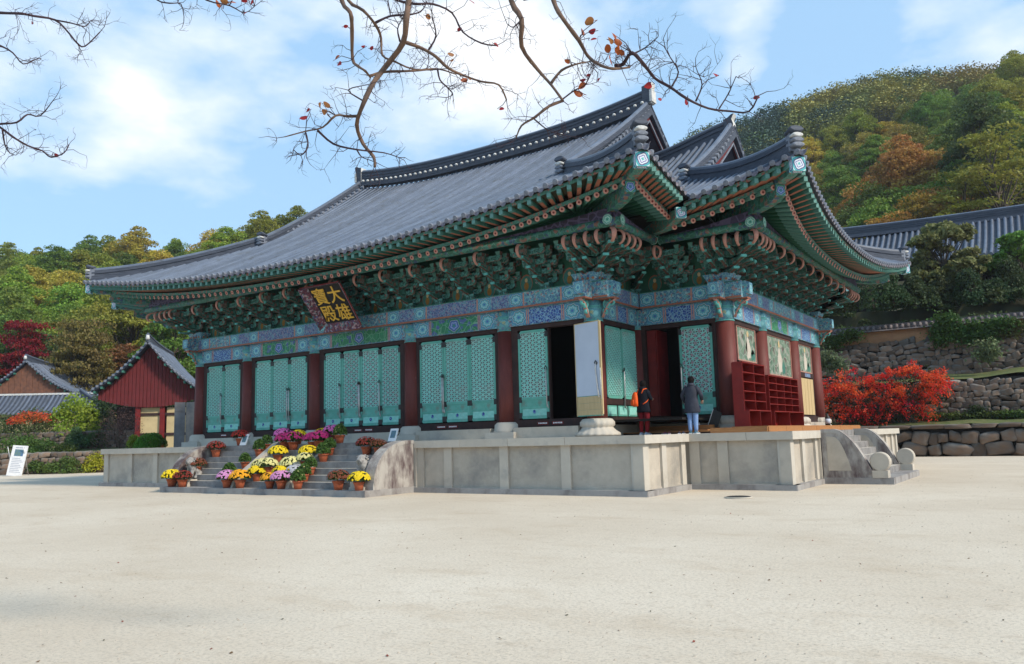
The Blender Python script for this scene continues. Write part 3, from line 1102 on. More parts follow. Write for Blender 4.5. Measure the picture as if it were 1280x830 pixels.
def door_leaf_meshes(w, style):
    key = (round(w, 3), style)
    if key in LEAFM:
        return LEAFM[key]
    z0, z1 = 2.36, 5.47
    zr = z0 + 0.72                    # lower panel top
    t = 0.055
    st = 0.085
    ch = 0.13
    mb = MB()                         # outline with cut corners
    for (a, b_, c, d) in ((0, st, z0 + ch, z1 - ch), (w - st, w, z0 + ch, z1 - ch)):
        mb.box(a, b_, -t, 0, c, d)
    mb.box(ch, w - ch, -t, 0, z1 - st, z1)
    mb.box(ch, w - ch, -t, 0, z0, z0 + st)
    for sx in (0, 1):
        for zz, sg in ((z1, -1), (z0, 1)):
            pl = [(0, zz + sg * ch), (ch, zz), (ch, zz + sg * st), (st, zz + sg * (ch)), ]
            pl = [((w - p[0]) if sx else p[0], p[1]) for p in pl]
            ar = sum(pl[i][0] * pl[(i + 1) % 4][1] - pl[(i + 1) % 4][0] * pl[i][1] for i in range(4))
            if ar > 0:
                pl = pl[::-1]
            mb.prism(pl, -t, 0, 'y')
    mb.box(st, w - st, -t, 0, zr - 0.06, zr + 0.02)
    mb.box(st, w - st, -t * 0.9, 0, z0 + 0.36, z0 + 0.42)
    frame = mb.mesh('door_frame', m_('door_green'))
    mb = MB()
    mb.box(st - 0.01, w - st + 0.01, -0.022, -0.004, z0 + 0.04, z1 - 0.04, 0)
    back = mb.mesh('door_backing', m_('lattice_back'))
    mb = MB()                         # lattice: three directions of thin bars, clipped to the field
    X0, X1, Z0, Z1 = st, w - st, zr + 0.02, z1 - st
    p = 0.135

    def bar(xa, za, xb, zb, wd, y):
        d = Vector((xb - xa, 0, zb - za))
        L = d.length
        if L < 0.02:
            return
        d /= L
        nn = Vector((-d.z, 0, d.x)) * wd
        A, B = Vector((xa, 0, za)), Vector((xb, 0, zb))
        P = [A - nn, B - nn, B + nn, A + nn]
        F = [Vector((q_.x, y, q_.z)) for q_ in P]
        K = [Vector((q_.x, -0.022, q_.z)) for q_ in P]
        i = [mb.vert(q_) for q_ in F + K]
        mb.face((i[0], i[1], i[2], i[3]))
        for k in range(4):
            mb.face((i[k], i[4 + k], i[4 + (k + 1) % 4], i[(k + 1) % 4]))

    def clip(x_, z_, dx, dz):
        t0, t1 = -99, 99
        for o_, d_, lo, hi in ((x_, dx, X0, X1), (z_, dz, Z0, Z1)):
            if abs(d_) < 1e-6:
                if o_ < lo or o_ > hi:
                    return None
            else:
                a, b2 = (lo - o_) / d_, (hi - o_) / d_
                t0, t1 = max(t0, min(a, b2)), min(t1, max(a, b2))
        return (x_ + dx * t0, z_ + dz * t0, x_ + dx * t1, z_ + dz * t1) if t1 > t0 + 0.03 else None
    angs = (90, 30, 150) if style != 'diag' else (45, 135)
    for ai, a in enumerate(angs):
        dx, dz = math.cos(R(a)), math.sin(R(a))
        nx, nz_ = -dz, dx
        for k in range(-30, 31):
            c = clip((X0 + X1) / 2 + nx * p * k, (Z0 + Z1) / 2 + nz_ * p * k, dx, dz)
            if c:
                bar(*c, 0.0165, -0.040 - 0.002 * ai)
    lat = mb.mesh('lattice', m_('lattice_green'))
    ros = None
    if style in ('flower', 'flower2'):
        mb = MB()
        row = 0
        z = Z0 + p
        hw = p / math.cos(R(30))
        while z < Z1 - 0.05:
            x = (X0 + X1) / 2 - 6 * hw * 2 + (hw if row % 2 else 0)
            while x < X1 - 0.03:
                if x > X0 + 0.03:
                    i0 = len(mb.v)
                    c = mb.vert((x, -0.058, z))
                    rr = 0.062 if style == 'flower2' else 0.045
                    ring = [mb.vert((x + rr * (1 if j % 2 else 0.75) * math.cos(j * PI / 6), -0.05, z + rr * (1 if j % 2 else 0.75) * math.sin(j * PI / 6))) for j in range(12)]
                    for j in range(12):
                        mb.face((c, ring[j], ring[(j + 1) % 12]))
                x += 2 * hw
            z += p * 1.0 * 1.0
            row += 1
        ros = mb.mesh('rosettes', m_('rosette'))
    mb = MB()
    mb.box(st, w - st, -0.035, -0.004, z0 + st, z0 + 0.36, 0)
    mb.quad([(st + 0.03, -0.037, z0 + st + 0.02), (w - st - 0.03, -0.037, z0 + st + 0.02), (w - st - 0.03, -0.037, z0 + 0.34), (st + 0.03, -0.037, z0 + 0.34)], 1)
    mb.lathe([(0.07, 0), (0.07, 0.006)], 12, 2)
    mb.xf(Matrix.Translation((w / 2, -0.037, z0 + 0.24)) @ Matrix.Rotation(PI / 2, 4, 'X'), len(mb.v) - 24)
    mb.box(st, w - st, -0.035, -0.004, z0 + 0.42, zr - 0.06, 0)
    pan = mb.mesh('lower_panel', m_('door_green', 'lattice_green', 'paint_net'))
    mb = MB()
    for zz in (z0 + 0.02, zr - 0.15, z1 - 0.28):
        for xx in (-0.012, w - 0.10):
            mb.box(xx, xx + 0.11, -t - 0.006, -t + 0.02, zz, zz + 0.20)
    iron = [(xx, zz) for zz in (z0 + 0.02, zr - 0.15, z1 - 0.28) for xx in (-0.012, w - 0.10)]
    LEAFM[key] = (frame, back, lat, ros, pan, iron)
    return LEAFM[key]


def leaf(M, x, w, style='hex', y=-0.06, rz=0.0, handle=None, label=None, iron=True):
    fr, bk, lt, ros, pan, irn = door_leaf_meshes(w, style)
    W_ = M @ T(x, y, 0, rz)
    o = link('door_leaf', fr, hall, M=W_)
    if label:
        o['label'] = label
    for nme, me_ in (('door_backing', bk), ('lattice', lt), ('rosettes', ros), ('lower_panel', pan)):
        if me_ is not None:
            c_ = link(nme, me_, o, M=W_)
            if nme == 'rosettes':
                c_['kind'] = 'stuff'
    for (xx, zz) in irn:
        link('hinge_plate', HPLATE, o, M=W_ @ Matrix.Translation((xx, 0, zz)))
    if handle is not None:
        link('pull_bar', HANDLE, o, M=W_ @ T(handle, 0, 0))
    return o


mb = MB()
mb.tube([(0, -0.05, 4.05), (0.0, -0.13, 4.02), (0.0, -0.12, 3.3), (0, -0.10, 2.75)], 0.024, 6, 0)
mb.tube([(-0.035, -0.10, 4.02), (-0.045, -0.13, 4.10), (0.0, -0.13, 4.16), (0.045, -0.13, 4.10), (0.035, -0.10, 4.02)], 0.016, 6, 1)
mb.tube([(0, -0.10, 2.9), (0.06, -0.12, 2.7)], 0.018, 6, 0)
HANDLE = mb.mesh('pull_bar', m_('metal', 'iron'))


def door_group(M, x0, x1, n, style, handles=(), jamb=True, skip=()):
    g = 0.015
    w = (x1 - x0 - g * (n - 1)) / n
    for k in range(n):
        if k in skip:
            continue
        h = handles.get(k) if isinstance(handles, dict) else None
        leaf(M, x0 + k * (w + g), w, style[k] if isinstance(style, (list, tuple)) else style, handle=(h * w if h is not None else None))
    return w


def jambs(M, a, b_, x0, x1, mat='dark_wood'):
    for u0, u1 in ((a + CRAD * 0.7, x0 - 0.01), (x1 + 0.01, b_ - CRAD * 0.7)):
        wallbox('door_jamb', M, u0, u1, -0.12, 0.14, 2.334, 5.498, mat)


jambs(FRONT, COLX[0], COLX[1], -20.98, -18.50)
door_group(FRONT, -20.98, -18.50, 2, 'hex', {0: 0.93})
jambs(FRONT, COLX[1], COLX[2], -17.42, -13.98)
door_group(FRONT, -17.42, -13.98, 3, 'hex', {1: 0.95, 2: 0.04})
jambs(FRONT, COLX[2], COLX[3], -12.93, -8.62)
door_group(FRONT, -12.93, -8.62, 4, ['hex', 'flower', 'flower', 'flower'], {0: 0.93, 2: -0.02, 1: 0.95, 3: 0.0})
jambs(FRONT, COLX[3], COLX[4], -7.60, -4.02)
door_group(FRONT, -7.60, -4.02, 3, 'hex', {0: 0.96, 1: 0.0})
jambs(FRONT, COLX[4], COLX[5], -3.01, -0.62)
leaf(FRONT, -3.01, 1.22, 'hex', handle=1.17)
wallbox('door_frame_post', FRONT, -1.772, -1.73, -0.10, 0.05, 2.334, 5.498, 'dark_wood')
# the open leaf folded back in front of the corner column, its papered inner face outward
W_ = T(-0.60, -0.20, 0, R(-18))
o = None
mb = MB()
mb.box(0, 1.20, -0.045, 0, 2.36, 5.47, 0)
o = link('door_leaf', mb.mesh('door_leaf', m_('door_green')), hall, M=W_)
o['label'] = 'open door leaf swung outward showing its white papered inner side'
mb = MB()
mb.box(0.035, 1.165, -0.058, -0.046, 3.02, 5.44, 0)
link('paper', mb.mesh('paper', m_('paper')), o, M=W_)
mb = MB()
for z0_, z1_ in ((2.39, 2.56), (2.565, 2.78), (2.785, 3.0)):
    mb.box(0.05, 1.15, -0.062, -0.046, z0_, z1_, 0)
link('wood_panel', mb.mesh('wood_panel', m_('plain_wood')), o, M=W_)
mb = MB()
mb.box(0, 0.035, -0.064, -0.046, 2.36, 5.47)
mb.box(1.165, 1.20, -0.064, -0.046, 2.36, 5.47)
mb.box(0.035, 1.165, -0.063, -0.046, 5.44, 5.47)
mb.box(1.2, 1.23, -0.05, 0.0, 2.4, 5.45)
link('leaf_edge', mb.mesh('leaf_edge', m_('plain_wood')), o, M=W_)
mb = MB()
mb.tube([(1.02, -0.08, 4.1), (1.0, -0.10, 3.9), (1.06, -0.09, 3.3), (1.12, -0.10, 2.95)], 0.022, 6)
mb.tube([(1.21, -0.08, 3.9), (1.24, -0.10, 3.4), (1.23, -0.10, 2.9)], 0.016, 6)
link('rope_pull', mb.mesh('rope_pull', m_('plaster')), o, M=W_)
mb = MB()
mb.tube([(1.02, -0.07, 4.02), (0.96, -0.09, 4.08), (1.02, -0.10, 4.15), (1.08, -0.09, 4.08), (1.02, -0.07, 4.02)], 0.018, 6)
link('ring', mb.mesh('ring', m_('iron')), o, M=W_)

# return face: two leaves over a low wall with three panels
for a_, b_ in ((0.30, 0.56), (3.02, 3.22 - CRAD * 0.6)):
    wallbox('door_jamb', RET, a_, b_, -0.10, 0.12, 2.334, 5.498, 'red_wood')
wallbox('rail', RET, 0.3, 3.1, -0.11, 0.10, 2.76, 2.96, 'dark_wood')
wallbox('panel_wall', RET, 0.3, 3.1, -0.04, 0.06, 2.334, 2.758, 'dark_wood')
for k in range(3):
    wallbox('green_panel', RET, 0.62 + k * 0.8, 0.62 + k * 0.8 + 0.70, -0.075, -0.03, 2.37, 2.73, 'door_green')
    wallbox('green_panel', RET, 0.68 + k * 0.8, 0.62 + k * 0.8 + 0.64, -0.09, -0.07, 2.42, 2.68, 'lattice_green')


def short_leaf(M, x, w):
    z0, z1 = 2.97, 5.46
    st = 0.08
    mb = MB()
    mb.box(0, st, -0.05, 0, z0 + 0.1, z1 - 0.1)
    mb.box(w - st, w, -0.05, 0, z0 + 0.1, z1 - 0.1)
    mb.box(0.1, w - 0.1, -0.05, 0, z0, z0 + 0.1)
    mb.box(0.1, w - 0.1, -0.05, 0, z1 - 0.1, z1)
    for sx in (0, 1):
        for zz, sg in ((z1, -1), (z0, 1)):
            mb.box(*( (0.03, 0.1) if not sx else (w - 0.1, w - 0.03)), -0.05, 0, min(zz + sg * 0.04, zz + sg * 0.12), max(zz + sg * 0.04, zz + sg * 0.12))
    o = link('door_leaf', mb.mesh('door_leaf', m_('door_green')), hall, M=M @ T(x, -0.07, 0))
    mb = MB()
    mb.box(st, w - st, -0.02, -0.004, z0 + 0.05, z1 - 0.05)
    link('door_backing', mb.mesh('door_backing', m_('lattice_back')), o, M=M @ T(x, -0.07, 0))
    mb = MB()
    X0, X1, Z0, Z1 = st, w - st, z0 + 0.1, z1 - 0.1
    for sg in (1, -1):
        for k in range(-14, 30):
            c0 = Z0 + 0.125 * k
            # line z = c0 + sg*(x-X0) clipped
            pts = []
            for xx in (X0, X1):
                zz = c0 + sg * (xx - X0)
                pts.append((xx, zz))
            (xa, za), (xb, zb) = pts
            ta, tb = 0.0, 1.0
            dz = zb - za
            lo, hi = (Z0 - za) / dz, (Z1 - za) / dz
            ta, tb = max(ta, min(lo, hi)), min(tb, max(lo, hi))
            if tb <= ta + 0.02:
                continue
            A = Vector((lerp(xa, xb, ta), -0.045, lerp(za, zb, ta)))
            B = Vector((lerp(xa, xb, tb), -0.045, lerp(za, zb, tb)))
            mb.tube([A, B], 0.017, 4, 0, caps=False, smooth=False)
    link('lattice', mb.mesh('lattice', m_('lattice_green')), o, M=M @ T(x, -0.07, 0))
    return o


short_leaf(RET, 0.58, 1.20)
o = short_leaf(RET, 1.80, 1.20)
link('pull_bar', HANDLE, o, M=RET @ T(1.78, -0.06, -0.1))

# wing front: open doorway with a red inner leaf, and one closed leaf
jambs(WF, 0, XW, 0.45, 2.97)
wallbox('door_leaf', WF, 0.47, 0.80, -0.03, 0.03, 2.36, 5.47, 'red_wood')
wallbox('door_leaf', WF, 0.82, 0.86, -0.02, 0.9, 2.36, 5.47, 'red_wood')
leaf(WF, 1.74, 1.22, 'flower2', handle=0.05)
wallbox('door_frame_post', WF, 1.70, 1.735, -0.10, 0.05, 2.334, 5.498, 'dark_wood')

# wing side: wall, murals above, plank door in the last bay
wallbox('wall', WS, 0.3, 11.6, -0.02, 0.08, 2.33, 5.5, 'dark_wood')
rgm = random.Random(4)
for (a, b_, z0, z1) in ((0.98, 2.98, 4.28, 5.46), (4.15, 7.70, 3.95, 5.46), (8.75, 11.05, 4.30, 5.46)):
    mb = MB()
    mb.box(a, b_, -0.06, -0.022, z0, z1, 0)
    o = link('mural_panel', mb.mesh('mural_panel', m_('mural')), hall, M=WS)
    mb = MB()                        # painted robed figure and rocks, flat layers
    cx = (a + b_) / 2 + 0.2
    for (dx, dz, rx, rz_, mm) in ((0, -0.12, 0.26, 0.42, 0), (0, 0.34, 0.11, 0.12, 1), (-0.75 * (b_ - a) / 3.5, -0.05, 0.30, 0.5, 2), (0.85 * (b_ - a) / 3.5, 0.05, 0.28, 0.45, 2), (0.5, -0.3, 0.22, 0.2, 3)):
        c = mb.vert((cx + dx, -0.064, (z0 + z1) / 2 + dz * (z1 - z0)))
        ring = [mb.vert((cx + dx + rx * (1 + 0.25 * math.sin(j * 2.7)) * math.cos(j * PI / 8), -0.064, (z0 + z1) / 2 + dz * (z1 - z0) + rz_ * (z1 - z0) * (1 + 0.2 * math.sin(j * 1.9)) * 0.8 * math.sin(j * PI / 8))) for j in range(16)]
        for j in range(16):
            mb.face((c, ring[j], ring[(j + 1) % 16]), mm)
    link('painted_figure', mb.mesh('painted_figure', [MATS['stone_pale'], MATS['plain_wood'], MATS['mural'], MATS['green_paint']]), o, M=WS)
    mb = MB()
    for (u0, u1, v0, v1) in ((a - 0.06, b_ + 0.06, z1, z1 + 0.04), (a - 0.06, b_ + 0.06, z0 - 0.04, z0), (a - 0.06, a, z0, z1), (b_, b_ + 0.06, z0, z1)):
        mb.box(u0, u1, -0.085, -0.025, v0, v1)
    link('mural_frame', mb.mesh('mural_frame', m_('pink')), o, M=WS)
    mb = MB()
    mb.box(a - 0.1, b_ + 0.1, -0.12, -0.02, z0 - 0.26, z0 - 0.05)
    mb.quad([(cx - 0.45, -0.124, z0 - 0.24), (cx + 0.45, -0.124, z0 - 0.24), (cx + 0.45, -0.124, z0 - 0.08), (cx - 0.45, -0.124, z0 - 0.08)], 1)
    link('rail', mb.mesh('rail', m_('dark_wood', 'paint_violet')), hall, M=WS)
x = 8.72
while x < 11.0:
    mb = MB()
    mb.box(x, x + 0.235, -0.07 - 0.004 * (int(x * 7) % 3), -0.022, 2.40, 4.0)
    link('plank', mb.mesh('plank', m_('plain_wood')), hall, M=WS)
    x += 0.242


# ---------------- bracket sets under the eaves
plain('rust_line', (0.13, 0.05, 0.035), (0.05, 0.05, 0.04), 14)
plain('block_edge', (0.10, 0.17, 0.15), (0.20, 0.13, 0.11), 9)
plain('fly_side', (0.06, 0.17, 0.145), (0.09, 0.22, 0.19), 15)


def bracket_meshes():
    out = {}
    # curved projecting arm; outward = -y
    def arm(L0, L1, z, tip):
        mb = MB()
        w = 0.075
        if tip == 'tongue':
            poly = [(0.25, z - 0.10), (-L0, z - 0.10), (-L0 - 0.10, z - 0.05), (-L1, z + 0.04), (-L1 - 0.03, z + 0.10), (-L0 - 0.14, z + 0.09), (-L0 - 0.02, z + 0.13), (0.25, z + 0.13)]
            mb.prism(poly, -w, w, 'x', 0, capm=1)
            mb.box(-w - 0.004, w + 0.004, -L1 - 0.036, -L1 + 0.02, z + 0.03, z + 0.106, 2)
            mb.quad([(-w * 0.6, -L0, z - 0.104), (w * 0.6, -L0, z - 0.104), (w * 0.6, -L1 + 0.05, z + 0.028), (-w * 0.6, -L1 + 0.05, z + 0.028)], 3)
        else:
            poly = [(0.25, z - 0.11), (-L0, z - 0.11), (-L0, z + 0.15), (0.25, z + 0.15)]
            mb.prism(poly, -w, w, 'x', 0, capm=1)
        return mb
    for k, (L0, L1) in enumerate(((0.30, 0.78), (0.70, 1.18), (1.10, 1.60))):
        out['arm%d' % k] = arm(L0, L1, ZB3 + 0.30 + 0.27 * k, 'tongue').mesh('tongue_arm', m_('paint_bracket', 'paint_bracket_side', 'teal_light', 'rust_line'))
    # crescent hook arm at the top
    mb = MB()
    z = ZB3 + 1.11
    mb.box(-0.075, 0.075, -1.45, 0.25, z - 0.12, z + 0.14, 0, side={'+x': 1, '-x': 1})
    link_pts = []
    for j in range(9):
        a = R(80 + 23 * j)
        link_pts.append((0, -1.66 + 0.20 * math.cos(a), z + 0.0 + 0.22 * math.sin(a)))
    i0 = len(mb.v)
    mb.tube([(0, p[1], p[2]) for p in link_pts], [0.02, 0.032, 0.042, 0.047, 0.047, 0.042, 0.036, 0.032, 0.035], 6, 2)
    for v_i in range(i0, len(mb.v)):
        v_ = mb.v[v_i]
        mb.v[v_i] = (v_[0] * 1.5, v_[1], v_[2])
    mb.box(-0.06, 0.06, -1.60, -1.4, z - 0.10, z + 0.14, 1)
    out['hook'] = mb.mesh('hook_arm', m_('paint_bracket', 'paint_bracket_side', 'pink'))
    # cross arms (parallel to the wall) and bearing blocks
    mc, mk = MB(), MB()

    def block(x, y, z, s_=0.10):
        mk.box(x - s_, x + s_, y - s_, y + s_, z, z + 0.12, 0, taper=0.35, side={'-y': 1, '+x': 2, '-x': 2})
    for k in range(4):
        z = ZB3 + 0.28 + 0.27 * k
        for j in range(0, k + 1):
            y = -0.40 * j if j else 0.0
            h = 0.46 if (k - j) % 2 == 0 else 0.70
            if k == 3 and j == 3:
                h = 0.68
            poly = [(-h, z + 0.13), (-h, z + 0.03), (-h + 0.09, z - 0.05), (h - 0.09, z - 0.05), (h, z + 0.03), (h, z + 0.13)]
            mc.prism(poly, y - 0.055, y + 0.055, 'y', 2, capm=1)
            if j == k or k == 3:
                for xx in (-h + 0.08, 0, h - 0.08):
                    block(xx, y, z + 0.135)
            else:
                for xx in (-h + 0.08, h - 0.08):
                    block(xx, y, z + 0.135)
        block(0, -0.40 * (k + 1) if k < 3 else -1.45, ZB3 + 0.28 + 0.27 * k + 0.12, 0.11)
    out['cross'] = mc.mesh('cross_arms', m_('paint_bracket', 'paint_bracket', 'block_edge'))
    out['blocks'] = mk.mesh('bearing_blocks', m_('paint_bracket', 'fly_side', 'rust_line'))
    mb = MB()
    mb.box(-0.24, 0.24, -0.24, 0.24, ZB3 + 0.004, ZB3 + 0.22, 0, taper=0.3)
    out['base'] = mb.mesh('base_block', m_('paint_bracket'))
    return out


BM = bracket_meshes()


def bracket_set(M, diag=False, base=True, cross=True):
    o = link('bracket_set', BM['base'], hall, M=M)
    S = Matrix.Diagonal((1.25, 1.40, 1, 1)) if diag else Matrix()
    for k in ('arm0', 'arm1', 'arm2', 'hook'):
        link('hook_arm' if k == 'hook' else 'tongue_arm', BM[k], o, M=M @ S)
    if cross:
        link('cross_arms', BM['cross'], o, M=M)
        tag(link('bearing_blocks', BM['blocks'], o, M=M), kind='stuff')
    return o


plain('robe_ochre', (0.30, 0.17, 0.03), (0.22, 0.10, 0.03), 9)


def bracket_row(M, xs, cuts, skip=()):
    """sets at columns and between them; painted wall panels behind"""
    pts = []
    for a, b_, n_ in zip(xs[:-1], xs[1:], cuts):
        for k in range(n_):
            pts.append(lerp(a, b_, k / n_))
    pts.append(xs[-1])
    for i, p in enumerate(pts):
        if i not in skip:
            bracket_set(M @ T(p, 0, 0))
    for a, b_ in zip(pts[:-1], pts[1:]):
        mb = MB()
        mb.box(a + 0.01, b_ - 0.01, 0.06, 0.14, ZB3, 8.35, 0)
        o = link('painted_wall_panel', mb.mesh('painted_wall_panel', m_('green_dark')), hall, M=M)
        c = (a + b_) / 2
        mb = MB()
        y = 0.056
        # seated figure: halo, robe, head
        for (dz, rx, rz_, mm) in ((0.36, 0.27, 0.33, 0), (0.34, 0.25, 0.30, 1), (0.26, 0.10, 0.15, 2), (0.47, 0.06, 0.075, 3)):
            y -= 0.003
            cc = mb.vert((c, y, ZB3 + dz))
            ring = [mb.vert((c + rx * math.cos(j * PI / 6), y, ZB3 + dz + rz_ * math.sin(j * PI / 6))) for j in range(12)]
            for j in range(12):
                mb.face((cc, ring[(j + 1) % 12], ring[j]), mm)
        link('painted_buddha', mb.mesh('painted_buddha', m_('salmon', 'green_paint', 'robe_ochre', 'plain_wood')), o, M=M)


bracket_row(FRONT, COLX, (2, 3, 4, 3, 2))
bracket_row(RET, [0, 3.22], (2,), skip=(0, 2))
bracket_row(WF, [0, XW], (2,), skip=(0,))
bracket_row(WS, [0, 3.70, 8.15, 11.84], (3, 3, 3), skip=(0,))
bracket_row(LWF, [0, XW], (2,), skip=(2,))
bracket_row(T(XL, 3.22, 0, -PI / 2), [0, 3.22], (2,), skip=(0, 2))
# corner clusters: side-facing set, diagonal set and extra top arms
def corner(x, y, a_front, a_side, flip=1):
    """a_front / a_side: rotation of the two outward directions (local -y outward)"""
    bracket_set(T(x, y, 0, a_side))
    bracket_set(T(x, y, 0, (a_front + a_side) / 2), diag=True, cross=False)
    for a, sg in ((a_front, flip), (a_side, -flip)):
        for k in (1, 2, 3):
            Mx = T(x, y, 0, a) @ T(sg * 0.40 * k, 0, 0)
            o = link('hook_arm', BM['hook'], hall, M=Mx)
            if k < 3:
                link('tongue_arm', BM['arm2'], hall, M=Mx)
            if k < 2:
                link('tongue_arm', BM['arm1'], hall, M=Mx)


corner(0, 0, 0, PI / 2)
corner(XW, 3.22, 0, PI / 2)
corner(XW, 15.06, PI, PI / 2, -1)
corner(XL, 0, 0, -PI / 2, -1)
bracket_set(T(0, 3.22, 0, PI / 4), diag=False, cross=False)


# ------------------------------------------------------------------ roof of the hall
roof = link('roof', None, hall, M=T(MXC, CYM, 8.6))
OM, OC, Z0R, LIFT = 3.4, 3.9, 8.62, 1.02


def lam(c, Lh):
    return max(0.0, 1 - c / Lh) ** 2.2 if c < Lh else 0.0


def prof(s):
    return 0.483 * s + 0.0072 * s * s


class Slope:
    """one roof slope. A wall-corner start point, rotation (x along, -y outward), wall length, half eave length for the lift, ridge distance"""
    def __init__(s, A, rz, L, Lh, smax, gab=(None, None), endlift=0.5):
        s.M = T(A[0], A[1], 0, rz)
        s.L, s.Lh, s.smax, s.gab, s.el = L, Lh, smax, gab, endlift

    def c(s, u):
        return max(0.0, min(u + OC, s.L + OC - u))

    def o(s, u):
        return OM + (OC - OM) * lam(s.c(u), s.Lh)

    def z(s, u, w):
        """height at local (u, w inward)"""
        d = w + s.o(u)
        c = s.c(u)
        z = Z0R + LIFT * lam(c, s.Lh) * max(0.0, 1 - d / 13.0) ** 1.5 + prof(max(d, 0))
        if s.gab[0] is not None and d > 5.9:
            mid, hw = (s.gab[0] + s.gab[1]) / 2, (s.gab[1] - s.gab[0]) / 2
            z += s.el * min(1.15, abs(u - mid) / hw) ** 3 * ((d - 5.9) / (s.smax - 5.9)) ** 1.3
        return z

    def ez(s, u):
        return Z0R + LIFT * lam(s.c(u), s.Lh)

    def P(s, u, w, dz=0.0):
        return s.M @ Vector((u, w, s.z(u, w) + dz))

    def wend(s, u):
        """w where the slope stops (hip line or ridge)"""
        c = s.c(u)
        if s.gab[0] is not None and s.gab[0] - 0.45 <= u <= s.gab[1] + 0.45:
            return s.smax - OC
        return min(c, s.smax) - OC


GX0, GX1 = -19.5, -2.05              # gable lines of the main roof
main_f = Slope((XL, 0), 0, 21.54, 14.67, 13.04, (GX0 - XL, GX1 - XL))
main_r = Slope((0, 0), PI / 2, 18.28, 14.67, 99)
main_l = Slope((XL, 18.28), -PI / 2, 18.28, 14.67, 99)
main_b = Slope((0, 18.28), PI, 21.54, 14.67, 13.04, (-GX1, -GX0))
WG = 1.75                            # wing gable line
wing_f = Slope((XL - XW, 3.22), 0, 28.36, 9.82, 9.82, (XL - 1.75 - 0 - (XL - XW) - 0.0, WG - (XL - XW)))
wing_r = Slope((XW, 3.22), PI / 2, 11.84, 9.82, 99)
wing_l = Slope((XL - XW, 15.06), -PI / 2, 11.84, 9.82, 99)
wing_b = Slope((XW, 15.06), PI, 28.36, 9.82, 9.82, (XW - WG, 28.36 - XW + WG))


def wz(u, w):
    return wing_f.z(u, w)


# wing ridge sags towards the main gable: extra drop handled by its own lift (mid of gab far left)
def wing_extra(x):
    """the wing ridge is level near the main gable and sweeps up at its tip"""
    return 0.75 * sstep(-2.5, 2.4, x) ** 1.3


def wing_z(x, y):
    u, w = x - (XL - XW), y - 3.22
    d = w + wing_f.o(u)
    z = Z0R + LIFT * lam(wing_f.c(u), wing_f.Lh) * max(0.0, 1 - d / 13.0) ** 1.5 + prof(max(d, 0))
    if d > 5.0:
        z += wing_extra(abs(x - MXC) + MXC) * ((d - 5.0) / 4.8) ** 1.3
    return z


def main_side_z(x, y):
    """height of the main roof's side slope at world x, y (right side; left mirrored)"""
    x = MXC + abs(x - MXC)
    return main_r.z(y, -x)


def rib(pts, r=0.078, n=5):
    """half-round row of cover tiles following the slope"""
    mb = MB()
    rings = []
    side = None
    for k, p in enumerate(pts):
        d = (pts[min(k + 1, len(pts) - 1)] - pts[max(k - 1, 0)]).normalized()
        a = Vector((0, 0, 1)).cross(d).normalized()
        up = d.cross(a)
        rings.append([mb.vert(p + a * (r * math.cos(PI * j / n)) + up * (r * math.sin(PI * j / n) * 1.0 - 0.0)) for j in range(n + 1)])
    for k in range(len(rings) - 1):
        for j in range(n):
            mb.face((rings[k][j], rings[k + 1][j], rings[k + 1][j + 1], rings[k][j + 1])[::-1], 0, smooth=True)
    return mb


def eave_end(mb, p, d, a, r=0.088, gap=0.36):
    """round end tile and the drooping pan tile beside it. p on the eave edge, d unit outward-down, a unit along the eave"""
    up = a.cross(d)
    if up.z < 0:
        up = -up
    n = 10
    c0 = p + up * 0.02
    f = [mb.vert(c0 + d * 0.05 + a * (r * math.cos(2 * PI * j / n)) + up * (r * math.sin(2 * PI * j / n))) for j in range(n)]
    k = [mb.vert(c0 - d * 0.02 + a * (r * math.cos(2 * PI * j / n)) + up * (r * math.sin(2 * PI * j / n))) for j in range(n)]
    for j in range(n):
        mb.face((f[j], f[(j + 1) % n], k[(j + 1) % n], k[j]), 1)
    mb.face(f, 1)
    c = mb.vert(c0 + d * 0.065)
    for j in range(n):
        mb.face((f[j], f[(j + 1) % n], c), 1)
    # pan tile: crescent hanging between this roundel and the next
    top, bot, top2, bot2 = [], [], [], []
    for j in range(7):
        t = -1 + 2 * j / 6
        q_ = p + a * (gap / 2 + t * (gap / 2 - 0.03))
        sag = 0.055 * (1 - t * t)
        dep = 0.115 * (1 - t * t) ** 0.6 + 0.015
        A_ = q_ - up * (sag - 0.045)
        B_ = A_ - Vector((0, 0, 1)) * dep + d * 0.035
        top.append(mb.vert(A_))
        bot.append(mb.vert(B_))
        top2.append(mb.vert(A_ - d * 0.03 - up * 0.01))
        bot2.append(mb.vert(B_ - d * 0.035 + up * 0.012))
    for j in range(6):
        mb.face((top[j], top[j + 1], bot[j + 1], bot[j]), 2)
        mb.face((top2[j], bot2[j], bot2[j + 1], top2[j + 1]), 2)
        mb.face((bot[j], bot[j + 1], bot2[j + 1], bot2[j]), 2)
        mb.face((top[j], top2[j], top2[j + 1], top[j + 1]), 0)


def tile_row(S, u, w0, w1, zf=None, end=True, seg=0.75, gap=0.36):
    n = max(2, int((w1 - w0) / seg) + 1)
    pts = []
    for k in range(n + 1):
        w = lerp(w0, w1, k / n)
        if zf:
            q_ = S.M @ Vector((u, w, 0))
            q_.z = zf(q_.x, q_.y) + 0.03
        else:
            q_ = S.P(u, w, 0.03)
        pts.append(q_)
    mb = rib(pts)
    if end:
        d = (pts[0] - pts[1]).normalized()
        a = (S.M.to_3x3() @ Vector((1, 0, 0)))
        e1 = S.P(u + 0.3, -S.o(u + 0.3))
        e0 = S.P(u - 0.3, -S.o(u - 0.3))
        a = (e1 - e0).normalized()
        eave_end(mb, pts[0], d, a, gap=gap)
    return link('tile_row', mb.mesh('tile_row', m_('tile', 'tile_end', 'tile_face')), roof)


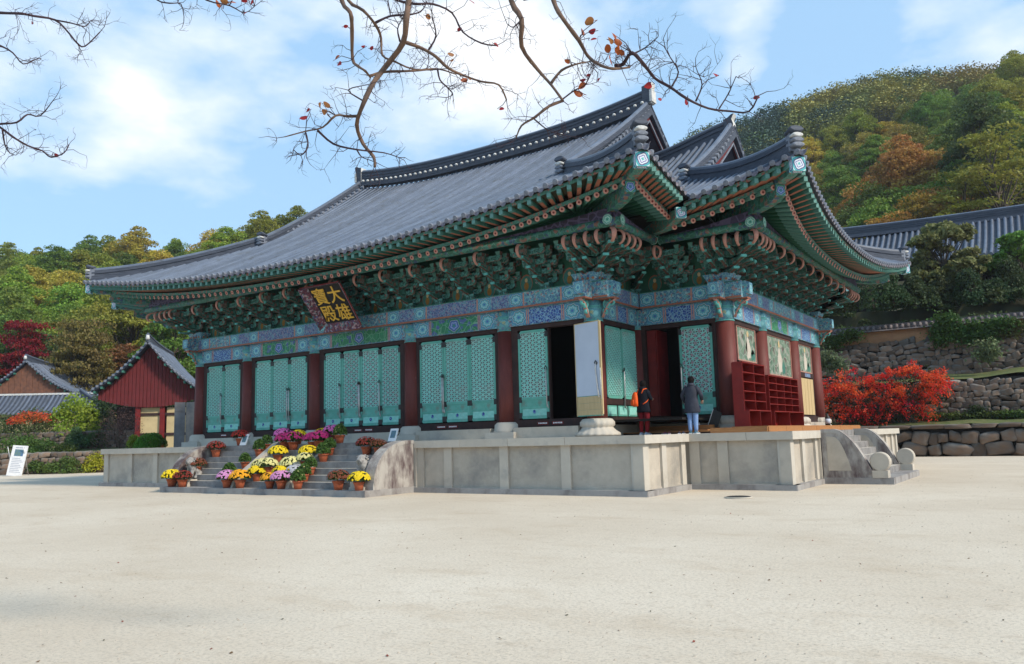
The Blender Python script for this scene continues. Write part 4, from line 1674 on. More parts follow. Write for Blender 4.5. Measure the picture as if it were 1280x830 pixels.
def sheet(S, us, wfun0, wfun1, zf=None, nseg=14, name='roof_surface'):
    """pan-tile surface: scalloped between the ribs, doubled underneath by the soffit"""
    mb = MB()
    rows = []
    for i, u in enumerate(us):
        w0, w1 = wfun0(u), wfun1(u)
        row = []
        for k in range(nseg + 1):
            w = lerp(w0, w1, k / nseg)
            q_ = S.M @ Vector((u, w, 0))
            z = zf(q_.x, q_.y) if zf else S.z(u, w)
            q_.z = z - (0.05 if i % 2 else 0.0)
            row.append(mb.vert(q_))
        rows.append(row)
    for a, b_ in zip(rows[:-1], rows[1:]):
        for k in range(nseg):
            mb.face((a[k], b_[k], b_[k + 1], a[k + 1]), 0, smooth=True)
    return link(name, mb.mesh(name, m_('tile')), roof)


def us_for(u0, u1, gap=0.36):
    n = max(1, round((u1 - u0) / gap))
    return [lerp(u0, u1, i / n) for i in range(n + 1)]


ribu = us_for(-OC + 0.12, 21.54 + OC - 0.12)
GAP = ribu[1] - ribu[0]
for u in ribu:
    w1 = main_f.wend(u)
    if w1 - (-main_f.o(u)) > 0.1:
        tile_row(main_f, u, -main_f.o(u), w1, gap=GAP)
us = []
for a, b_ in zip(ribu[:-1], ribu[1:]):
    us += [a, (a + b_) / 2]
us.append(ribu[-1])
sheet(main_f, us, lambda u: -main_f.o(u), lambda u: max(main_f.wend(u), -main_f.o(u) + 0.02), nseg=18)
ub = [-OC + i * 0.9 for i in range(33)]
ub = us_for(-OC, 21.54 + OC, 0.8)
sheet(main_b, ub, lambda u: -main_b.o(u), lambda u: max(main_b.wend(u), -main_b.o(u) + 0.02), nseg=14)


def side_end(S):
    def f(u):
        return max(min(S.c(u), 5.9 + 0.5) - OC, -S.o(u) + 0.01)
    return f


usd = us_for(-OC, 18.28 + OC, 0.7)
for S in (main_r, main_l):
    sheet(S, usd, lambda u: -S.o(u), side_end(S), nseg=8)
# front part of the main side eaves: visible tile rows up to the valley
for u in us_for(-OC + 0.14, -0.75)[0:]:
    tile_row(main_r, u, -main_r.o(u), side_end(main_r)(u), gap=0.35)


# wing roofs
def valley_w(S, u):
    """w (local inward) where the wing slope comes out of the main side slope"""
    q_ = S.M @ Vector((u, 0, 0))
    w = -S.o(u)
    if abs(q_.x - MXC) + MXC > 3.55:
        return w
    while w < 6:
        y = 3.22 + w
        if wing_z(q_.x, y) > main_side_z(q_.x, y) + 0.02 or abs(q_.x - MXC) + MXC < -1.9 and wing_z(q_.x, y) > 11.0:
            return w
        w += 0.05
    return w


WU0 = -(XL - XW)                      # local u of world x = 0


def wing_wend(u):
    x = u - WU0
    x = MXC + abs(x - MXC)
    if x < WG + 0.45:
        return 9.82 - OC
    return min(XW + OC - x, 9.82) - OC


ribw = us_for(WU0 - 2.3, WU0 + XW + OC - 0.12)
for u in ribw:
    w0 = valley_w(wing_f, u)
    w1 = wing_wend(u)
    if w1 - w0 > 0.1:
        tile_row(wing_f, u, w0, w1, zf=wing_z, end=(u - WU0 > 3.45))
us = []
for a, b_ in zip(ribw[:-1], ribw[1:]):
    us += [a, (a + b_) / 2]
us.append(ribw[-1])
sheet(wing_f, us, lambda u: valley_w(wing_f, u) - (0.15 if u - WU0 < 3.5 else 0), lambda u: max(wing_wend(u), -wing_f.o(u) + 0.02), zf=wing_z, nseg=14)
usl = us_for(-OC + 0.0, XW + 2.3, 0.36)
sheet(wing_f, usl, lambda u: valley_w(wing_f, u) - (0.15 if u > -XW else 0), lambda u: max(wing_wend(u), -wing_f.o(u) + 0.02), zf=wing_z, nseg=10)
for u in us_for(-OC + 0.12, -0.2):
    tile_row(wing_f, u, -wing_f.o(u), wing_wend(u), zf=wing_z)
ubw = us_for(0 - OC, XW + 2.3, 0.4)
for rng in (us_for(-OC, XW + 2.3, 0.4), us_for(28.36 - XW - 2.3, 28.36 + OC, 0.4)):
    sheet(wing_b, rng, lambda u: -wing_b.o(u), lambda u: max(wing_wend(28.36 - u), -wing_b.o(u) + 0.02), zf=lambda x, y: wing_z(x, 2 * CYM - y), nseg=8)
for S in (wing_r, wing_l):
    sheet(S, us_for(-OC, 11.84 + OC, 0.36), lambda u: -S.o(u), lambda u: max(min(S.c(u), XW + OC - WG + 0.5) - OC, -S.o(u) + 0.01), nseg=8)
for u in us_for(-OC + 0.14, 11.84 + OC - 0.14, 0.34):
    tile_row(wing_r, u, -wing_r.o(u), max(min(wing_r.c(u), 5.4) - OC, -wing_r.o(u) + 0.12), seg=1.1, gap=0.34)


# ---------------- ridges
def sweep(path, prof_, name, mats, mi=None, caps=True, parent=None):
    """polygon profile (across, up) swept along a path, staying upright"""
    mb = MB()
    rings = []
    for k, p in enumerate(path):
        d = (path[min(k + 1, len(path) - 1)] - path[max(k - 1, 0)])
        d.z = 0
        d.normalize()
        a = Vector((0, 0, 1)).cross(d)
        rings.append([mb.vert(p + a * q_[0] + Vector((0, 0, q_[1]))) for q_ in prof_])
    n = len(prof_)
    for k in range(len(rings) - 1):
        for j in range(n):
            mb.face((rings[k][j], rings[k + 1][j], rings[k + 1][(j + 1) % n], rings[k][(j + 1) % n])[::-1], mi[j] if mi else 0)
    if caps:
        mb.face(rings[0], 0)
        mb.face(rings[-1][::-1], 0)
    return link(name, mb.mesh(name, mats), parent or roof)


def ridge_profile(h, w=0.17):
    """stacked flat tiles (each course steps in and out) under a round cap"""
    L, mi = [], []
    nc = max(3, int(h / 0.085))
    z = -0.25
    L.append((w * 1.25, z))
    mi.append(1)
    for k in range(nc):
        z0 = h * k / nc
        z1 = h * (k + 1) / nc
        ww = w + (0.02 if k % 2 == 0 else -0.015)
        L += [(ww, z0), (ww, z1 - 0.008)]
        mi += [1, 1]
    L += [(w * 0.7, h), (w * 0.62, h + 0.07), (w * 0.3, h + 0.12)]
    mi += [2, 2, 2]
    full = L + [(-x, z_) for x, z_ in L[::-1]]
    mi2 = mi[:-1] + [2] + mi[:-1][::-1] + [1]
    while len(mi2) < len(full):
        mi2.append(1)
    return full, mi2


def end_stack(p, d, s=1.0, n=4):
    """ornamental end of a ridge: stacked round tiles with plaster, topped by a dark cap. d = outward direction in plan"""
    a = math.atan2(d[1], d[0])
    M = T(p[0], p[1], p[2], a)
    mb = MB()
    for k in range(n):
        z = 0.05 + 0.155 * s * k
        r = (0.20 - 0.012 * k) * s
        i0 = len(mb.v)
        mb.lathe([(r * 0.55, 0), (r, 0.02), (r, 0.22), (r * 0.6, 0.25)], 12, 0 if k < n - 1 else 2)
        for v_i in range(i0, len(mb.v)):
            v_ = mb.v[v_i]
            mb.v[v_i] = (v_[0] * 0.42, v_[1] * 1.05, v_[2])
        mb.xf(Matrix.Translation((0.06, 0, z)) @ Matrix.Rotation(PI / 2, 4, 'Y'), i0)
    mb.box(-0.12, 0.10, -0.17 * s, 0.17 * s, -0.1, 0.155 * s * n, 0)
    for k in range(2):
        i0 = len(mb.v)
        z = 0.155 * s * n + 0.02
        mb.lathe([(0.10 * s, 0), (0.24 * s, 0.02), (0.24 * s, 0.34), (0.2 * s, 0.37)], 12, 1)
        for v_i in range(i0, len(mb.v)):
            v_ = mb.v[v_i]
            mb.v[v_i] = (v_[0] * 0.45, v_[1], v_[2])
        mb.xf(Matrix.Translation((-0.10, 0, z)) @ Matrix.Rotation(PI / 2 - 0.25, 4, 'Y'), i0)
        break
    return link('ridge_end', mb.mesh('ridge_end', m_('tile_end', 'tile_dark', 'plaster')), roof, M=M)


def ridge_along_x(S, x0, x1, hmid, hend, zf, n=28, ends=(1, 1)):
    y = CYM
    path = []
    tops = []
    for k in range(n + 1):
        x = lerp(x0, x1, k / n)
        path.append(Vector((x, y, zf(x))))
    full, mi = ridge_profile(hmid)
    return sweep(path, full, 'main_ridge', m_('tile', 'tile_dark', 'tile'), mi)


def mz(x):
    u = x - XL
    return main_f.z(u, 9.14)


def ridge_z(x):
    t = abs(x - MXC) / 9.25
    return 16.20 + 0.62 * t ** 2.6


RX0, RX1 = -20.0, -1.54
ridge_along_x(main_f, RX0, RX1, 0.60, 0.9, ridge_z, 36)
# white plaster fillings at the foot of the ridge
mb = MB()
for x in [RX0 + 0.6 + 0.36 * k for k in range(50)]:
    i0 = len(mb.v)
    mb.lathe([(0.02, -0.06), (0.075, -0.04), (0.085, 0.0), (0.06, 0.05), (0.01, 0.07)], 8, 0)
    mb.xf(Matrix.Translation((x, CYM - 0.36, ridge_z(x) - 0.02)), i0)
tag(link('ridge_plaster', mb.mesh('ridge_plaster', m_('plaster')), roof), kind='stuff')
for x, dx in ((RX1 + 0.02, 1), (RX0 - 0.02, -1)):
    mb = MB()
    mb.prism([(-0.30, -0.1), (0.12, -0.1), (0.18, 0.2), (0.13, 0.5), (0.20, 0.86), (0.05, 0.90), (-0.12, 0.80), (-0.30, 0.76)], -0.21, 0.21, 'y', 0, capm=1)
    mb.box(0.08, 0.2, -0.24, 0.24, -0.05, 0.5, 0)
    link('ridge_end', mb.mesh('ridge_end', m_('plaster', 'tile_dark')), roof, M=T(x, CYM, ridge_z(x) + 0.02) @ (Matrix.Rotation(PI, 4, 'Z') if dx < 0 else Matrix()))


def wridge_z(x):
    return wing_z(x, CYM) + 0.02


for sg in (1, -1):
    path = []
    for k in range(13):
        x = lerp(-2.6, 2.15, k / 12)
        path.append(Vector((MXC + sg * (x - MXC), CYM, wridge_z(x))))
    if sg < 0:
        path = path[::-1]
    full, mi = ridge_profile(0.45, 0.15)
    sweep(path, full, 'wing_ridge', m_('tile', 'tile_dark', 'tile'), mi)
    mb = MB()
    mb.prism([(-0.25, -0.1), (0.10, -0.1), (0.15, 0.3), (0.08, 0.52), (0.2, 0.74), (0.08, 0.72), (-0.10, 0.6), (-0.25, 0.56)], -0.18, 0.18, 'y', 0, capm=1)
    link('ridge_end', mb.mesh('ridge_end', m_('plaster', 'tile_dark')), roof, M=T(MXC + sg * (2.16 - MXC), CYM, wridge_z(2.16) + 0.0) @ (Matrix.Rotation(PI, 4, 'Z') if sg < 0 else Matrix()))


def descend(xg, sgx, zf, y_top, y_bot, back):
    """ridge running down the slope beside the gable, then out along the hip to the corner"""
    pts = []
    for k in range(15):
        y = lerp(y_top, y_bot, k / 14)
        x = xg + sgx * 0.42 * (1 - (k / 14) ** 1.5) * 1.0
        yy = y if not back else 2 * CYM - y
        pts.append(Vector((x, yy, zf(x, y) + 0.02)))
    return pts


def build_hips(xg, zf, corner, smark, o_h):
    """mirrored to the four corners"""
    for sgx in (1, -1):
        for back in (0, 1):
            X = lambda x: MXC + sgx * (x - MXC)
            ptsd = []
            for k in range(17):
                t = k / 16
                y = lerp(CYM, corner[1] + smark, t)
                x = xg + 0.40 * (1 - t ** 2)
                yy = y if not back else 2 * CYM - y
                ptsd.append(Vector((X(x), yy, zf(x, y) + 0.03)))
            full, mi = ridge_profile(0.36, 0.16)
            sweep(ptsd, full, 'descending_ridge', m_('tile', 'tile_dark', 'tile'), mi)
            d = ptsd[-1] - ptsd[-2]
            end_stack(ptsd[-1] + Vector((0, 0, 0.0)), (d.x, d.y), 0.95, 3)
            hp = []
            for k in range(15):
                t = k / 14
                c = lerp(smark + 0.1, 0.28, t)
                x, y = corner[0] - c, corner[1] + c
                yy = y if not back else 2 * CYM - y
                hp.append(Vector((X(x), yy, zf(x, y) + 0.06 + 0.12 * t ** 3)))
            full, mi = ridge_profile(0.34, 0.15)
            sweep(hp, full, 'hip_ridge', m_('tile', 'tile_dark', 'tile'), mi)
            d = hp[-1] - hp[-2]
            end_stack(hp[-1], (d.x, d.y), 0.95, 3)


def mainz(x, y):
    return main_f.z(x - XL, y)


build_hips(GX1, mainz, (OC, -OC), 5.75, 0)
build_hips(WG, wing_z, (XW + OC, 3.22 - OC), 5.35, 0)


# ---------------- gables
def gable(xg, xo, y_half, zf, ztop, sg, zbase):
    """triangular boarded gable wall, rake boards, and the short tiles laid along the rake. xo = overhang edge"""
    X = lambda x: MXC + sg * (x - MXC)
    ys = [lerp(CYM - y_half, CYM, k / 12) for k in range(13)]
    prof_ = [(y, zf(xg, y) - 0.22) for y in ys] + [(2 * CYM - y, zf(xg, y) - 0.22) for y in ys[::-1][1:]]
    xw = X(xg - 0.55)
    nplk = 26
    for k in range(nplk):
        a = lerp(CYM - y_half, CYM + y_half, k / nplk) + 0.008
        b_ = lerp(CYM - y_half, CYM + y_half, (k + 1) / nplk) - 0.008
        f = lambda y: zf(xg, y if y < CYM else 2 * CYM - y) - 0.24
        if max(f(a), f(b_)) < zbase + 0.1:
            continue
        mb = MB()
        t = 0.05 + 0.008 * (k % 2)
        x0, x1 = sorted((xw - 0.05 * sg, xw + t * sg))
        i = [mb.vert(p) for p in ((x0, a, zbase), (x1, a, zbase), (x1, b_, zbase), (x0, b_, zbase), (x0, a, f(a)), (x1, a, f(a)), (x1, b_, f(b_)), (x0, b_, f(b_)))]
        for fc in ((3, 2, 1, 0), (4, 5, 6, 7), (0, 1, 5, 4), (1, 2, 6, 5), (2, 3, 7, 6), (3, 0, 4, 7)):
            mb.face([i[j] for j in fc])
        link('gable_plank', mb.mesh('gable_plank', m_('red_gable')), roof)
    for half in (0, 1):
        path = []
        for y in ys:
            yy = y if not half else 2 * CYM - y
            path.append(Vector((X(xo - 0.06), yy, zf(xo, y) - 0.16)))
        sweep(path, [(0.045, -0.34), (0.045, 0.08), (-0.045, 0.08), (-0.045, -0.34)], 'barge_board', m_('red_gable'), parent=roof)
        path2 = [p + Vector((sg * 0.055, 0, 0)) for p in path]
        sweep(path2, [(0.03, -0.40), (0.03, -0.30), (-0.03, -0.30), (-0.03, -0.40)], 'barge_trim', m_('tile_end'), parent=roof)
    # rake tiles
    mb = MB()
    k = 0
    y = CYM - 0.25
    while y > CYM - y_half - 0.1:
        for half in (0, 1):
            yy = y if not half else 2 * CYM - y
            z = zf(xo, y) + 0.05
            i0 = len(mb.v)
            mb.tube([(X(xo - 0.45), yy, z + 0.05), (X(xo + 0.12), yy, z)], 0.085, 8, 0, capm=1)
            mb.box(min(X(xo - 0.3), X(xo + 0.06)), max(X(xo - 0.3), X(xo + 0.06)), yy + 0.08, yy + 0.24, z - 0.07, z - 0.03, 0)
        y -= 0.34
    link('rake_tiles', mb.mesh('rake_tiles', m_('tile', 'tile_end')), roof)


for sg in (1, -1):
    gable(GX1, GX1 + 0.45, 13.04 - 5.9 + 0.2, mainz, 16.5, sg, 10.6)
    gable(WG, WG + 0.45, 9.82 - 5.35 + 0.2, wing_z, 14.5, sg, 10.3)


plain('fly_end', (0.13, 0.28, 0.25), (0.09, 0.21, 0.19), 15)
# ---------------- eaves: soffit boards, rafters, fascias
def disc_mesh(r, n=10):
    pass


mb = MB()                            # round rafter, unit length along +X, painted flower on the outer end
R0 = 0.085
n = 12
mb.tube([(0, 0, 0), (0.82, 0, 0)], R0, n, 0, caps=False)
mb.tube([(0.82, 0, 0), (0.985, 0, 0)], R0 * 1.01, n, 3, caps=False)
rg0 = [mb.vert((1.0, R0 * 1.02 * math.cos(2 * PI * j / n), R0 * 1.02 * math.sin(2 * PI * j / n))) for j in range(n)]
rg1 = [mb.vert((1.002, R0 * 0.42 * math.cos(2 * PI * j / n), R0 * 0.42 * math.sin(2 * PI * j / n))) for j in range(n)]
cc = mb.vert((1.003, 0, 0))
rgb_ = [mb.vert((0.985, R0 * 1.02 * math.cos(2 * PI * j / n), R0 * 1.02 * math.sin(2 * PI * j / n))) for j in range(n)]
for j in range(n):
    mb.face((rgb_[j], rgb_[(j + 1) % n], rg0[(j + 1) % n], rg0[j]), 3)
    mb.face((rg0[j], rg0[(j + 1) % n], rg1[(j + 1) % n], rg1[j]), 1)
    mb.face((rg1[j], rg1[(j + 1) % n], cc), 2)
RAFT = mb.mesh('rafter', m_('green_dark', 'pink', 'red_wood', 'fly_side'))
mb = MB()                            # square flying rafter
mb.box(0, 1, -0.065, 0.065, -0.07, 0.07, 0, side={'-z': 1})
mb.box(1.0, 1.004, -0.062, 0.062, -0.068, 0.068, 2)
mb.box(0.86, 1.002, -0.067, 0.067, -0.073, 0.03, 3, side={'+x': 2})
FLY = mb.mesh('flying_rafter', m_('green_paint', 'salmon', 'fly_end', 'fly_side'))
mb = MB()
mb.box(0, 1, -0.03, 0.03, -0.008, 0.02, 0)
eaves = link('eaves', None, hall, M=T(MXC, CYM, 8.0))


def eave(S, u0, u1, fan0=None, fan1=None, gap=0.40, valley=False):
    """rafters from the wall line out. fanK=(c_max, cw_max): within c_max of that corner the rafters fan out"""
    n = max(1, round((u1 - u0) / gap))
    us_ = [lerp(u0, u1, i / n) for i in range(n + 1)]

    def inner(u):
        c0, c1 = u + OC, S.L + OC - u
        if fan0 and c0 < fan0[0]:
            return c0 * fan0[1] / fan0[0]
        if fan1 and c1 < fan1[0]:
            return S.L - c1 * fan1[1] / fan1[0]
        return u

    rows = []
    for u in us_:
        o = S.o(u)
        ez = S.ez(u)
        iu = inner(u)
        I = Vector((iu, 0.15, 9.30 + 0.35 * lam(S.c(u), S.Lh)))
        f = 1 - 0.80 / (o + 0.15)
        E = Vector((lerp(iu, u, f), lerp(0.15, -o, f), ez - 0.58))
        Fi = Vector((lerp(iu, u, f * 0.80), lerp(0.15, -o, f * 0.80), lerp(I.z, E.z, 0.80) + 0.165))
        Fo = Vector((lerp(iu, u, 0.985), -o * 0.975, ez - 0.235))
        rows.append((I, E, Fi, Fo, u))
        # keep the corner hip rafter clear
        if S.c(u) > 0.2:
            w_ = S.M
            span('rafter', RAFT, w_ @ I, w_ @ E, hall)
            span('flying_rafter', FLY, w_ @ Fi, w_ @ Fo, hall)
    # sheets: board over the rafters and over the flying rafters, fascia strips
    mb = MB()
    for (a, b_) in zip(rows[:-1], rows[1:]):
        up = Vector((0, 0, 0.10))
        for p, q_, mm in ((0, 1, 0), ):
            mb.face([mb.vert(S.M @ (x + up)) for x in (a[0], b_[0], b_[1], a[1])], 0)
        up = Vector((0, 0, 0.078))
        mb.face([mb.vert(S.M @ (x + up)) for x in (a[2], b_[2], b_[3], a[3])], 0)
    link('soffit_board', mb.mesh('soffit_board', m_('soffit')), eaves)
    ex = []
    for r_ in rows:
        ex.append(r_)
    # fascia above round rafter ends, above flying rafter ends, dark batten under the tiles
    def strip(idx, dz0, dz1, dout, th, mat, name):
        mb = MB()
        prev = None
        for r_ in ex:
            p = r_[idx]
            o_ = Vector((0, -dout, 0))
            cs = [p + o_ + Vector((0, 0, dz0)), p + o_ + Vector((0, 0, dz1)), p + o_ + Vector((0, th, dz1)), p + o_ + Vector((0, th, dz0))]
            i = [mb.vert(S.M @ x) for x in cs]
            if prev:
                for j in range(4):
                    mb.face((prev[j], prev[(j + 1) % 4], i[(j + 1) % 4], i[j]))
            else:
                mb.face(i)
            prev = i
        mb.face(prev[::-1])
        link(name, mb.mesh(name, m_(mat)), eaves)
    strip(1, 0.09, 0.21, 0.0, 0.05, 'paint_fascia', 'rafter_fascia')
    strip(3, 0.075, 0.175, 0.0, 0.05, 'paint_fascia', 'eave_fascia')
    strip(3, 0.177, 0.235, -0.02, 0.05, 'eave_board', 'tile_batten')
    # purlin on the brackets, with round painted ends, and the board under it
    return rows


eave(main_f, -OC + 0.32, 21.54 + OC - 0.32, (5.2, 1.3), (5.2, 1.3), 0.372)
eave(main_r, -OC + 0.32, -0.72, (3.9, 3.1), None, 0.30)
eave(main_l, 18.28 + 0.72, 18.28 + OC - 0.32, None, (3.9, 3.1), 0.30)
eave(wing_f, 28.36 + 0.16, 28.36 + OC - 0.32, None, (4.1, 3.3), 0.34)
eave(wing_f, -OC + 0.32, -0.16, (4.1, 3.3), None, 0.34)
eave(wing_r, -OC + 0.32, 11.84 + OC - 0.32, (5.2, 1.3), (5.2, 1.3), 0.40)
eave(wing_l, -OC + 0.32, 11.84 + OC - 0.32, (5.2, 1.3), (5.2, 1.3), 1.2)


def purlin(M, x0, x1, bays):
    mb = MB()
    mb.tube([(x0, -1.75, 8.32), (x1, -1.75, 8.32)], 0.14, 14, 0, capm=0)
    for x, s_ in ((x0, -1), (x1, 1)):
        i0 = len(mb.v)
        c = [mb.vert((x + s_ * 0.004, -1.75 + 0.17 * math.cos(2 * PI * j / 14), 8.32 + 0.17 * math.sin(2 * PI * j / 14))) for j in range(14)]
        mb.face(c if s_ < 0 else c[::-1], 1, [(0.5 + 0.5 * math.cos(2 * PI * j / 14), 0.5 + 0.5 * math.sin(2 * PI * j / 14)) for j in range(14)])
    o = link('outer_purlin', mb.mesh('outer_purlin', m_('paint_purlin', 'disc_flower', 'paint_bracket')), hall, M=M)


purlin(FRONT, XL - 2.1, 2.1, 5)
purlin(RET, -2.1, 1.3, 1)
purlin(WF, 1.9, XW + 2.1, 1)
purlin(WS, -2.1, 11.84 + 2.1, 3)
purlin(LWF, -2.1, 1.5, 1)
# triangular wedge boards that lift the rafters towards the corners
def wedge(M, xa, xb):
    """xa low end, xb high end at the corner"""
    mb = MB()
    mb.prism([(xa, 8.40), (xb, 8.40), (xb, 8.78), (lerp(xa, xb, 0.5), 8.52)] if xb > xa else [(xb, 8.40), (xa, 8.40), (lerp(xa, xb, 0.5), 8.52), (xb, 8.78)], -1.83, -1.74, 'y', 0)
    link('wedge_board', mb.mesh('wedge_board', m_('paint_wedge')), hall, M=M)


wedge(FRONT, -4.8, 1.75)
wedge(FRONT, XL + 4.8, XL - 1.75)
wedge(RET, 1.2, -1.75)
wedge(WF, 2.0, XW + 1.75)
wedge(WS, 3.0, -1.75)
wedge(WS, 8.8, 11.84 + 1.75)

# corner hip rafters with painted square ends
def hip_rafter(x, y, dx, dy, tip=1.0):
    """double beam running diagonally from the wall corner to the eave corner"""
    d = Vector((dx, dy, 0)).normalized()
    a = math.atan2(dy, dx)
    zt = Z0R + LIFT
    Ld = OC * math.sqrt(2)
    mb = MB()
    i0 = len(mb.v)
    # lower beam (curved block) and upper flying beam
    w = 0.15
    lo = [(0.6, 8.72), (2.6, 8.62), (3.4, 8.60), (3.9, 8.62), (4.25, 8.72), (4.25, 9.06), (0.6, 9.15)]
    mb.prism(lo, -w, w, 'y', 0, capm=0)
    mb.quad([(4.254, w, 8.73), (4.254, -w, 8.73), (4.254, -w, 9.04), (4.254, w, 9.04)], 1, [(0, 0), (1, 0), (1, 1), (0, 1)])
    up = [(2.2, 9.02), (4.2, 9.07), (4.9, 9.10), (Ld - 0.32, zt - 0.42), (Ld - 0.22, zt - 0.02), (2.2, 9.42)]
    mb.prism(up, -w * 0.95, w * 0.95, 'y', 2, capm=0)
    mb.quad([(3.2, -w, 8.604), (3.2, w, 8.604), (1.2, w, 8.69), (1.2, -w, 8.69)], 3)
    o = link('hip_rafter', mb.mesh('hip_rafter', m_('paint_purlin', 'lotus_green', 'paint_fascia', 'green_paint')), hall, M=T(x, y, 0, a))
    # square painted cap under the corner tile
    mb = MB()
    mb.box(Ld - 0.38, Ld - 0.16, -0.20, 0.20, zt - 0.52, zt - 0.10, 0)
    mb.xf(Matrix())
    link('hip_rafter_end', mb.mesh('hip_rafter_end', m_('square_flower')), o, M=T(x, y, 0, a))


for (x, y, dx, dy) in ((0, 0, 1, -1), (XW, 3.22, 1, -1), (XW, 15.06, 1, 1), (XL, 0, -1, -1), (XL - XW, 3.22, -1, -1), (0, 18.28, 1, 1), (XL, 18.28, -1, 1)):
    hip_rafter(x, y, dx, dy)
# valley rafter at the re-entrant corner, square flower at its tip
mb = MB()
mb.prism([(0.3, 8.75), (3.4, 8.38), (4.6, 8.50), (4.6, 8.75), (0.3, 9.2)], -0.14, 0.14, 'y', 0)
mb.box(4.55, 4.66, -0.17, 0.17, 8.46, 8.80, 1)
link('valley_rafter', mb.mesh('valley_rafter', m_('paint_fascia', 'square_flower')), hall, M=T(0.15, 3.0, 0, -PI / 4))
# boards closing the space between wall top and rafters
for M, a, b_ in ((FRONT, XL, 0), (RET, 0, 3.22), (WF, 0, XW), (WS, 0, 11.84)):
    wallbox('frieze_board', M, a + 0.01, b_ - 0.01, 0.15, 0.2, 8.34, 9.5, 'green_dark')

# ------------------------------------------------------------------ vegetation builders
def np_mesh(name, V, F4, mats):
    """fast mesh from numpy arrays: V (n,3), F4 (m,4)"""
    me = bpy.data.meshes.new(name)
    V = np.asarray(V, dtype=np.float32)
    F4 = np.asarray(F4, dtype=np.int32)
    me.vertices.add(len(V))
    me.vertices.foreach_set('co', V.ravel())
    me.loops.add(F4.size)
    me.loops.foreach_set('vertex_index', F4.ravel())
    me.polygons.add(len(F4))
    me.polygons.foreach_set('loop_start', np.arange(0, F4.size, F4.shape[1], dtype=np.int32))
    me.polygons.foreach_set('loop_total', np.full(len(F4), F4.shape[1], dtype=np.int32))
    for x in mats:
        me.materials.append(x)
    me.update(calc_edges=True)
    return me


def leaf_quads(C, size, rng, flat=0.0, aspect=1.5, droop=None):
    """diamond leaves, folded a little, at the centres C; flat>0 keeps them closer to horizontal"""
    n = len(C)
    nrm = rng.normal(size=(n, 3))
    nrm[:, 2] = np.abs(nrm[:, 2]) + flat * 2.0
    nrm /= np.linalg.norm(nrm, axis=1)[:, None]
    a = np.cross(nrm, rng.normal(size=(n, 3)))
    if droop is not None:
        a = a * 0.5 + np.asarray(droop)[None, :]
        a -= (a * nrm).sum(1)[:, None] * nrm
    a /= np.linalg.norm(a, axis=1)[:, None]
    b_ = np.cross(nrm, a)
    s_ = size * rng.uniform(0.6, 1.3, n)[:, None]
    V = np.empty((n, 4, 3))
    V[:, 0] = C - a * s_ * aspect / 2
    V[:, 1] = C + b_ * s_ / 2 + nrm * s_ * 0.12
    V[:, 2] = C + a * s_ * aspect / 2
    V[:, 3] = C - b_ * s_ / 2 + nrm * s_ * 0.12
    return V.reshape(-1, 3), np.arange(4 * n).reshape(n, 4)


def crown_points(rng, clumps, per, shell=0.55):
    """clumps: list of (centre, radii). Points mostly on the upper and outer shell of each clump"""
    out = []
    for (c, r) in clumps:
        d = rng.normal(size=(per, 3))
        d /= np.linalg.norm(d, axis=1)[:, None]
        d[:, 2] = np.where(d[:, 2] < -0.3, -d[:, 2] * 0.6, d[:, 2])
        k = shell + (1.05 - shell) * rng.random(per) ** 0.5
        out.append(np.asarray(c)[None, :] + d * np.asarray(r)[None, :] * k[:, None])
    return np.concatenate(out)


def limb_mesh(rg, H, r0, clumps, mat='bark', trunk_top=0.62, lean=0.0, multi=1):
    """tapered trunk with limbs running to the clumps"""
    mb = MB()
    tops = []
    for t_ in range(multi):
        bx, by = (0, 0) if multi == 1 else (rg.uniform(-.3, .3), rg.uniform(-.3, .3))
        lx, ly = rg.uniform(-1, 1) * 0.05 * H + lean, rg.uniform(-1, 1) * 0.05 * H
        pts = []
        for k in range(6):
            t = k / 5
            pts.append(Vector((bx + lx * t * t + rg.uniform(-.04, .04) * H * 0.3 * (k > 0), by + ly * t * t + rg.uniform(-.04, .04) * H * 0.3 * (k > 0), H * trunk_top * t - 0.6 * (k == 0))))
        mb.tube(pts, [r0 * (1.25 - 0.85 * k / 5) for k in range(6)], 7, 0)
        tops.append(pts)
    for (c, r) in clumps:
        P = tops[rg.randrange(len(tops))]
        k = rg.randrange(2, 6)
        a = P[k]
        cc = Vector(c)
        if cc.z < a.z:
            a = P[max(1, k - 2)]
        mid = a.lerp(cc, 0.5) + Vector((rg.uniform(-.3, .3), rg.uniform(-.3, .3), rg.uniform(-.1, .5)))
        mb.tube([a, mid, cc], [r0 * 0.38, r0 * 0.22, r0 * 0.07], 5, 0, caps=False)
    return mb.mesh('trunk', m_(mat))


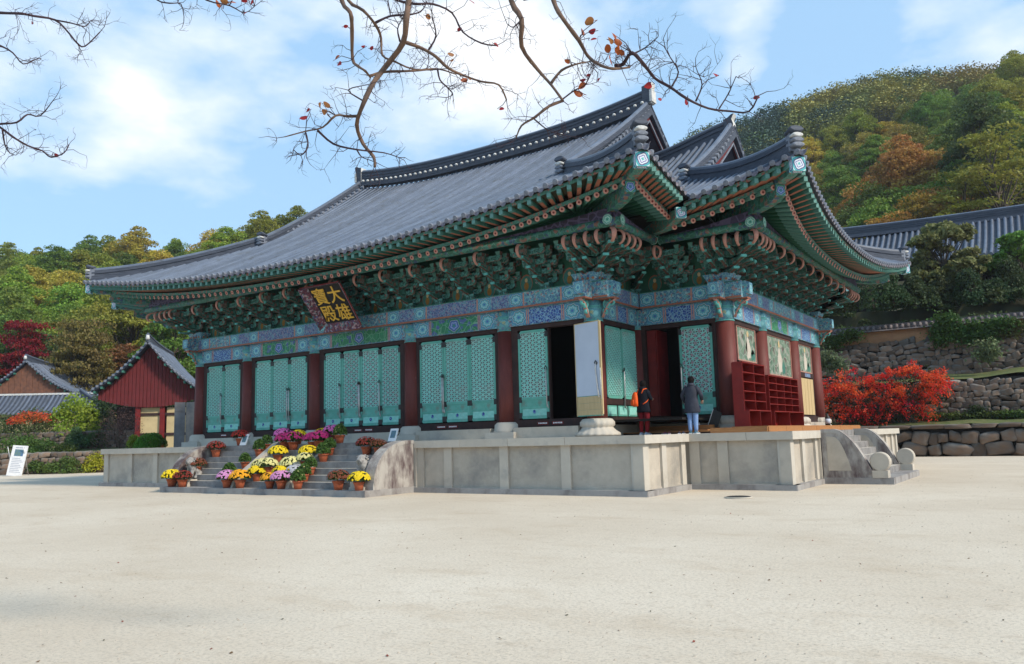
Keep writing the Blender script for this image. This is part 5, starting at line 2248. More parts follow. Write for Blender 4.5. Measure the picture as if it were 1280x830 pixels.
def tree_proto(seed, H, W, kind='round', nclump=34, per=110, leaf_=0.30, trunk=0.24, low=0.28, mat='foliage', bark='bark'):
    rg = random.Random(seed)
    rng = np.random.default_rng(seed)
    clumps = []
    for i in range(nclump):
        for _ in range(40):
            a = rg.uniform(0, 2 * PI)
            if kind == 'round':
                t = rg.random()
                z = H * lerp(low, 0.95, t)
                rad = W * math.sin(PI * min(1, 0.18 + 0.82 * t) ** 0.85) * rg.uniform(0.35, 1.0)
            elif kind == 'flat':            # layered, horizontal sprays
                t = rg.random() ** 0.8
                z = H * lerp(low, 0.95, t)
                rad = W * (1.05 - 0.7 * t) * rg.uniform(0.3, 1.0)
            else:                            # pine: sparse flat pads near the top
                t = rg.random()
                z = H * lerp(0.55, 0.98, t)
                rad = W * (1 - 0.75 * t) * rg.uniform(0.2, 1.0)
            c = (rad * math.cos(a), rad * math.sin(a), z)
            if all((c[0] - q_[0][0]) ** 2 + (c[1] - q_[0][1]) ** 2 + 1.6 * (c[2] - q_[0][2]) ** 2 > (W * 0.23) ** 2 for q_ in clumps):
                break
        s_ = W * rg.uniform(0.26, 0.44)
        fl = {'round': 0.62, 'flat': 0.28, 'pine': 0.30}[kind]
        clumps.append((c, (s_, s_ * rg.uniform(0.8, 1.2), s_ * fl)))
    P = crown_points(rng, clumps, per, 0.35 if kind != 'round' else 0.5)
    V, F = leaf_quads(P, leaf_, rng, flat=0.35 if kind == 'flat' else 0.1)
    crown = np_mesh('crown', V, F, m_(mat))
    return crown, limb_mesh(rg, H, trunk, clumps, bark)


PROTO = {
    'round': [tree_proto(11 + k, 11, 4.3, 'round', 56, 230, 0.21) for k in range(4)],
    'tall': [tree_proto(31 + k, 15, 4.0, 'round', 60, 230, 0.22, trunk=0.3, low=0.35) for k in range(3)],
    'flat': [tree_proto(51 + k, 9.5, 5.0, 'flat', 60, 200, 0.20, trunk=0.22, low=0.3) for k in range(3)],
    'pine': [tree_proto(71 + k, 13, 3.4, 'pine', 26, 190, 0.22, trunk=0.24) for k in range(2)],
    'open': [tree_proto(91 + k, 12, 4.2, 'flat', 26, 150, 0.20, trunk=0.26, low=0.5) for k in range(3)],
    'bare': [tree_proto(81, 6.5, 3.2, 'round', 40, 26, 0.20, trunk=0.12, low=0.1, bark='bark_pale')],
}
GREEN, DGREEN, OLIVE = (0.13, 0.20, 0.035), (0.055, 0.095, 0.033), (0.24, 0.25, 0.04)
YELLOW, GOLDEN, ORANGE, RUST = (0.38, 0.33, 0.05), (0.31, 0.23, 0.045), (0.36, 0.19, 0.045), (0.19, 0.10, 0.04)
CRIMSON, PINEG, BRIGHT = (0.20, 0.012, 0.015), (0.06, 0.11, 0.07), (0.24, 0.32, 0.045)
CNAME = {GREEN: 'green', DGREEN: 'dark green', OLIVE: 'olive', YELLOW: 'yellow', GOLDEN: 'golden', ORANGE: 'orange', RUST: 'rust brown', CRIMSON: 'crimson', PINEG: 'blue green', BRIGHT: 'lime green'}


def vary(c, rg, a=0.22):
    k = rg.uniform(1 - a, 1 + a)
    return tuple(max(0.003, x * k * rg.uniform(0.9, 1.1)) for x in c) + (1,)


TREES = []


def tree(kind, x, y, z, s, color, rg, label, group=None, idx=None, name=None, sx=None):
    cr, tr = PROTO[kind][(idx if idx is not None else rg.randrange(99)) % len(PROTO[kind])]
    M = Matrix.Translation((x, y, z)) @ Matrix.Rotation(rg.uniform(0, 6.28), 4, 'Z') @ Matrix.Diagonal((sx or s * rg.uniform(0.9, 1.12), sx or s * rg.uniform(0.9, 1.12), s, 1))
    nme = name or {'round': 'broadleaf_tree', 'tall': 'tall_tree', 'flat': 'maple_tree', 'pine': 'pine_tree', 'bare': 'thin_tree', 'open': 'open_tree'}[kind]
    o = link(nme, None, None, M=M)
    tag(o, label, 'tree', group)
    c = link('crown', cr, o, M=M)
    c.color = color
    link('trunk', tr, o, M=M)
    TREES.append(o)
    return o


def pxD(px, D, dz=0.0):
    x, y = xy_of(D, px)
    return x, y, terrain(x, y) + dz


# ---------------- left hill forest
rg = random.Random(21)
DESC = {'round': 'broad tree', 'tall': 'tall tree', 'flat': 'spreading tree', 'pine': 'pine', 'bare': 'thin tree'}


def landmark(px, D, rows):
    ds = sorted(r_[0] for r_ in rows)
    if px < 500:
        w = ('behind the far left roof', 'right of the crimson maple', 'above the red gabled building', 'beyond the left hip of the hall roof', 'just left of the high roof ridge')[(px > 60) + (px > 130) + (px > 230) + (px > 320)]
    else:
        w = ('right of the wing ridge tip', 'over the wing hip ridge', 'beside the wing side eave', 'over the left end of the long roof', 'over the middle of the long roof', 'at the right edge')[(px > 960) + (px > 1010) + (px > 1075) + (px > 1150) + (px > 1235)]
    k = min(range(len(ds)), key=lambda i: abs(ds[i] - D)) / (len(ds) - 1)
    return ('in the front row, ', 'low on the slope, ', 'halfway up, ', 'high on the slope, ', 'on the skyline, ')[min(4, int(k * 5))] + w


def forest(rows, pick, where, group):
    for D, p0, p1, step in rows:
        px = p0 + rg.uniform(0, step)
        while px < p1:
            d = D + rg.uniform(-2.2, 2.2)
            kind, col, s = pick(px, d)
            x, y, z = pxD(px, d)
            lab = ('small ' if s < 0.93 else 'large ' if s > 1.07 else '') + '%s %s %s' % (CNAME[col], DESC[kind], landmark(px, d, rows))
            if len(lab.split()) > 16:
                lab = lab.replace('in the front row, ', 'in front, ')
            if len(lab.split()) > 16:
                lab = ' '.join(lab.split()[:16])
            tree(kind, x, y, z - 0.2, s, vary(col, rg), rg, lab, group)
            px += step * rg.uniform(0.75, 1.25)


def pickL(px, D):
    r_ = rg.random()
    if D > 150:
        return ('round' if r_ < 0.75 else 'pine' if r_ < 0.85 else 'tall'), rg.choice([OLIVE, OLIVE, GREEN, BRIGHT, YELLOW]), rg.uniform(0.85, 1.15)
    if D > 96:
        return rg.choice(['round', 'round', 'tall', 'flat']), rg.choice([OLIVE, GREEN, GREEN, BRIGHT, YELLOW, OLIVE]), rg.uniform(0.9, 1.2)
    return rg.choice(['round', 'flat', 'tall']), rg.choice([GREEN, DGREEN, OLIVE, RUST]), rg.uniform(0.85, 1.1)


forest([(168, -30, 500, 22), (158, -30, 500, 26), (147, -40, 480, 32), (134, -40, 460, 38), (122, -40, 420, 42), (111, -40, 400, 46), (100, -40, 360, 50), (91, -40, 330, 56)], pickL,
       'on the wooded slope at the left of the hall', 'trees on the left slope')


# ---------------- right hill forest
def pickR(px, D):
    r_ = rg.random()
    if px > 1215:
        return ('tall' if r_ < 0.5 else 'round'), rg.choice([OLIVE, GREEN, GREEN, DGREEN, OLIVE]), rg.uniform(0.85, 1.1)
    if px > 1030 and D < 118:
        return rg.choice(['flat', 'flat', 'round', 'tall']), rg.choice([ORANGE, GOLDEN, OLIVE, ORANGE, YELLOW, GREEN]), rg.uniform(0.9, 1.2)
    return rg.choice(['round', 'round', 'flat', 'tall']), rg.choice([YELLOW, OLIVE, GREEN, GOLDEN, OLIVE]), rg.uniform(0.85, 1.1)


forest([(160, 890, 1330, 36), (146, 900, 1340, 40), (134, 930, 1340, 44), (123, 940, 1340, 46), (113, 950, 1340, 50), (104, 985, 1340, 54), (96, 1020, 1340, 62)], pickR,
       'on the steep slope behind the right hall', 'trees on the right slope')

# far mountain: one mass of wood, built as small crowns
rngm = np.random.default_rng(5)
cent, rads = [], []
k = 0
while k < 1700:
    D = rngm.uniform(185, 330)
    px = rngm.uniform(840, 1340)
    x, y = xy_of(D, px)
    z = terrain(x, y)
    s_ = rngm.uniform(2.2, 4.2)
    cent.append((x, y, z + s_ * 1.1))
    rads.append((s_, s_, s_ * 0.95))
    k += 1
P = crown_points(rngm, list(zip(cent, rads)), 210, 0.55)
V, F = leaf_quads(P, 0.42, rngm, flat=0.5)
# five colour families as five slots
names = []
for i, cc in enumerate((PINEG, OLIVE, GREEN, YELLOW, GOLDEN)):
    c2 = tuple(lerp(v, w, 0.16) for v, w in zip(cc, (0.22, 0.27, 0.24)))  # pale aerial haze mixed into each wood colour
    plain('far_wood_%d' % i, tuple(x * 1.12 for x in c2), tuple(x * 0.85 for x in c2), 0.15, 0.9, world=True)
    names.append('far_wood_%d' % i)
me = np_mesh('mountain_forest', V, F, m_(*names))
mi = np.zeros(len(F), dtype=np.int32)
for i, (x, y, z) in enumerate(cent):
    D, L = polar(x, y)
    px = 640 + 1006 * L / D
    q_ = mnoise.noise((x * 0.03, y * 0.03, 0))
    if px < 1010:
        m = 0 if q_ > -0.15 else 2
    elif px < 1190:
        m = 3 if q_ > 0.08 else (1 if q_ > -0.15 else 0)
        if z > 108:
            m = 0 if q_ < 0.2 else 2
    else:
        m = 1 if q_ > 0 else 4
    if rngm.random() < 0.15:
        m = int(rngm.integers(0, 5))
    mi[i * 210:(i + 1) * 210] = m
me.polygons.foreach_set('material_index', mi)
tag(link('mountain_forest', me), 'dense mixed wood covering the far mountain behind the right hall', 'forest', kind='stuff')
x, y, z = pxD(1026, 318)
tree('pine', x, y, z - 1.5, 1.15, (*PINEG, 1), rg, 'lone dark pine standing above the skyline of the far mountain', None, 0)

# undergrowth that hides the ground between the trunks
rngu = np.random.default_rng(9)
cl = []
for i in range(420):
    D, px = rngu.uniform(76, 120), rngu.uniform(-60, 400)
    x, y, z = pxD(px, D)
    s_ = rngu.uniform(0.7, 1.8)
    cl.append(((x, y, z + 0.3), (s_, s_, s_ * 0.7)))
for i in range(420):
    D, px = rngu.uniform(78, 130), rngu.uniform(980, 1340)
    x, y, z = pxD(px, D)
    s_ = rngu.uniform(0.6, 1.6)
    cl.append(((x, y, z + 0.3), (s_, s_, s_ * 0.7)))
P = crown_points(rngu, cl, 60, 0.4)
V, F = leaf_quads(P, 0.26, rngu)
o = link('undergrowth', np_mesh('undergrowth', V, F, m_('foliage')))
o.color = (0.09, 0.10, 0.03, 1)
tag(o, 'low green and brown undergrowth beneath the trees on both slopes', 'undergrowth', kind='stuff')


# individually placed background trees
def place(kind, px, D, s, col, label, idx=0, dz=0.0, name=None, z=None, a=0.1, sx=None):
    x, y, zz = pxD(px, D)
    return tree(kind, x, y, (zz if z is None else z) + dz, s, vary(col, rg, a), rg, label, None, idx, name, sx)


place('flat', 26, 88, 1.40, CRIMSON, 'crimson maple behind the low grey roof at the far left', 0, sx=0.75)
place('flat', 98, 84, 1.5, (0.17, 0.14, 0.04), 'brownish green maple between the far left roof and the red gable', 1, sx=0.85)
place('round', 205, 79, 0.80, DGREEN, 'dark tree rising behind the red gabled building', 1)
place('round', 160, 76, 0.55, DGREEN, 'dark bushy tree touching the left slope of the red gabled roof', 2)
place('tall', 15, 92, 0.95, GREEN, 'tall green tree behind the crimson maple at the far left', 0)
place('pine', 104, 168, 1.05, PINEG, 'dark pine poking above the left skyline', 1)
place('tall', 1258, 94, 1.25, (0.08, 0.12, 0.035), 'big dark trunked tree at the right edge behind the long grey roof', 1, a=0.05)
place('open', 1130, 86, 0.95, ORANGE, 'leaning thin crowned orange tree rising behind the left part of the long roof', 0, a=0.05)
place('open', 1168, 87, 1.0, GOLDEN, 'open crowned golden tree with bare trunk behind the middle of the long roof', 1, a=0.05)
place('open', 1222, 86, 1.1, OLIVE, 'open crowned olive tree with dark trunk left of the big right edge tree', 2, a=0.05)
place('open', 1275, 85, 1.35, OLIVE, 'tall dark trunked open tree cut by the right edge of the view', 0, a=0.05)
place('flat', 1195, 92, 1.05, ORANGE, 'orange maple above the middle of the long grey roof', 0, a=0.05)
place('flat', 1065, 92, 1.0, YELLOW, 'yellow leaved maple beside the wing eave of the hall', 2, a=0.05)
place('bare', 1090, 84, 0.85, (0.13, 0.11, 0.08), 'bare grey twiggy bush above the left end of the long roof', 0, name='bare_bush')
place('bare', 1118, 85, 0.75, (0.14, 0.115, 0.085), 'bare brown twiggy bush hugging the ridge of the long roof', 0, name='bare_bush')

# ------------------------------------------------------------------ stone walls behind the court, right
def rock_proto(seed, kx=0.5):
    rg = random.Random(seed)
    import bmesh
    bm = bmesh.new()
    bmesh.ops.create_cube(bm, size=1.0)
    bmesh.ops.bevel(bm, geom=bm.edges[:], offset=0.20, segments=2, profile=0.6, affect='EDGES')
    for v in bm.verts:
        nn = mnoise.noise_vector((v.co * 1.7) + Vector((seed * 3.1, 0, 0)))
        v.co += nn * 0.24
    for f in bm.faces:
        f.smooth = True
    me = bpy.data.meshes.new('stone')
    bm.to_mesh(me)
    bm.free()
    me.materials.append(MATS['rock'])
    return me


ROCKS = [rock_proto(k) for k in range(7)]
SUNK = 0


def stone_wall(t, x0, x1, y, z0f, z1f, size, rg, slope_y=0.10, limit=300, skew=0.9):
    """rubble stones laid in uneven courses on a wall facing -y; z0f/z1f functions of x"""
    cnt = 0
    stuff = MB()
    z = 0.0
    H = max(z1f(x0) - z0f(x0), z1f(x1) - z0f(x1))
    while z < H:
        h = rg.uniform(0.7, 1.15) * size
        x = x0 + rg.uniform(-0.3, 0)
        while x < x1:
            w = h * rg.uniform(0.75, 2.1)
            zz = z0f(x) + z + rg.uniform(-0.16, 0.16) * size
            if zz + h * 0.5 < z1f(x):
                hh = h * rg.uniform(0.75, 1.2)
                M = Matrix.Translation((x + w / 2, y + slope_y * (zz - z0f(x)), zz + h / 2)) @ Euler((rg.uniform(-.15, .15), rg.uniform(-.30, .30), rg.uniform(-.15, .15))).to_matrix().to_4x4() @ Matrix.Diagonal((w * 1.02, size * rg.uniform(0.75, 1.05), hh * 1.02, 1))
                if cnt < limit:
                    link('stone', ROCKS[rg.randrange(7)], t, M=M)
                else:
                    r_ = ROCKS[rg.randrange(7)]
                    i0 = len(stuff.v)
                    for v in r_.vertices:
                        stuff.v.append(tuple(M @ v.co))
                    for p in r_.polygons:
                        stuff.face([i0 + q_ for q_ in p.vertices], 0, smooth=True)
                cnt += 1
            x += w * rg.uniform(0.9, 1.02)
        z += h * 0.90
    if stuff.f:
        tag(link('small_stones', stuff.mesh('small_stones', m_('rock')), t), kind='stuff')
    return cnt


rg = random.Random(77)
XA, XB = -14.0, 19.0
t = thing('stone_wall', 'low wall of big boulders under a slab coping at the back of the court', 'stone wall', (2, 29.6, 0))
stone_wall(t, 2.5, XB, 29.75, lambda x: 0.0, lambda x: 1.45, 0.72, rg, 0.03, 160)
mb = MB()
mb.box(XA, XB, 29.95, 31.6, 0, 1.55, 0)
link('backing', mb.mesh('backing', m_('mortar')), t)
x = 1.5
while x < XB:
    w = rg.uniform(1.1, 1.9)
    link('coping_stone', ROCKS[rg.randrange(7)], t, M=Matrix.Translation((x + w / 2, 29.75, 1.72)) @ Matrix.Diagonal((w, 0.75, 0.26, 1)))
    x += w * 0.985
# grassy ledges: ground sheets stepped between the walls
mb = MB()
for k in range(40):
    xa, xb = lerp(XA, XB, k / 40), lerp(XA, XB, (k + 1) / 40)
    w1 = lambda x: 1.83 + 0.05 * math.sin(x * 1.7)
    mb.quad([(xa, 29.9, w1(xa)), (xb, 29.9, w1(xb)), (xb, 32.3, w1(xb) + 0.35), (xa, 32.3, w1(xa) + 0.35)])
    z_ = lambda x: 4.62 + 0.03 * (x - 7) + 0.08 * math.sin(x * 1.3)
    mb.quad([(xa, 32.6, z_(xa)), (xb, 32.6, z_(xb)), (xb, 35.5, z_(xb) + 0.5), (xa, 35.5, z_(xa) + 0.5)])
tag(link('ledge', mb.mesh('ledge', m_('grass'))), kind='structure')

t = thing('rubble_wall', 'lower rubble retaining wall behind the red flowering bush', 'stone wall', (5, 32, 2.0))
stone_wall(t, -3.0, XB, 32.35, lambda x: 2.05, lambda x: 4.45 + 0.03 * (x - 7), 0.40, rg, 0.10)
mb = MB()
mb.prism([(32.5, 1.5), (34.5, 1.5), (34.5, 4.6), (32.75, 4.6)], XA, XB, 'x', 0)
link('backing', mb.mesh('backing', m_('mortar')), t)
t = thing('rubble_wall', 'upper rubble retaining wall with a tiled top, partly hung with green vines', 'stone wall', (5, 35.4, 5))
ztop = lambda x: 8.30 - 0.03 * (x - 7)
stone_wall(t, -4.0, XB, 35.4, lambda x: 4.9 + 0.03 * (x - 7), lambda x: 7.62 + 0.10 * math.sin(x * 0.9), 0.42, rg, 0.10)
mb = MB()
mb.prism([(35.6, 4.5), (37.5, 4.5), (37.5, 8.2), (35.85, 8.2)], XA, XB, 'x', 0)
link('backing', mb.mesh('backing', m_('mortar')), t)
mb = MB()
rr = random.Random(5)
for k in range(66):
    xa, xb = lerp(XA, XB, k / 66), lerp(XA, XB, (k + 1) / 66)
    for j in range(4):
        za, zb = lerp(7.3, 8.3, j / 4), lerp(7.3, 8.3, (j + 1) / 4)
        f = lambda x, z: 35.66 + 0.12 * mnoise.noise((x * 1.3, z * 1.6, 3)) + (z - 7) * 0.03
        mb.quad([(xa, f(xa, za), za), (xb, f(xb, za), za), (xb, f(xb, zb), zb), (xa, f(xa, zb), zb)])
link('earth_band', mb.mesh('earth_band', m_('earth_wall')), t)
plain('old_tile', (0.16, 0.13, 0.12), (0.09, 0.08, 0.085), 3, 0.9, 0.4, 20, stain=(0.22, 0.20, 0.19), stscale=3, stlow=0.6, jitter=0.3)
mb = MB()
mb.tube([(0, -0.34, 0.0), (0, 0.0, 0.24)], 0.105, 7, 0)
CT = mb.mesh('cap_tile', m_('old_tile'))
mb = MB()
mb.prism([(35.35, 8.30), (36.1, 8.62), (36.9, 8.30)], XA, XB, 'x', 0)
mb.box(XA, XB, 35.98, 36.22, 8.58, 8.80, 0)
link('cap_bed', mb.mesh('cap_bed', m_('old_tile')), t)
x = -5.0
while x < XB:
    link('cap_tile', CT, t, M=T(x, 35.92, 8.42 + rg.uniform(-.02, .02), rg.uniform(-.08, .08)))
    x += 0.36

# ------------------------------------------------------------------ bushes and shrubs
def bush_mesh(seed, rx, ry, rz, n, leaf_, per_clump=60, clumps=40, mat='foliage', flat=0.0, lumps=0.4):
    rng = np.random.default_rng(seed)
    cl = []
    for i in range(clumps):
        d = rng.normal(size=3)
        d /= np.linalg.norm(d)
        d[2] = abs(d[2])
        cl.append(((d[0] * rx * 0.75, d[1] * ry * 0.75, d[2] * rz * 0.75), (rx * lumps, ry * lumps, rz * lumps)))
    P = crown_points(rng, cl, per_clump, 0.6)
    V, F = leaf_quads(P, leaf_, rng, flat=flat)
    return np_mesh('foliage', V, F, m_(mat))


def stems_mesh(seed, n, spread, h, r=0.03, mat='bark'):
    rg_ = random.Random(seed)
    mb = MB()
    for i in range(n):
        a = rg_.uniform(0, 6.28)
        k = rg_.uniform(0.2, 1.0)
        mb.tube([(0, 0, -0.1), (spread * k * 0.4 * math.cos(a), spread * k * 0.4 * math.sin(a), h * 0.5), (spread * k * math.cos(a), spread * k * math.sin(a), h * rg_.uniform(0.75, 1.0))], [r, r * 0.7, r * 0.25], 5, 0, caps=False)
    return mb.mesh('stems', m_(mat))


def bush(name, label, x, y, z, rx, ry, rz, col, seed, leaf_=0.12, clumps=40, per=60, cat='bush', group=None, lumps=0.4, core=True):
    o = link(name, None, None, M=T(x, y, z))
    tag(o, label, cat, group)
    f = link('foliage', bush_mesh(seed, rx, ry, rz, 0, leaf_, per, clumps, lumps=lumps), o, M=T(x, y, z))
    f.color = (*col, 1)
    link('stems', stems_mesh(seed, 7, min(rx, ry) * 0.7, rz * 0.9), o, M=T(x, y, z))
    return o


def atY(Y, px, py):
    """point at depth plane y = Y seen at a picture position (1280 wide)"""
    d = CF + (px - 640) / 1006.1 * CR - (py - 415) / 1006.1 * CU
    return CAMP + d * ((Y - CAMP.y) / d.y)


def atD(D, px, py):
    return CAMP + D * (CF + (px - 640) / 1006.1 * CR - (py - 415) / 1006.1 * CU)


# red berry bush: arching sprays
rngb = np.random.default_rng(44)
rg = random.Random(44)
t = thing('red_bush', 'spreading bush of scarlet arching sprays in front of the rubble walls', 'bush', (3.2, 30.9, 2.0))
stems = MB()
sp = []
heads = [(1040, 500, 24), (1060, 480, 28), (1085, 500, 26), (1110, 478, 26), (1135, 480, 30), (1150, 470, 22), (1160, 500, 24), (1100, 520, 22), (1140, 460, 16), (1075, 508, 22), (1055, 512, 20), (1125, 505, 26), (1172, 470, 12), (1032, 490, 16), (1165, 480, 16), (1090, 480, 20), (1115, 500, 22), (1048, 482, 18)]
pts_l = []
for i in range(230):
    hx, hy, hr = heads[rg.randrange(len(heads))]
    px, py = hx + rg.gauss(0, hr * 0.55), hy + rg.gauss(0, hr * 0.42)
    Y = 30.9 + rg.uniform(-0.75, 0.9)
    e = atY(Y, px, py)
    base = atY(31.0, rg.choice((1060, 1100, 1120, 1140)) + rg.uniform(-12, 12), 528)
    ctrl = base.lerp(e, 0.55) + Vector((0, 0, 0.9))
    path = [base * (1 - s_) ** 2 + ctrl * 2 * s_ * (1 - s_) + e * s_ * s_ for s_ in (0, 0.25, 0.5, 0.7, 0.85, 1.0)]
    tail = e + (e - ctrl).normalized() * 0.35 + Vector((0, 0, -0.35))
    path.append(tail)
    if i % 3 == 0:
        stems.tube(path, [0.03, 0.022, 0.016, 0.012, 0.010, 0.007, 0.004], 4, 0, caps=False)
    for k in range(52):
        s_ = rg.uniform(0.0, 1.0)
        p = path[4].lerp(path[5], s_ * 2) if s_ < 0.5 else path[5].lerp(path[6], s_ * 2 - 1)
        pts_l.append(p + Vector((rg.gauss(0, .10), rg.gauss(0, .10), rg.gauss(0, .09) - 0.06)))
V, F = leaf_quads(np.array([tuple(p) for p in pts_l]), 0.085, rngb, droop=(0, 0, -0.5))
o = link('foliage', np_mesh('foliage', V, F, m_('foliage_soft')), t)
o.color = (0.72, 0.075, 0.03, 1)
link('stems', stems.mesh('stems', m_('bark')), t)
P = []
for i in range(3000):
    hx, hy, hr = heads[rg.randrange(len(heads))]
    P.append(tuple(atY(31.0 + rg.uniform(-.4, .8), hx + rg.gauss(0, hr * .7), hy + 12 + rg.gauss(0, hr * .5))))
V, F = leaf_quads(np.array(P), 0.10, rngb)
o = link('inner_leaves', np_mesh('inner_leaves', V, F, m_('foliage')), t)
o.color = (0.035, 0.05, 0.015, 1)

# plants on and over the walls
def hanging(name, label, Y, boxes, n, leaf_, col, seed, cat='plant', droop=(0, 0, -0.4), mat='foliage'):
    """boxes: (px, py, spread px, spread py)"""
    rg_ = random.Random(seed)
    rn = np.random.default_rng(seed)
    P = []
    for i in range(n):
        bx = boxes[rg_.randrange(len(boxes))]
        P.append(tuple(atY(Y + rg_.uniform(-0.35, 0.25), bx[0] + rg_.gauss(0, bx[2]), bx[1] + rg_.gauss(0, bx[3]))))
    c = Vector(P[0])
    t_ = link(name, None, None, M=T(c.x, c.y, c.z))
    tag(t_, label, cat)
    V, F = leaf_quads(np.array(P), leaf_, rn, droop=droop)
    o_ = link('foliage', np_mesh('foliage', V, F, m_(mat)), t_)
    o_.color = (*col, 1)
    mbs = MB()
    for bx in boxes:
        a = atY(Y + 0.2, bx[0], bx[1] + bx[3])
        for k in range(4):
            mbs.tube([a, atY(Y - 0.1, bx[0] + rg_.gauss(0, bx[2]), bx[1] + rg_.gauss(0, bx[3]))], [0.02, 0.008], 4, 0, caps=False)
    link('stems', mbs.mesh('stems', m_('twig')), t_)


hanging('wall_vine', 'bright green leafy vine hanging over the tiled top of the upper wall', 35.2, [(1178, 410, 8, 9), (1195, 418, 14, 6), (1215, 414, 14, 6), (1240, 408, 14, 5), (1185, 400, 7, 4), (1225, 418, 12, 5), (1175, 420, 6, 6), (1255, 404, 10, 4)], 5200, 0.13, (0.06, 0.12, 0.025), 1)
hanging('wall_weeds', 'tuft of green weeds on the upper wall close to the hall corner', 35.1, [(1055, 424, 12, 3), (1040, 430, 8, 4), (1065, 418, 7, 3)], 1300, 0.12, (0.07, 0.12, 0.03), 2)
hanging('pale_shrub', 'pale grey green shrub between the hall corner and the rubble wall', 32.6, [(1036, 452, 8, 6), (1045, 458, 8, 5), (1028, 448, 6, 5)], 1500, 0.12, (0.15, 0.20, 0.10), 3)
hanging('young_tree', 'small pale leaved tree standing on the ledge between the two walls', 34.0, [(1232, 432, 7, 4), (1240, 438, 6, 4), (1226, 442, 6, 4), (1236, 446, 5, 4)], 900, 0.13, (0.14, 0.18, 0.08), 4, 'tree')
hanging('ledge_weeds', 'yellow green weeds growing along the front ledge behind the boulder wall', 31.9, [(1180, 520, 30, 2), (1240, 519, 30, 2), (1120, 524, 30, 2), (1270, 517, 14, 2)], 3600, 0.10, (0.09, 0.13, 0.03), 5)
hanging('dark_weed', 'round dark green weed at the foot of the lower rubble wall', 32.0, [(1222, 518, 7, 5)], 900, 0.10, (0.035, 0.06, 0.02), 6)
hanging('dry_grass', 'patch of dry grass on the upper right ledge below the tiled wall top', 35.3, [(1270, 408, 10, 5), (1262, 415, 8, 4)], 900, 0.11, (0.10, 0.10, 0.035), 7)

# terrace shrubs in front of the long hall
rg = random.Random(8)
for i, (px, py, h, w, lab) in enumerate(((1099, 376, 3.6, 2.6, 'large round dark green shrub nearest the hall on the terrace'), (1152, 381, 2.2, 1.2, 'conical clipped shrub just right of the large round one'),
        (1187, 378, 2.3, 1.3, 'second conical clipped shrub from the large round one'), (1222, 374, 2.5, 1.4, 'third conical clipped shrub, below the glossy magnolia'), (1170, 384, 1.5, 0.9, 'smallest conical shrub, between two taller cones'),
        (1206, 380, 1.7, 1.0, 'short cone shaped shrub squeezed left of the third cone'), (1252, 379, 1.8, 1.6, 'low rounded shrub right of the cones'), (1274, 366, 3.4, 1.7, 'tall rounded shrub at the right edge of the terrace'), (1062, 392, 1.6, 1.0, 'small dark bush tucked behind the hall corner on the terrace'), (1125, 385, 1.6, 1.4, 'low dark shrub leaning on the right side of the large round one'))):
    D = 54 + (i % 3) * 0.6
    x, y = xy_of(D, px)
    z = 9.9
    bush('clipped_shrub', lab, x, y, z, w * 0.75, w * 0.75, h, (0.040 + 0.01 * (i % 3), 0.075, 0.028), 300 + i, 0.13, 45, 70, 'shrub', 'clipped shrubs on the upper terrace', lumps=0.30)


def leafy_tree(name, label, px, D, zb, H, W, col, seed, leaf_=0.2, n=50, per=110, bark='bark', lumps=(0.16, 0.28)):
    rg_ = random.Random(seed)
    rn = np.random.default_rng(seed)
    x, y = xy_of(D, px)
    clumps = []
    for i in range(n):
        t_ = rg_.random()
        a = rg_.uniform(0, 6.28)
        rad = W * math.sin(PI * (0.12 + 0.8 * t_)) ** 0.7 * rg_.uniform(0.2, 1)
        s_ = W * rg_.uniform(*lumps)
        clumps.append(((rad * math.cos(a), rad * math.sin(a), H * lerp(0.25, 0.95, t_)), (s_, s_, s_ * 0.75)))
    P = crown_points(rn, clumps, per, 0.4)
    V, F = leaf_quads(P, leaf_, rn)
    o = link(name, None, None, M=T(x, y, zb))
    tag(o, label, 'tree')
    c = link('crown', np_mesh('crown', V, F, m_('foliage')), o, M=T(x, y, zb))
    c.color = (*col, 1)
    link('trunk', limb_mesh(rg_, H, 0.14, clumps, bark), o, M=T(x, y, zb))
    return o


leafy_tree('magnolia_tree', 'glossy broad leaved tree in front of the long grey roof', 1195, 57, 9.8, 6.6, 2.7, (0.16, 0.17, 0.06), 1, 0.22, 80, 150)
leafy_tree('broadleaf_tree', 'bright green tree at the right edge in front of the long grey roof', 1291, 56, 9.8, 5.6, 2.3, (0.13, 0.24, 0.04), 2, 0.2)
leafy_tree('broadleaf_tree', 'small dark tree filling the gap right of the glossy broad leaved tree', 1246, 58, 9.8, 4.0, 1.6, (0.09, 0.12, 0.04), 3, 0.2)

# low green cover along the terrace edge above the wall top
rngt = np.random.default_rng(19)
cl = []
for i in range(170):
    x = rngt.uniform(-9, 17)
    y = rngt.uniform(36.9, 41)
    s_ = rngt.uniform(0.35, 0.8)
    cl.append(((x, y, max(8.4, terrain(x, y)) + 0.25), (s_, s_, s_ * 0.7)))
P = crown_points(rngt, cl, 110, 0.4)
V, F = leaf_quads(P, 0.13, rngt)
o = link('ground_cover', np_mesh('ground_cover', V, F, m_('foliage')))
o.color = (0.07, 0.10, 0.035, 1)
tag(o, 'low green ground cover along the terrace edge above the tiled wall', 'ground cover', kind='stuff')

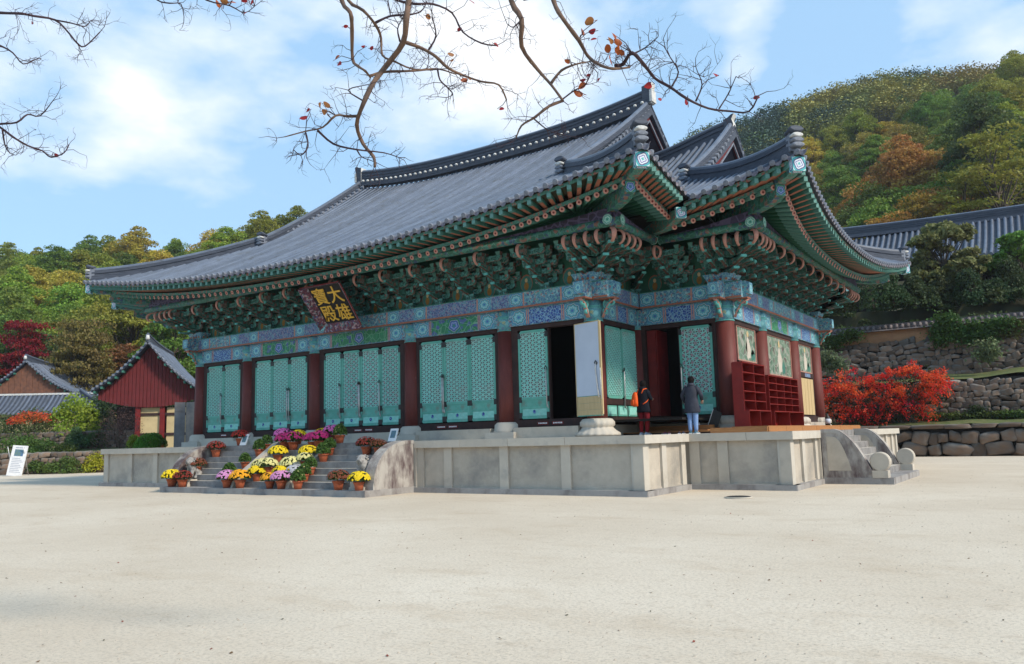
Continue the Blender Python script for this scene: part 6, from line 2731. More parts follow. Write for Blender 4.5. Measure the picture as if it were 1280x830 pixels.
# ------------------------------------------------------------------ long grey hall on the terrace, right
lh = thing('long_hall', 'long grey tiled hall on the terrace behind the trees at the right', 'temple hall', (14, 55, 8.8))
X0h, X1h, YR, ZR, YE, ZE = -2.2, 34.0, 53.5, 19.1, 46.8, 14.7
for k in range(79):
    x = lerp(X0h, X1h, k / 78)
    mb = rib([Vector((x, lerp(YE, YR, s_), lerp(ZE, ZR - 0.2, s_) - 0.5 * math.sin(PI * s_) + 0.05)) for s_ in (0, 0.2, 0.4, 0.6, 0.8, 1)], 0.125, 5)
    mb.tube([(x, YE - 0.05, ZE + 0.04), (x, YE + 0.1, ZE + 0.08)], 0.135, 8, 1)
    link('tile_row', mb.mesh('tile_row', m_('tile', 'tile_end')), lh)
mb = MB()
pv = None
for s_ in [i / 8 for i in range(9)]:
    yy, zz = lerp(YE, YR, s_), lerp(ZE, ZR - 0.2, s_) - 0.5 * math.sin(PI * s_)
    c = [mb.vert((X0h - 0.3, yy, zz)), mb.vert((X1h, yy, zz))]
    if pv:
        mb.face((pv[0], pv[1], c[1], c[0]))
    pv = c
mb.quad([(X0h - 0.3, YR, ZR - 0.2), (X1h, YR, ZR - 0.2), (X1h, 59.5, ZE), (X0h - 0.3, 59.5, ZE)])
mb.quad([(X0h - 0.3, YE, ZE - 0.02), (X0h - 0.3, YE + 1.5, ZE - 0.05), (X1h, YE + 1.5, ZE - 0.05), (X1h, YE, ZE - 0.02)])
link('roof_surface', mb.mesh('roof_surface', m_('tile_dark')), lh)
full, mi = ridge_profile(0.7, 0.25)
sweep([Vector((lerp(X0h - 0.2, X1h, k / 12), YR, ZR - 0.25 + 0.5 * (1 - k / 12) ** 4)) for k in range(13)], full, 'ridge', m_('tile', 'tile_dark', 'tile'), mi, parent=lh)
sweep([Vector((X0h - 0.15, lerp(YR, YE, k / 8), lerp(ZR, ZE, k / 8) - 0.5 * math.sin(PI * k / 8) + 0.05)) for k in range(9)], [(0.3, -0.1), (0.26, 0.22), (-0.26, 0.22), (-0.3, -0.1)], 'rake_ridge', m_('tile'), parent=lh)
wx = lambda name, x0, x1, y0, y1, z0, z1, mt: wallbox(name, Matrix(), x0, x1, y0, y1, z0, z1, mt, parent=lh)
mb = MB()
mb.lathe([(0.2, 0), (0.3, 0.2), (0.2, 0.5)], 8, 0, (X0h - 0.25, YR, ZR - 0.05))
link('ridge_end', mb.mesh('ridge_end', m_('plaster')), lh)
wx('wall', X0h + 0.8, X1h, 49.6, 57.5, 8.0, 15.6, 'mortar')
wx('plank_wall', X0h + 0.4, X0h + 0.8, 49.0, 57, 8.0, 15.5, 'dark_wood')
wx('eave_beam', X0h, X1h, 48.9, 49.3, 13.5, 13.8, 'plain_wood')
wx('floor_beam', X0h + 0.3, X1h, 48.6, 49.0, 11.2, 11.5, 'plain_wood')
for k in range(11):
    x = X0h + 0.8 + 3.1 * k
    wx('post', x, x + 0.3, 49.0, 49.4, 8.2, 14.6, 'dark_wood')
    if k % 2 == 0:
        wx('scripture_board', x + 0.05, x + 0.25, 48.94, 48.99, 9.3, 11.0, 'white_text')
for k in range(8):
    wx('railing_post', X0h - 0.6 + 0.35 * k, X0h - 0.5 + 0.35 * k, 47.9, 48.0, 9.6, 11.0, 'plain_wood')
wx('rail', X0h - 0.7, X0h + 2.4, 47.88, 48.02, 11.0, 11.12, 'plain_wood')

# ------------------------------------------------------------------ buildings and garden on the left
def roof_gable_building(o, M, hw, hd, zr, ze, zwall, rib_gap, over=0.5, ribr=0.09, gable_mat='red_gable', zcut=None, boards=22, sag=0.25, lights=True):
    """gable faces local -y; roof ridge along y; hw half width, hd depth"""
    def zz(x):
        t_ = 1 - abs(x) / hw
        return lerp(ze, zr, t_) - sag * math.sin(PI * t_)
    n = max(4, int(hd / rib_gap))
    for sg in (-1, 1):
        mb = MB()
        pv = None
        for k in range(9):
            x = sg * hw * (1 - k / 8)
            c = [mb.vert((x, -over, zz(x))), mb.vert((x, hd, zz(x))), mb.vert((x, -over, zz(x) - 0.12)), mb.vert((x, hd, zz(x) - 0.12))]
            if pv:
                mb.face((pv[0], pv[1], c[1], c[0]))
                mb.face((pv[2], c[2], c[3], pv[3]))
                mb.face((pv[0], c[0], c[2], pv[2]))
            pv = c
        link('roof_surface', mb.mesh('roof_surface', m_('tile_dark')), o, M=M)
        for j in range(n + 1):
            y = lerp(-over + 0.1, hd, j / n)
            mb = rib([Vector((sg * hw * (1 - k / 6), y, zz(sg * hw * (1 - k / 6)) + 0.02)) for k in range(7)], ribr, 5)
            mb.tube([(sg * (hw + 0.03), y, ze + 0.03), (sg * (hw - 0.08), y, ze + 0.05)], ribr * 1.1, 8, 1)
            link('tile_row', mb.mesh('tile_row', m_('tile', 'tile_end')), o, M=M)
        # short rake tiles along the gable edge
        mb = MB()
        m_n = int(hw * 1.25 / (rib_gap * 0.95))
        for k in range(m_n):
            x = sg * hw * (k + 0.5) / m_n
            mb.tube([(x, -over - 0.16, zz(x) + 0.05), (x, -over + 0.5, zz(x) + 0.08)], ribr * 1.05, 7, 0, capm=1)
        link('rake_tiles', mb.mesh('rake_tiles', m_('tile', 'tile_end')), o, M=M)
        # purlin ends under the rake
        mb = MB()
        for k in range(7):
            x = sg * hw * (0.2 + 0.75 * k / 6)
            mb = MB()
            mb.box(x - 0.07, x + 0.07, -over + 0.05, 0.3, zz(x) - 0.30, zz(x) - 0.14)
            link('purlin_end', mb.mesh('purlin_end', m_('green_paint')), o, M=M)
    full, mi = ridge_profile(0.32, 0.13)
    mb = MB()
    path = [Vector((0, lerp(-over - 0.1, hd, k / 8), zr - 0.1 + 0.35 * (1 - k / 8) ** 3)) for k in range(9)]
    s_ = sweep([M @ p for p in path], full, 'ridge', m_('tile', 'tile_dark', 'tile'), mi, parent=o)
    mb.lathe([(0.1, 0), (0.16, 0.1), (0.10, 0.35)], 8, 0, (0, -over - 0.15, zr + 0.15))
    link('ridge_end', mb.mesh('ridge_end', m_('plaster')), o, M=M)
    for k in range(boards):
        xa, xb = lerp(-hw * 0.93, hw * 0.93, k / boards) + 0.012, lerp(-hw * 0.93, hw * 0.93, (k + 1) / boards) - 0.012
        xm = (xa + xb) / 2
        zlo = zcut(xm / hw) if zcut else zwall
        mb = MB()
        yb = -0.05 - 0.012 * (k % 2)
        ta, tb = zz(xa) - 0.22, zz(xb) - 0.22
        if min(ta, tb) < zlo + 0.02:
            continue
        i = [mb.vert(p) for p in ((xa, yb, zlo), (xb, yb, zlo), (xb, 0.05, zlo), (xa, 0.05, zlo), (xa, yb, ta), (xb, yb, tb), (xb, 0.05, tb), (xa, 0.05, ta))]
        for fc in ((3, 2, 1, 0), (4, 5, 6, 7), (0, 1, 5, 4), (1, 2, 6, 5), (2, 3, 7, 6), (3, 0, 4, 7)):
            mb.face([i[j] for j in fc])
        link('gable_plank', mb.mesh('gable_plank', m_(gable_mat)), o, M=M)
    return zz


p = atD(60, 184, 556)
ang = math.atan2(RH.y, RH.x)
Mg = T(p.x, p.y, 0, ang + R(13))
o = tag(link('red_gable_building', None, None, M=Mg), 'small building with a dark red boarded gable left of the main hall', 'building')
roof_gable_building(o, Mg, 3.75, 9.0, 9.55, 5.95, 4.7, 0.34, over=0.9, zcut=lambda t: 4.72 + 0.75 * t * t, boards=27, sag=0.35)
for (x0, x1, z0, z1, mt, nme) in ((-0.6, 1.05, 1.5, 4.7, 'wall_cream', 'plaster_wall'), (1.25, 2.9, 1.5, 4.7, 'wall_cream', 'plaster_wall')):
    wallbox(nme, Mg, x0, x1, 0.3, 0.5, z0, z1, mt, parent=o)
for x in (-0.75, 0.95, 2.85):
    wallbox('post', Mg, x - 0.17, x + 0.17, 0.1, 0.44, 0, 4.9, 'red_wood', parent=o)
for z in (2.6, 4.1):
    wallbox('beam', Mg, -0.7, 2.9, 0.22, 0.4, z, z + 0.2, 'dark_wood', parent=o)
wallbox('wall', Mg, -3.3, 3.3, 5.0, 5.2, 0, 5.0, 'dark_wood', parent=o)
wallbox('wall', Mg, 3.1, 3.3, 0.4, 9.0, 0, 5.6, 'dark_wood', parent=o)

# grey folding panels standing on the platform end
t = thing('grey_screen', 'tall grey weathered folding screen standing behind the left end of the platform', 'screen', tuple(atD(52, 228, 556)))
for k, (pa, pb) in enumerate(((217, 231), (232, 245))):
    a, b_ = atD(52 + 0.3 * k, pa, 556), atD(52.3 - 0.3 * k, pb, 556)
    d = math.atan2(b_.y - a.y, b_.x - a.x)
    L = (b_ - a).length
    plain('screen_%d' % k, (0.24, 0.24, 0.25) if k == 0 else (0.32, 0.27, 0.23), (0.17, 0.165, 0.165), 2, 0.9, 0.2, 15)
    wallbox('screen_panel', T(a.x, a.y, 0, d), 0, L - 0.03, -0.04, 0.04, 0.0, 4.6, 'screen_%d' % k, parent=t)
    mb = MB()
    for zz in (1.9, 3.0, 4.0):
        mb.box(0.05, L - 0.08, -0.06, -0.04, zz, zz + 0.06)
    link('batten', mb.mesh('batten', m_('screen_%d' % k)), t, M=T(a.x, a.y, 0, d))

# far left temple roof
p = atD(77, 30, 545)
Ml = T(p.x, p.y, 0, ang + R(6))
o = tag(link('grey_roofed_hall', None, None, M=Ml), 'low temple hall with grey tiled roof and plank gable at the far left', 'temple hall')
roof_gable_building(o, Ml, 5.2, 10.0, 10.3, 7.0, 7.05, 0.36, over=0.4, gable_mat='old_plank' if 'old_plank' in MATS else 'dark_wood', boards=18, sag=0.5)
# lower skirt roof under the gable
mb = MB()
pv = None
for k in range(7):
    s_ = k / 6
    c = [mb.vert((-9.0 + 1.9 * s_, -0.2 - 2.6 * (1 - s_), lerp(5.1, 7.1, s_) - 0.25 * math.sin(PI * s_))), mb.vert((9.0 - 1.9 * s_, -0.2 - 2.6 * (1 - s_), lerp(5.1, 7.1, s_) - 0.25 * math.sin(PI * s_)))]
    if pv:
        mb.face((pv[0], pv[1], c[1], c[0]))
    pv = c
mb.quad([(-9, -2.8, 5.08), (9, -2.8, 5.08), (9, 1, 5.2), (-9, 1, 5.2)][::-1])
link('skirt_surface', mb.mesh('skirt_surface', m_('tile_dark')), o, M=Ml)
for k in range(44):
    x = lerp(-8.9, 8.9, k / 43)
    lift = 0.55 * (abs(x) / 8.9) ** 4
    pts = [Vector((x * (1 - 0.0 * s_), -0.2 - 2.6 * (1 - s_), lerp(5.1, 7.1, s_) - 0.25 * math.sin(PI * s_) + 0.03 + lift)) for s_ in (0, 0.25, 0.5, 0.75, 1)]
    mb = rib(pts, 0.10, 5)
    mb.tube([(x, -2.83, 5.13 + lift), (x, -2.7, 5.16 + lift)], 0.11, 8, 1)
    link('tile_row', mb.mesh('tile_row', m_('tile', 'tile_end')), o, M=Ml)
mb = MB()
mb.box(-7.0, 7.0, -0.42, -0.2, 7.0, 7.18)
link('gable_sill', mb.mesh('gable_sill', m_('plaster')), o, M=Ml)
for (sg) in (-1, 1):
    full, mi = ridge_profile(0.3, 0.14)
    sweep([Ml @ Vector((sg * lerp(5.1, 9.2, k / 8), lerp(-0.3, -2.9, k / 8), lerp(7.2, 5.5, k / 8) - 0.3 * math.sin(PI * k / 8) + 0.25 * (k / 8) ** 3)) for k in range(9)], full, 'hip_ridge', m_('tile', 'tile_dark', 'tile'), mi, parent=o)
wallbox('wall', Ml, -7.5, 7.5, 0.2, 9, 0, 5.2, 'wall_cream', parent=o)
for k in range(8):
    wallbox('post', Ml, -7.6 + 2.1 * k, -7.3 + 2.1 * k, 0.0, 0.3, 0, 5.1, 'dark_wood', parent=o)
wallbox('lintel', Ml, -7.5, 7.5, 0.05, 0.18, 4.3, 4.9, 'dark_wood', parent=o)

# low garden walls, terraces and planting
def wall_line(name, label, D0, px0, D1, px1, z0, z1, size, rg_, lim=200):
    a, b_ = xy_of(D0, px0), xy_of(D1, px1)
    d = math.atan2(b_[1] - a[1], b_[0] - a[0])
    L = math.hypot(b_[0] - a[0], b_[1] - a[1])
    o_ = tag(link(name, None, None, M=T(a[0], a[1], z0, d)), label, 'stone wall')
    M = T(a[0], a[1], 0, d)
    z = z0
    while z < z1 - size * 0.3:
        h = size * rg_.uniform(0.8, 1.1)
        x = 0
        while x < L:
            w = h * rg_.uniform(1.1, 2.4)
            link('stone', ROCKS[rg_.randrange(7)], o_, M=M @ Matrix.Translation((x + w / 2, rg_.uniform(-.03, .03), z + h / 2)) @ Euler((rg_.uniform(-.08, .08), rg_.uniform(-.1, .1), 0)).to_matrix().to_4x4() @ Matrix.Diagonal((w, 0.5, h * 1.05, 1)))
            x += w * 0.98
        z += h * 0.95
    wallbox('backing', M, 0, L, 0.1, 0.6, z0 - 0.1, z1 - 0.1, 'mortar', parent=o_)
    return M, L


rg = random.Random(12)
M1, L1 = wall_line('garden_wall', 'lowest stone edging of the garden left of the platform', 60.5, -60, 60.5, 148, 0.0, 1.5, 0.46, rg)
M2, L2 = wall_line('garden_wall', 'upper stone edging of the garden in front of the far left roof', 65.5, -60, 65, 170, 1.7, 2.9, 0.40, rg)
wallbox('boundary', M2, -2, L2 + 2, 4.0, 4.4, 2.0, 4.3, 'wall_cream', parent=tag(link('cream_wall', None, None, M=M2 @ T(8, 4.2, 2)), 'cream plastered boundary wall behind the left garden shrubs', 'wall'))
mb = MB()
mb.quad([tuple(M1 @ Vector(v)) for v in ((-3, 0.3, 1.42), (L1 + 3, 0.3, 1.42), (L1 + 3, 5.2, 1.9), (-3, 5.2, 1.9))])
mb.quad([tuple(M2 @ Vector(v)) for v in ((-3, 0.3, 2.82), (L2 + 3, 0.3, 2.82), (L2 + 3, 14, 3.0), (-3, 14, 3.0))])
tag(link('garden_bed', mb.mesh('garden_bed', m_('grass'))), kind='structure')


def gbush(name, label, px, py, D, w, h, col, seed, leaf_=0.11, cat='shrub', clumps=36, per=55, lumps=0.4):
    q_ = atD(D, px, py)
    return bush(name, label, q_.x, q_.y, q_.z - h * 0.08, w / 2, w / 2, h, col, seed, leaf_, clumps, per, cat, lumps=lumps)


q_ = atD(44, 188, 559)
gbush('round_shrub', 'rounded bright green clipped shrub behind the left end of the platform', 188, 559, 44, 1.75, 0.85, (0.10, 0.22, 0.025), 900, 0.05, clumps=60, per=160, lumps=0.30)
gbush('bright_shrub', 'small yellow green shrub just left of the rounded clipped shrub', 167, 559, 46, 0.75, 0.7, (0.20, 0.26, 0.03), 901, 0.07)
gbush('bare_bush', 'brown leafless bush behind the left corner of the platform', 150, 560, 50, 3.0, 2.6, (0.10, 0.06, 0.05), 902, 0.05, 'bush', 40, 60)
gbush('low_shrub', 'rounded green shrub behind the white sign board', 22, 570, 61.5, 3.6, 1.7, (0.08, 0.15, 0.03), 903)
gbush('low_shrub', 'low spreading green shrub right of the white sign board', 52, 570, 61.8, 2.6, 1.35, (0.07, 0.13, 0.028), 904)
gbush('low_shrub', 'small green shrub nearest the left corner of the platform', 84, 572, 62, 2.0, 1.3, (0.09, 0.13, 0.03), 905)
gbush('yellow_flowers', 'clump of yellow garden flowers beside the left corner of the platform', 120, 590, 59.5, 1.8, 1.5, (0.36, 0.36, 0.03), 906, 0.09)
gbush('low_shrub', 'low green shrub at the foot of the lowest garden wall', 82, 591, 59.3, 2.8, 1.2, (0.09, 0.14, 0.03), 907)
gbush('low_shrub', 'tiny green shrub at the foot of the wall beside the white sign', 46, 589, 59.4, 1.3, 0.8, (0.08, 0.13, 0.03), 908)
gbush('red_flower_bush', 'wide bush with orange red berries under the far left roof', 42, 545, 66, 4.2, 2.4, (0.09, 0.12, 0.04), 909, 0.12)
gbush('red_berries', 'orange red berry clusters covering the top of the wide berry bush', 44, 529, 65.7, 3.6, 1.0, (0.55, 0.09, 0.03), 910, 0.11, 'bush', 30, 34)
gbush('yellow_green_bush', 'bright yellow green bush right of the berry bush', 93, 545, 66, 3.9, 3.4, (0.22, 0.30, 0.03), 911, 0.16, 'bush', 44, 60)
gbush('spiky_plant', 'spiky green plant between the berry bush and the platform', 95, 558, 64, 1.5, 1.5, (0.07, 0.13, 0.05), 912)
gbush('low_shrub', 'dark green mound right of the spiky plant', 122, 557, 64, 2.2, 1.3, (0.06, 0.11, 0.03), 913)
gbush('low_shrub', 'dense green bush behind the bare brown bush', 130, 540, 68, 3.5, 3.5, (0.05, 0.085, 0.03), 914, 0.15)
gbush('low_shrub', 'pale green shrub at the far left edge below the roof', 5, 555, 66, 3.0, 2.4, (0.10, 0.14, 0.05), 915)

# white A-frame sign board
p = atD(56.5, 17, 594)
Ms = T(p.x, p.y, 0.0, ang + R(4))
t = tag(link('sign_board', None, None, M=Ms), 'white folding sign board with a blue photograph at the far left', 'sign board')
W_, H_ = 1.05, 2.15
Mt = Ms @ Matrix.Rotation(R(-10), 4, 'X') @ Matrix.Rotation(R(5), 4, 'Y')
mb = MB()
mb.box(-W_ / 2, W_ / 2, 0, 0.05, 0, H_)
link('board', mb.mesh('board', m_('paper_white' if 'paper_white' in MATS else 'white_text')), t, M=Mt)
plain('photo_blue', (0.05, 0.13, 0.30), (0.15, 0.22, 0.12), 3, 0.5)
plain('text_grey', (0.40, 0.42, 0.48), None, 3, 0.6)
mb = MB()
mb.box(-0.3, 0.3, -0.012, 0, H_ - 0.75, H_ - 0.28)
link('photograph', mb.mesh('photograph', m_('photo_blue')), t, M=Mt)
mb = MB()
for k in range(9):
    mb.box(-0.38, 0.38 - 0.1 * (k % 3), -0.008, 0, 0.25 + 0.12 * k, 0.29 + 0.12 * k)
mb.box(-0.3, 0.3, -0.008, 0, H_ - 0.2, H_ - 0.12)
link('text_lines', mb.mesh('text_lines', m_('text_grey')), t, M=Mt)
for sx in (-1, 1):
    mb = MB()
    mb.tube([(sx * W_ / 2, 0.05, H_ * 0.95), (sx * W_ / 2, 0.95, 0)], 0.025, 5)
    link('leg', mb.mesh('leg', m_('metal')), t, M=Ms)

# ------------------------------------------------------------------ name board under the front eave
top, bot = Vector((MXC, -2.30, 8.02)), Vector((MXC, -0.98, 6.30))
zdir = (top - bot)
HB = zdir.length
zdir.normalize()
xdir = Vector((1, 0, 0))
ydir = zdir.cross(xdir)              # points away from the viewer, into the building
c = (top + bot) / 2
MBd = Matrix(((xdir.x, ydir.x, zdir.x, c.x), (xdir.y, ydir.y, zdir.y, c.y), (xdir.z, ydir.z, zdir.z, c.z), (0, 0, 0, 1)))
t = tag(link('name_board', None, None, M=MBd), 'black name board with four gold characters tilted under the front eave', 'name board')
WB, HI = 1.72, HB - 0.50
zo = 0.04
mb = MB()
mb.box(-WB / 2, WB / 2, -0.02, 0.05, -HI / 2 + zo, HI / 2 + zo)
link('panel', mb.mesh('panel', m_('black')), t, M=MBd)
fl, dp = 0.30, 0.26                  # flared frame boards
for sx in (-1, 1):
    mb = MB()
    x0, x1 = sx * WB / 2, sx * (WB / 2 + fl)
    z0, z1 = -HI / 2 + zo, HI / 2 + zo
    P = [Vector((x0, -0.02, z0)), Vector((x0, -0.02, z1)), Vector((x1, -dp, z1 + 0.10)), Vector((x1, -dp, z0 - 0.16))]
    i = [mb.vert(p) for p in P] + [mb.vert(p + Vector((sx * 0.03, 0.03, 0))) for p in P]
    mb.face(i[:4] if sx > 0 else i[:4][::-1], 0)
    mb.face(i[4:], 1)
    for k in range(4):
        mb.face((i[k], i[(k + 1) % 4], i[4 + (k + 1) % 4], i[4 + k]), 1)
    link('side_frame', mb.mesh('side_frame', m_('board_frame', 'red_wood')), t, M=MBd)
for sz in (-1, 1):
    mb = MB()
    z0 = sz * HI / 2 + zo
    z1 = z0 + sz * (0.30 if sz < 0 else 0.12)
    P = [Vector((-WB / 2, -0.02, z0)), Vector((WB / 2, -0.02, z0)), Vector((WB / 2 + 0.24, -dp + 0.04, z1)), Vector((-WB / 2 - 0.24, -dp + 0.04, z1))]
    i = [mb.vert(p) for p in P] + [mb.vert(p + Vector((0, 0.03, sz * 0.03))) for p in P]
    mb.face(i[:4][::-1] if sz > 0 else i[:4], 0)
    mb.face(i[4:], 1)
    for k in range(4):
        mb.face((i[k], i[(k + 1) % 4], i[4 + (k + 1) % 4], i[4 + k]), 1)
    link('end_frame', mb.mesh('end_frame', m_('board_frame', 'red_wood')), t, M=MBd)


def glyph(ch, size, mat, parent, M, name='character', bold=0.004, depth=0.02):
    cu = bpy.data.curves.new('character', 'FONT')
    cu.body = ch
    cu.size = size
    cu.extrude = depth
    cu.offset = bold
    cu.align_x = 'CENTER'
    cu.align_y = 'CENTER'
    tmp = bpy.data.objects.new('tmp_text', cu)
    COL.objects.link(tmp)
    dg = bpy.context.evaluated_depsgraph_get()
    me_ = bpy.data.meshes.new_from_object(tmp.evaluated_get(dg))
    bpy.data.objects.remove(tmp)
    me_.name = name
    me_.materials.clear()
    me_.materials.append(MATS[mat])
    # centre on its own bounds
    xs = [v.co.x for v in me_.vertices]
    ys = [v.co.y for v in me_.vertices]
    off = Vector(((min(xs) + max(xs)) / 2, (min(ys) + max(ys)) / 2, 0))
    for v in me_.vertices:
        v.co -= off
    return link(name, me_, parent, M=M @ Matrix.Rotation(PI / 2, 4, 'X'))


for ch, cx, cz in (('大', 0.41, 0.40), ('雄', 0.41, -0.40), ('寶', -0.41, 0.40), ('殿', -0.41, -0.40)):
    glyph(ch, 0.78, 'gold', t, MBd @ Matrix.Translation((cx, -0.03, cz + zo)))

# small white notices on the thresholds: a word of white lettering on a dark plate
for M, x in ((FRONT, -10.9), (FRONT, -10.3), (FRONT, -6.55), (FRONT, -6.0), (FRONT, -2.05), (FRONT, -1.45), (WF, 1.35), (FRONT, -15.6), (FRONT, -19.6)):
    mb = MB()
    mb.box(x - 0.22, x + 0.22, -0.142, -0.131, 2.14, 2.24)
    o = link('threshold_notice', mb.mesh('threshold_notice', m_('red_wood')), hall, M=M)
    mb = MB()
    rr = random.Random(int(x * 10))
    for k in range(6):
        xx = x - 0.18 + 0.062 * k
        mb.box(xx, xx + 0.045, -0.146, -0.1425, 2.165 + 0.01 * rr.random(), 2.215)
    link('notice_marks', mb.mesh('notice_marks', m_('white_text')), o, M=M)

# ------------------------------------------------------------------ wooden decks and shoe shelves on the wing
t = thing('wooden_deck', 'two level orange wooden deck before the open doorway of the wing', 'deck', (2.2, 1.8, ZP))
for (x0, x1, y0, y1, z0, z1) in ((0.75, 3.2, 1.55, 2.15, 1.71, 1.83), (0.35, 3.6, 0.95, 1.54, 1.71, 1.79)):
    n = 5
    for k in range(n):
        ya, yb = lerp(y0, y1, k / n), lerp(y0, y1, (k + 1) / n) - 0.012
        mb = MB()
        mb.box(x0, x1, ya, yb, z1 - 0.035, z1)
        link('plank', mb.mesh('plank', m_('deck_wood')), t)
    mb = MB()
    mb.box(x0 + 0.03, x1 - 0.03, y0 + 0.03, y0 + 0.07, z0, z1 - 0.036)
    link('deck_skirt', mb.mesh('deck_skirt', m_('dark_wood' if z1 < 1.8 else 'deck_wood')), t)
mb = MB()
mb.box(0.8, 3.15, 2.16, 2.7, 1.705, 1.98)
link('step', mb.mesh('step', m_('deck_wood')), t)
t = thing('wooden_deck', 'long low orange wooden deck carrying the red shoe shelves', 'deck', (4.6, 6.5, ZP))
y = 0.75
k = 0
while y < 13.2:
    L = 1.9
    for j in range(4):
        mb = MB()
        xa = 3.9 + 0.38 * j
        if y < 2.9 and xa < 4.2:
            continue
        mb.box(xa, xa + 0.37, y, y + L - 0.02, 1.845, 1.88)
        link('plank', mb.mesh('plank', m_('deck_wood')), t)
    mb = MB()
    mb.box(5.38, 5.42, y, y + L - 0.02, 1.702, 1.844)
    link('deck_skirt', mb.mesh('deck_skirt', m_('deck_wood')), t)
    y += L
mb = MB()
mb.box(3.62, 5.40, 0.66, 0.74, 1.702, 1.86)
link('end_board', mb.mesh('end_board', m_('deck_wood')), t)


def shelf(y0, y1, z0, z1, rows, cols, label, xf=4.32, dep=0.36):
    """open pigeonhole shelf facing +x, wider base cabinet below"""
    t_ = thing('shoe_shelf', label, 'shelf', (xf - dep / 2, (y0 + y1) / 2, z0))
    zb = z0 + 0.50
    th = 0.028

    def bx(name, a, b_, c_, d, e, f):
        mb_ = MB()
        mb_.box(a, b_, c_, d, e, f)
        link(name, mb_.mesh(name, m_('shelf_red')), t_)
    bx('back_panel', xf - dep, xf - dep + 0.02, y0, y1, z0, z1)
    for yy in (y0, y1 - th):
        bx('upright_panel', xf - dep + 0.021, xf, yy, yy + th, zb, z1)
        bx('upright_panel', xf - dep + 0.021, xf + 0.14, yy, yy + th, z0, zb)
    bx('top_panel', xf - dep + 0.021, xf + 0.01, y0 - 0.01, y1 + 0.01, z1, z1 + 0.03)
    bx('base_top', xf - dep + 0.021, xf + 0.15, y0 + th, y1 - th, zb, zb + 0.035)
    n = cols if cols <= 2 else 2
    for k_ in range(1, n):
        yy = lerp(y0, y1, k_ / n)
        bx('divider', xf - dep + 0.021, xf + 0.13, yy - th / 2, yy + th / 2, z0, zb)
    for k_ in range(1, rows):
        zz = lerp(zb + 0.035, z1, k_ / rows)
        bx('shelf_board', xf - dep + 0.021, xf, y0 + th, y1 - th, zz - th / 2, zz + th / 2)
    for k_ in range(1, cols):
        yy = lerp(y0, y1, k_ / cols)
        bx('divider', xf - dep + 0.022, xf - 0.004, yy - th / 2, yy + th / 2, zb + 0.036, z1 - 0.001)


shelf(1.98, 4.35, 1.885, 3.96, 5, 2, 'tall red shoe shelf with two columns of holes beside the wing corner column', xf=4.32)
shelf(4.75, 8.55, 1.885, 3.66, 5, 4, 'lower red shoe shelf with four columns of small holes', xf=4.32)
# small things on the deck
t = thing('leaning_board', 'thin white edged dark board leaning on the wing corner column', 'board', (2.9, 2.3, 1.98))
mb = MB()
mb.box(-0.16, 0.16, -0.015, 0.015, 0, 0.62, 0)
link('board', mb.mesh('board', m_('iron')), t, M=T(3.05, 2.35, 1.84) @ Matrix.Rotation(R(22), 4, 'Y'))
mb = MB()
mb.box(-0.175, -0.155, -0.018, 0.018, 0, 0.63, 0)
link('edge', mb.mesh('edge', m_('white_text')), t, M=T(3.05, 2.35, 1.84) @ Matrix.Rotation(R(22), 4, 'Y'))
t = thing('bottle', 'small dark bottle standing on the deck by the last side column', 'bottle', (4.4, 14.1, 1.88))
mb = MB()
mb.lathe([(0.11, 0), (0.11, 0.36), (0.05, 0.44), (0.05, 0.52)], 12, 0, (4.4, 12.6, 1.88))
link('bottle', mb.mesh('bottle', m_('iron')), t)
mb = MB()
mb.lathe([(0.115, 0.1), (0.115, 0.3)], 12, 0, (4.4, 12.6, 1.88))
link('bottle_label', mb.mesh('bottle_label', m_('paper')), t)


def shoe(x, y, z, a, mat, label, cat='shoe', parent=None):
    pts = [(-0.045, 0, 0), ]
    mb_ = MB()
    rings = []
    for (yy, w, h) in ((-0.12, 0.030, 0.05), (-0.10, 0.042, 0.075), (-0.03, 0.040, 0.07), (0.04, 0.046, 0.05), (0.10, 0.044, 0.040), (0.145, 0.026, 0.025)):
        rings.append([mb_.vert((w * math.cos(t_), yy, max(0, h * math.sin(t_)))) for t_ in [PI * k / 6 for k in range(7)]])
    for k in range(len(rings) - 1):
        for j in range(6):
            mb_.face((rings[k][j], rings[k + 1][j], rings[k + 1][j + 1], rings[k][j + 1])[::-1], 0, smooth=True)
        mb_.face((rings[k][0], rings[k][6], rings[k + 1][6], rings[k + 1][0]), 1)
    mb_.face(rings[0])
    mb_.face(rings[-1][::-1])
    mb_.box(-0.045, 0.045, -0.122, 0.147, -0.012, 0.008, 1)
    o_ = link('shoe', mb_.mesh('shoe', [MATS[mat], MATS['white_text']]), parent, M=T(x, y, z + 0.012, a))
    if label:
        tag(o_, label, cat)
    return o_


plain('shoe_navy', (0.03, 0.035, 0.07), None, 5)
plain('shoe_pink', (0.30, 0.07, 0.10), (0.10, 0.04, 0.07), 20)
for k, (x, y, a, mt, lb) in enumerate(((2.10, 0.60, 0.9, 'shoe_pink', 'left one of the pinkish shoes on the platform before the deck'), (2.26, 0.58, 0.6, 'shoe_pink', 'right one of the pinkish shoes on the platform before the deck'),
                                       (2.60, 0.62, 0.4, 'shoe_navy', 'left navy shoe left standing behind the person in jeans'), (2.74, 0.66, 0.2, 'shoe_navy', 'right navy shoe left standing behind the person in jeans'))):
    shoe(x, y, ZP, a, mt, lb)
shoe(2.62, 2.3, 1.98, 0.4, 'white_text', 'white shoe lying on the deck under the green door leaf')

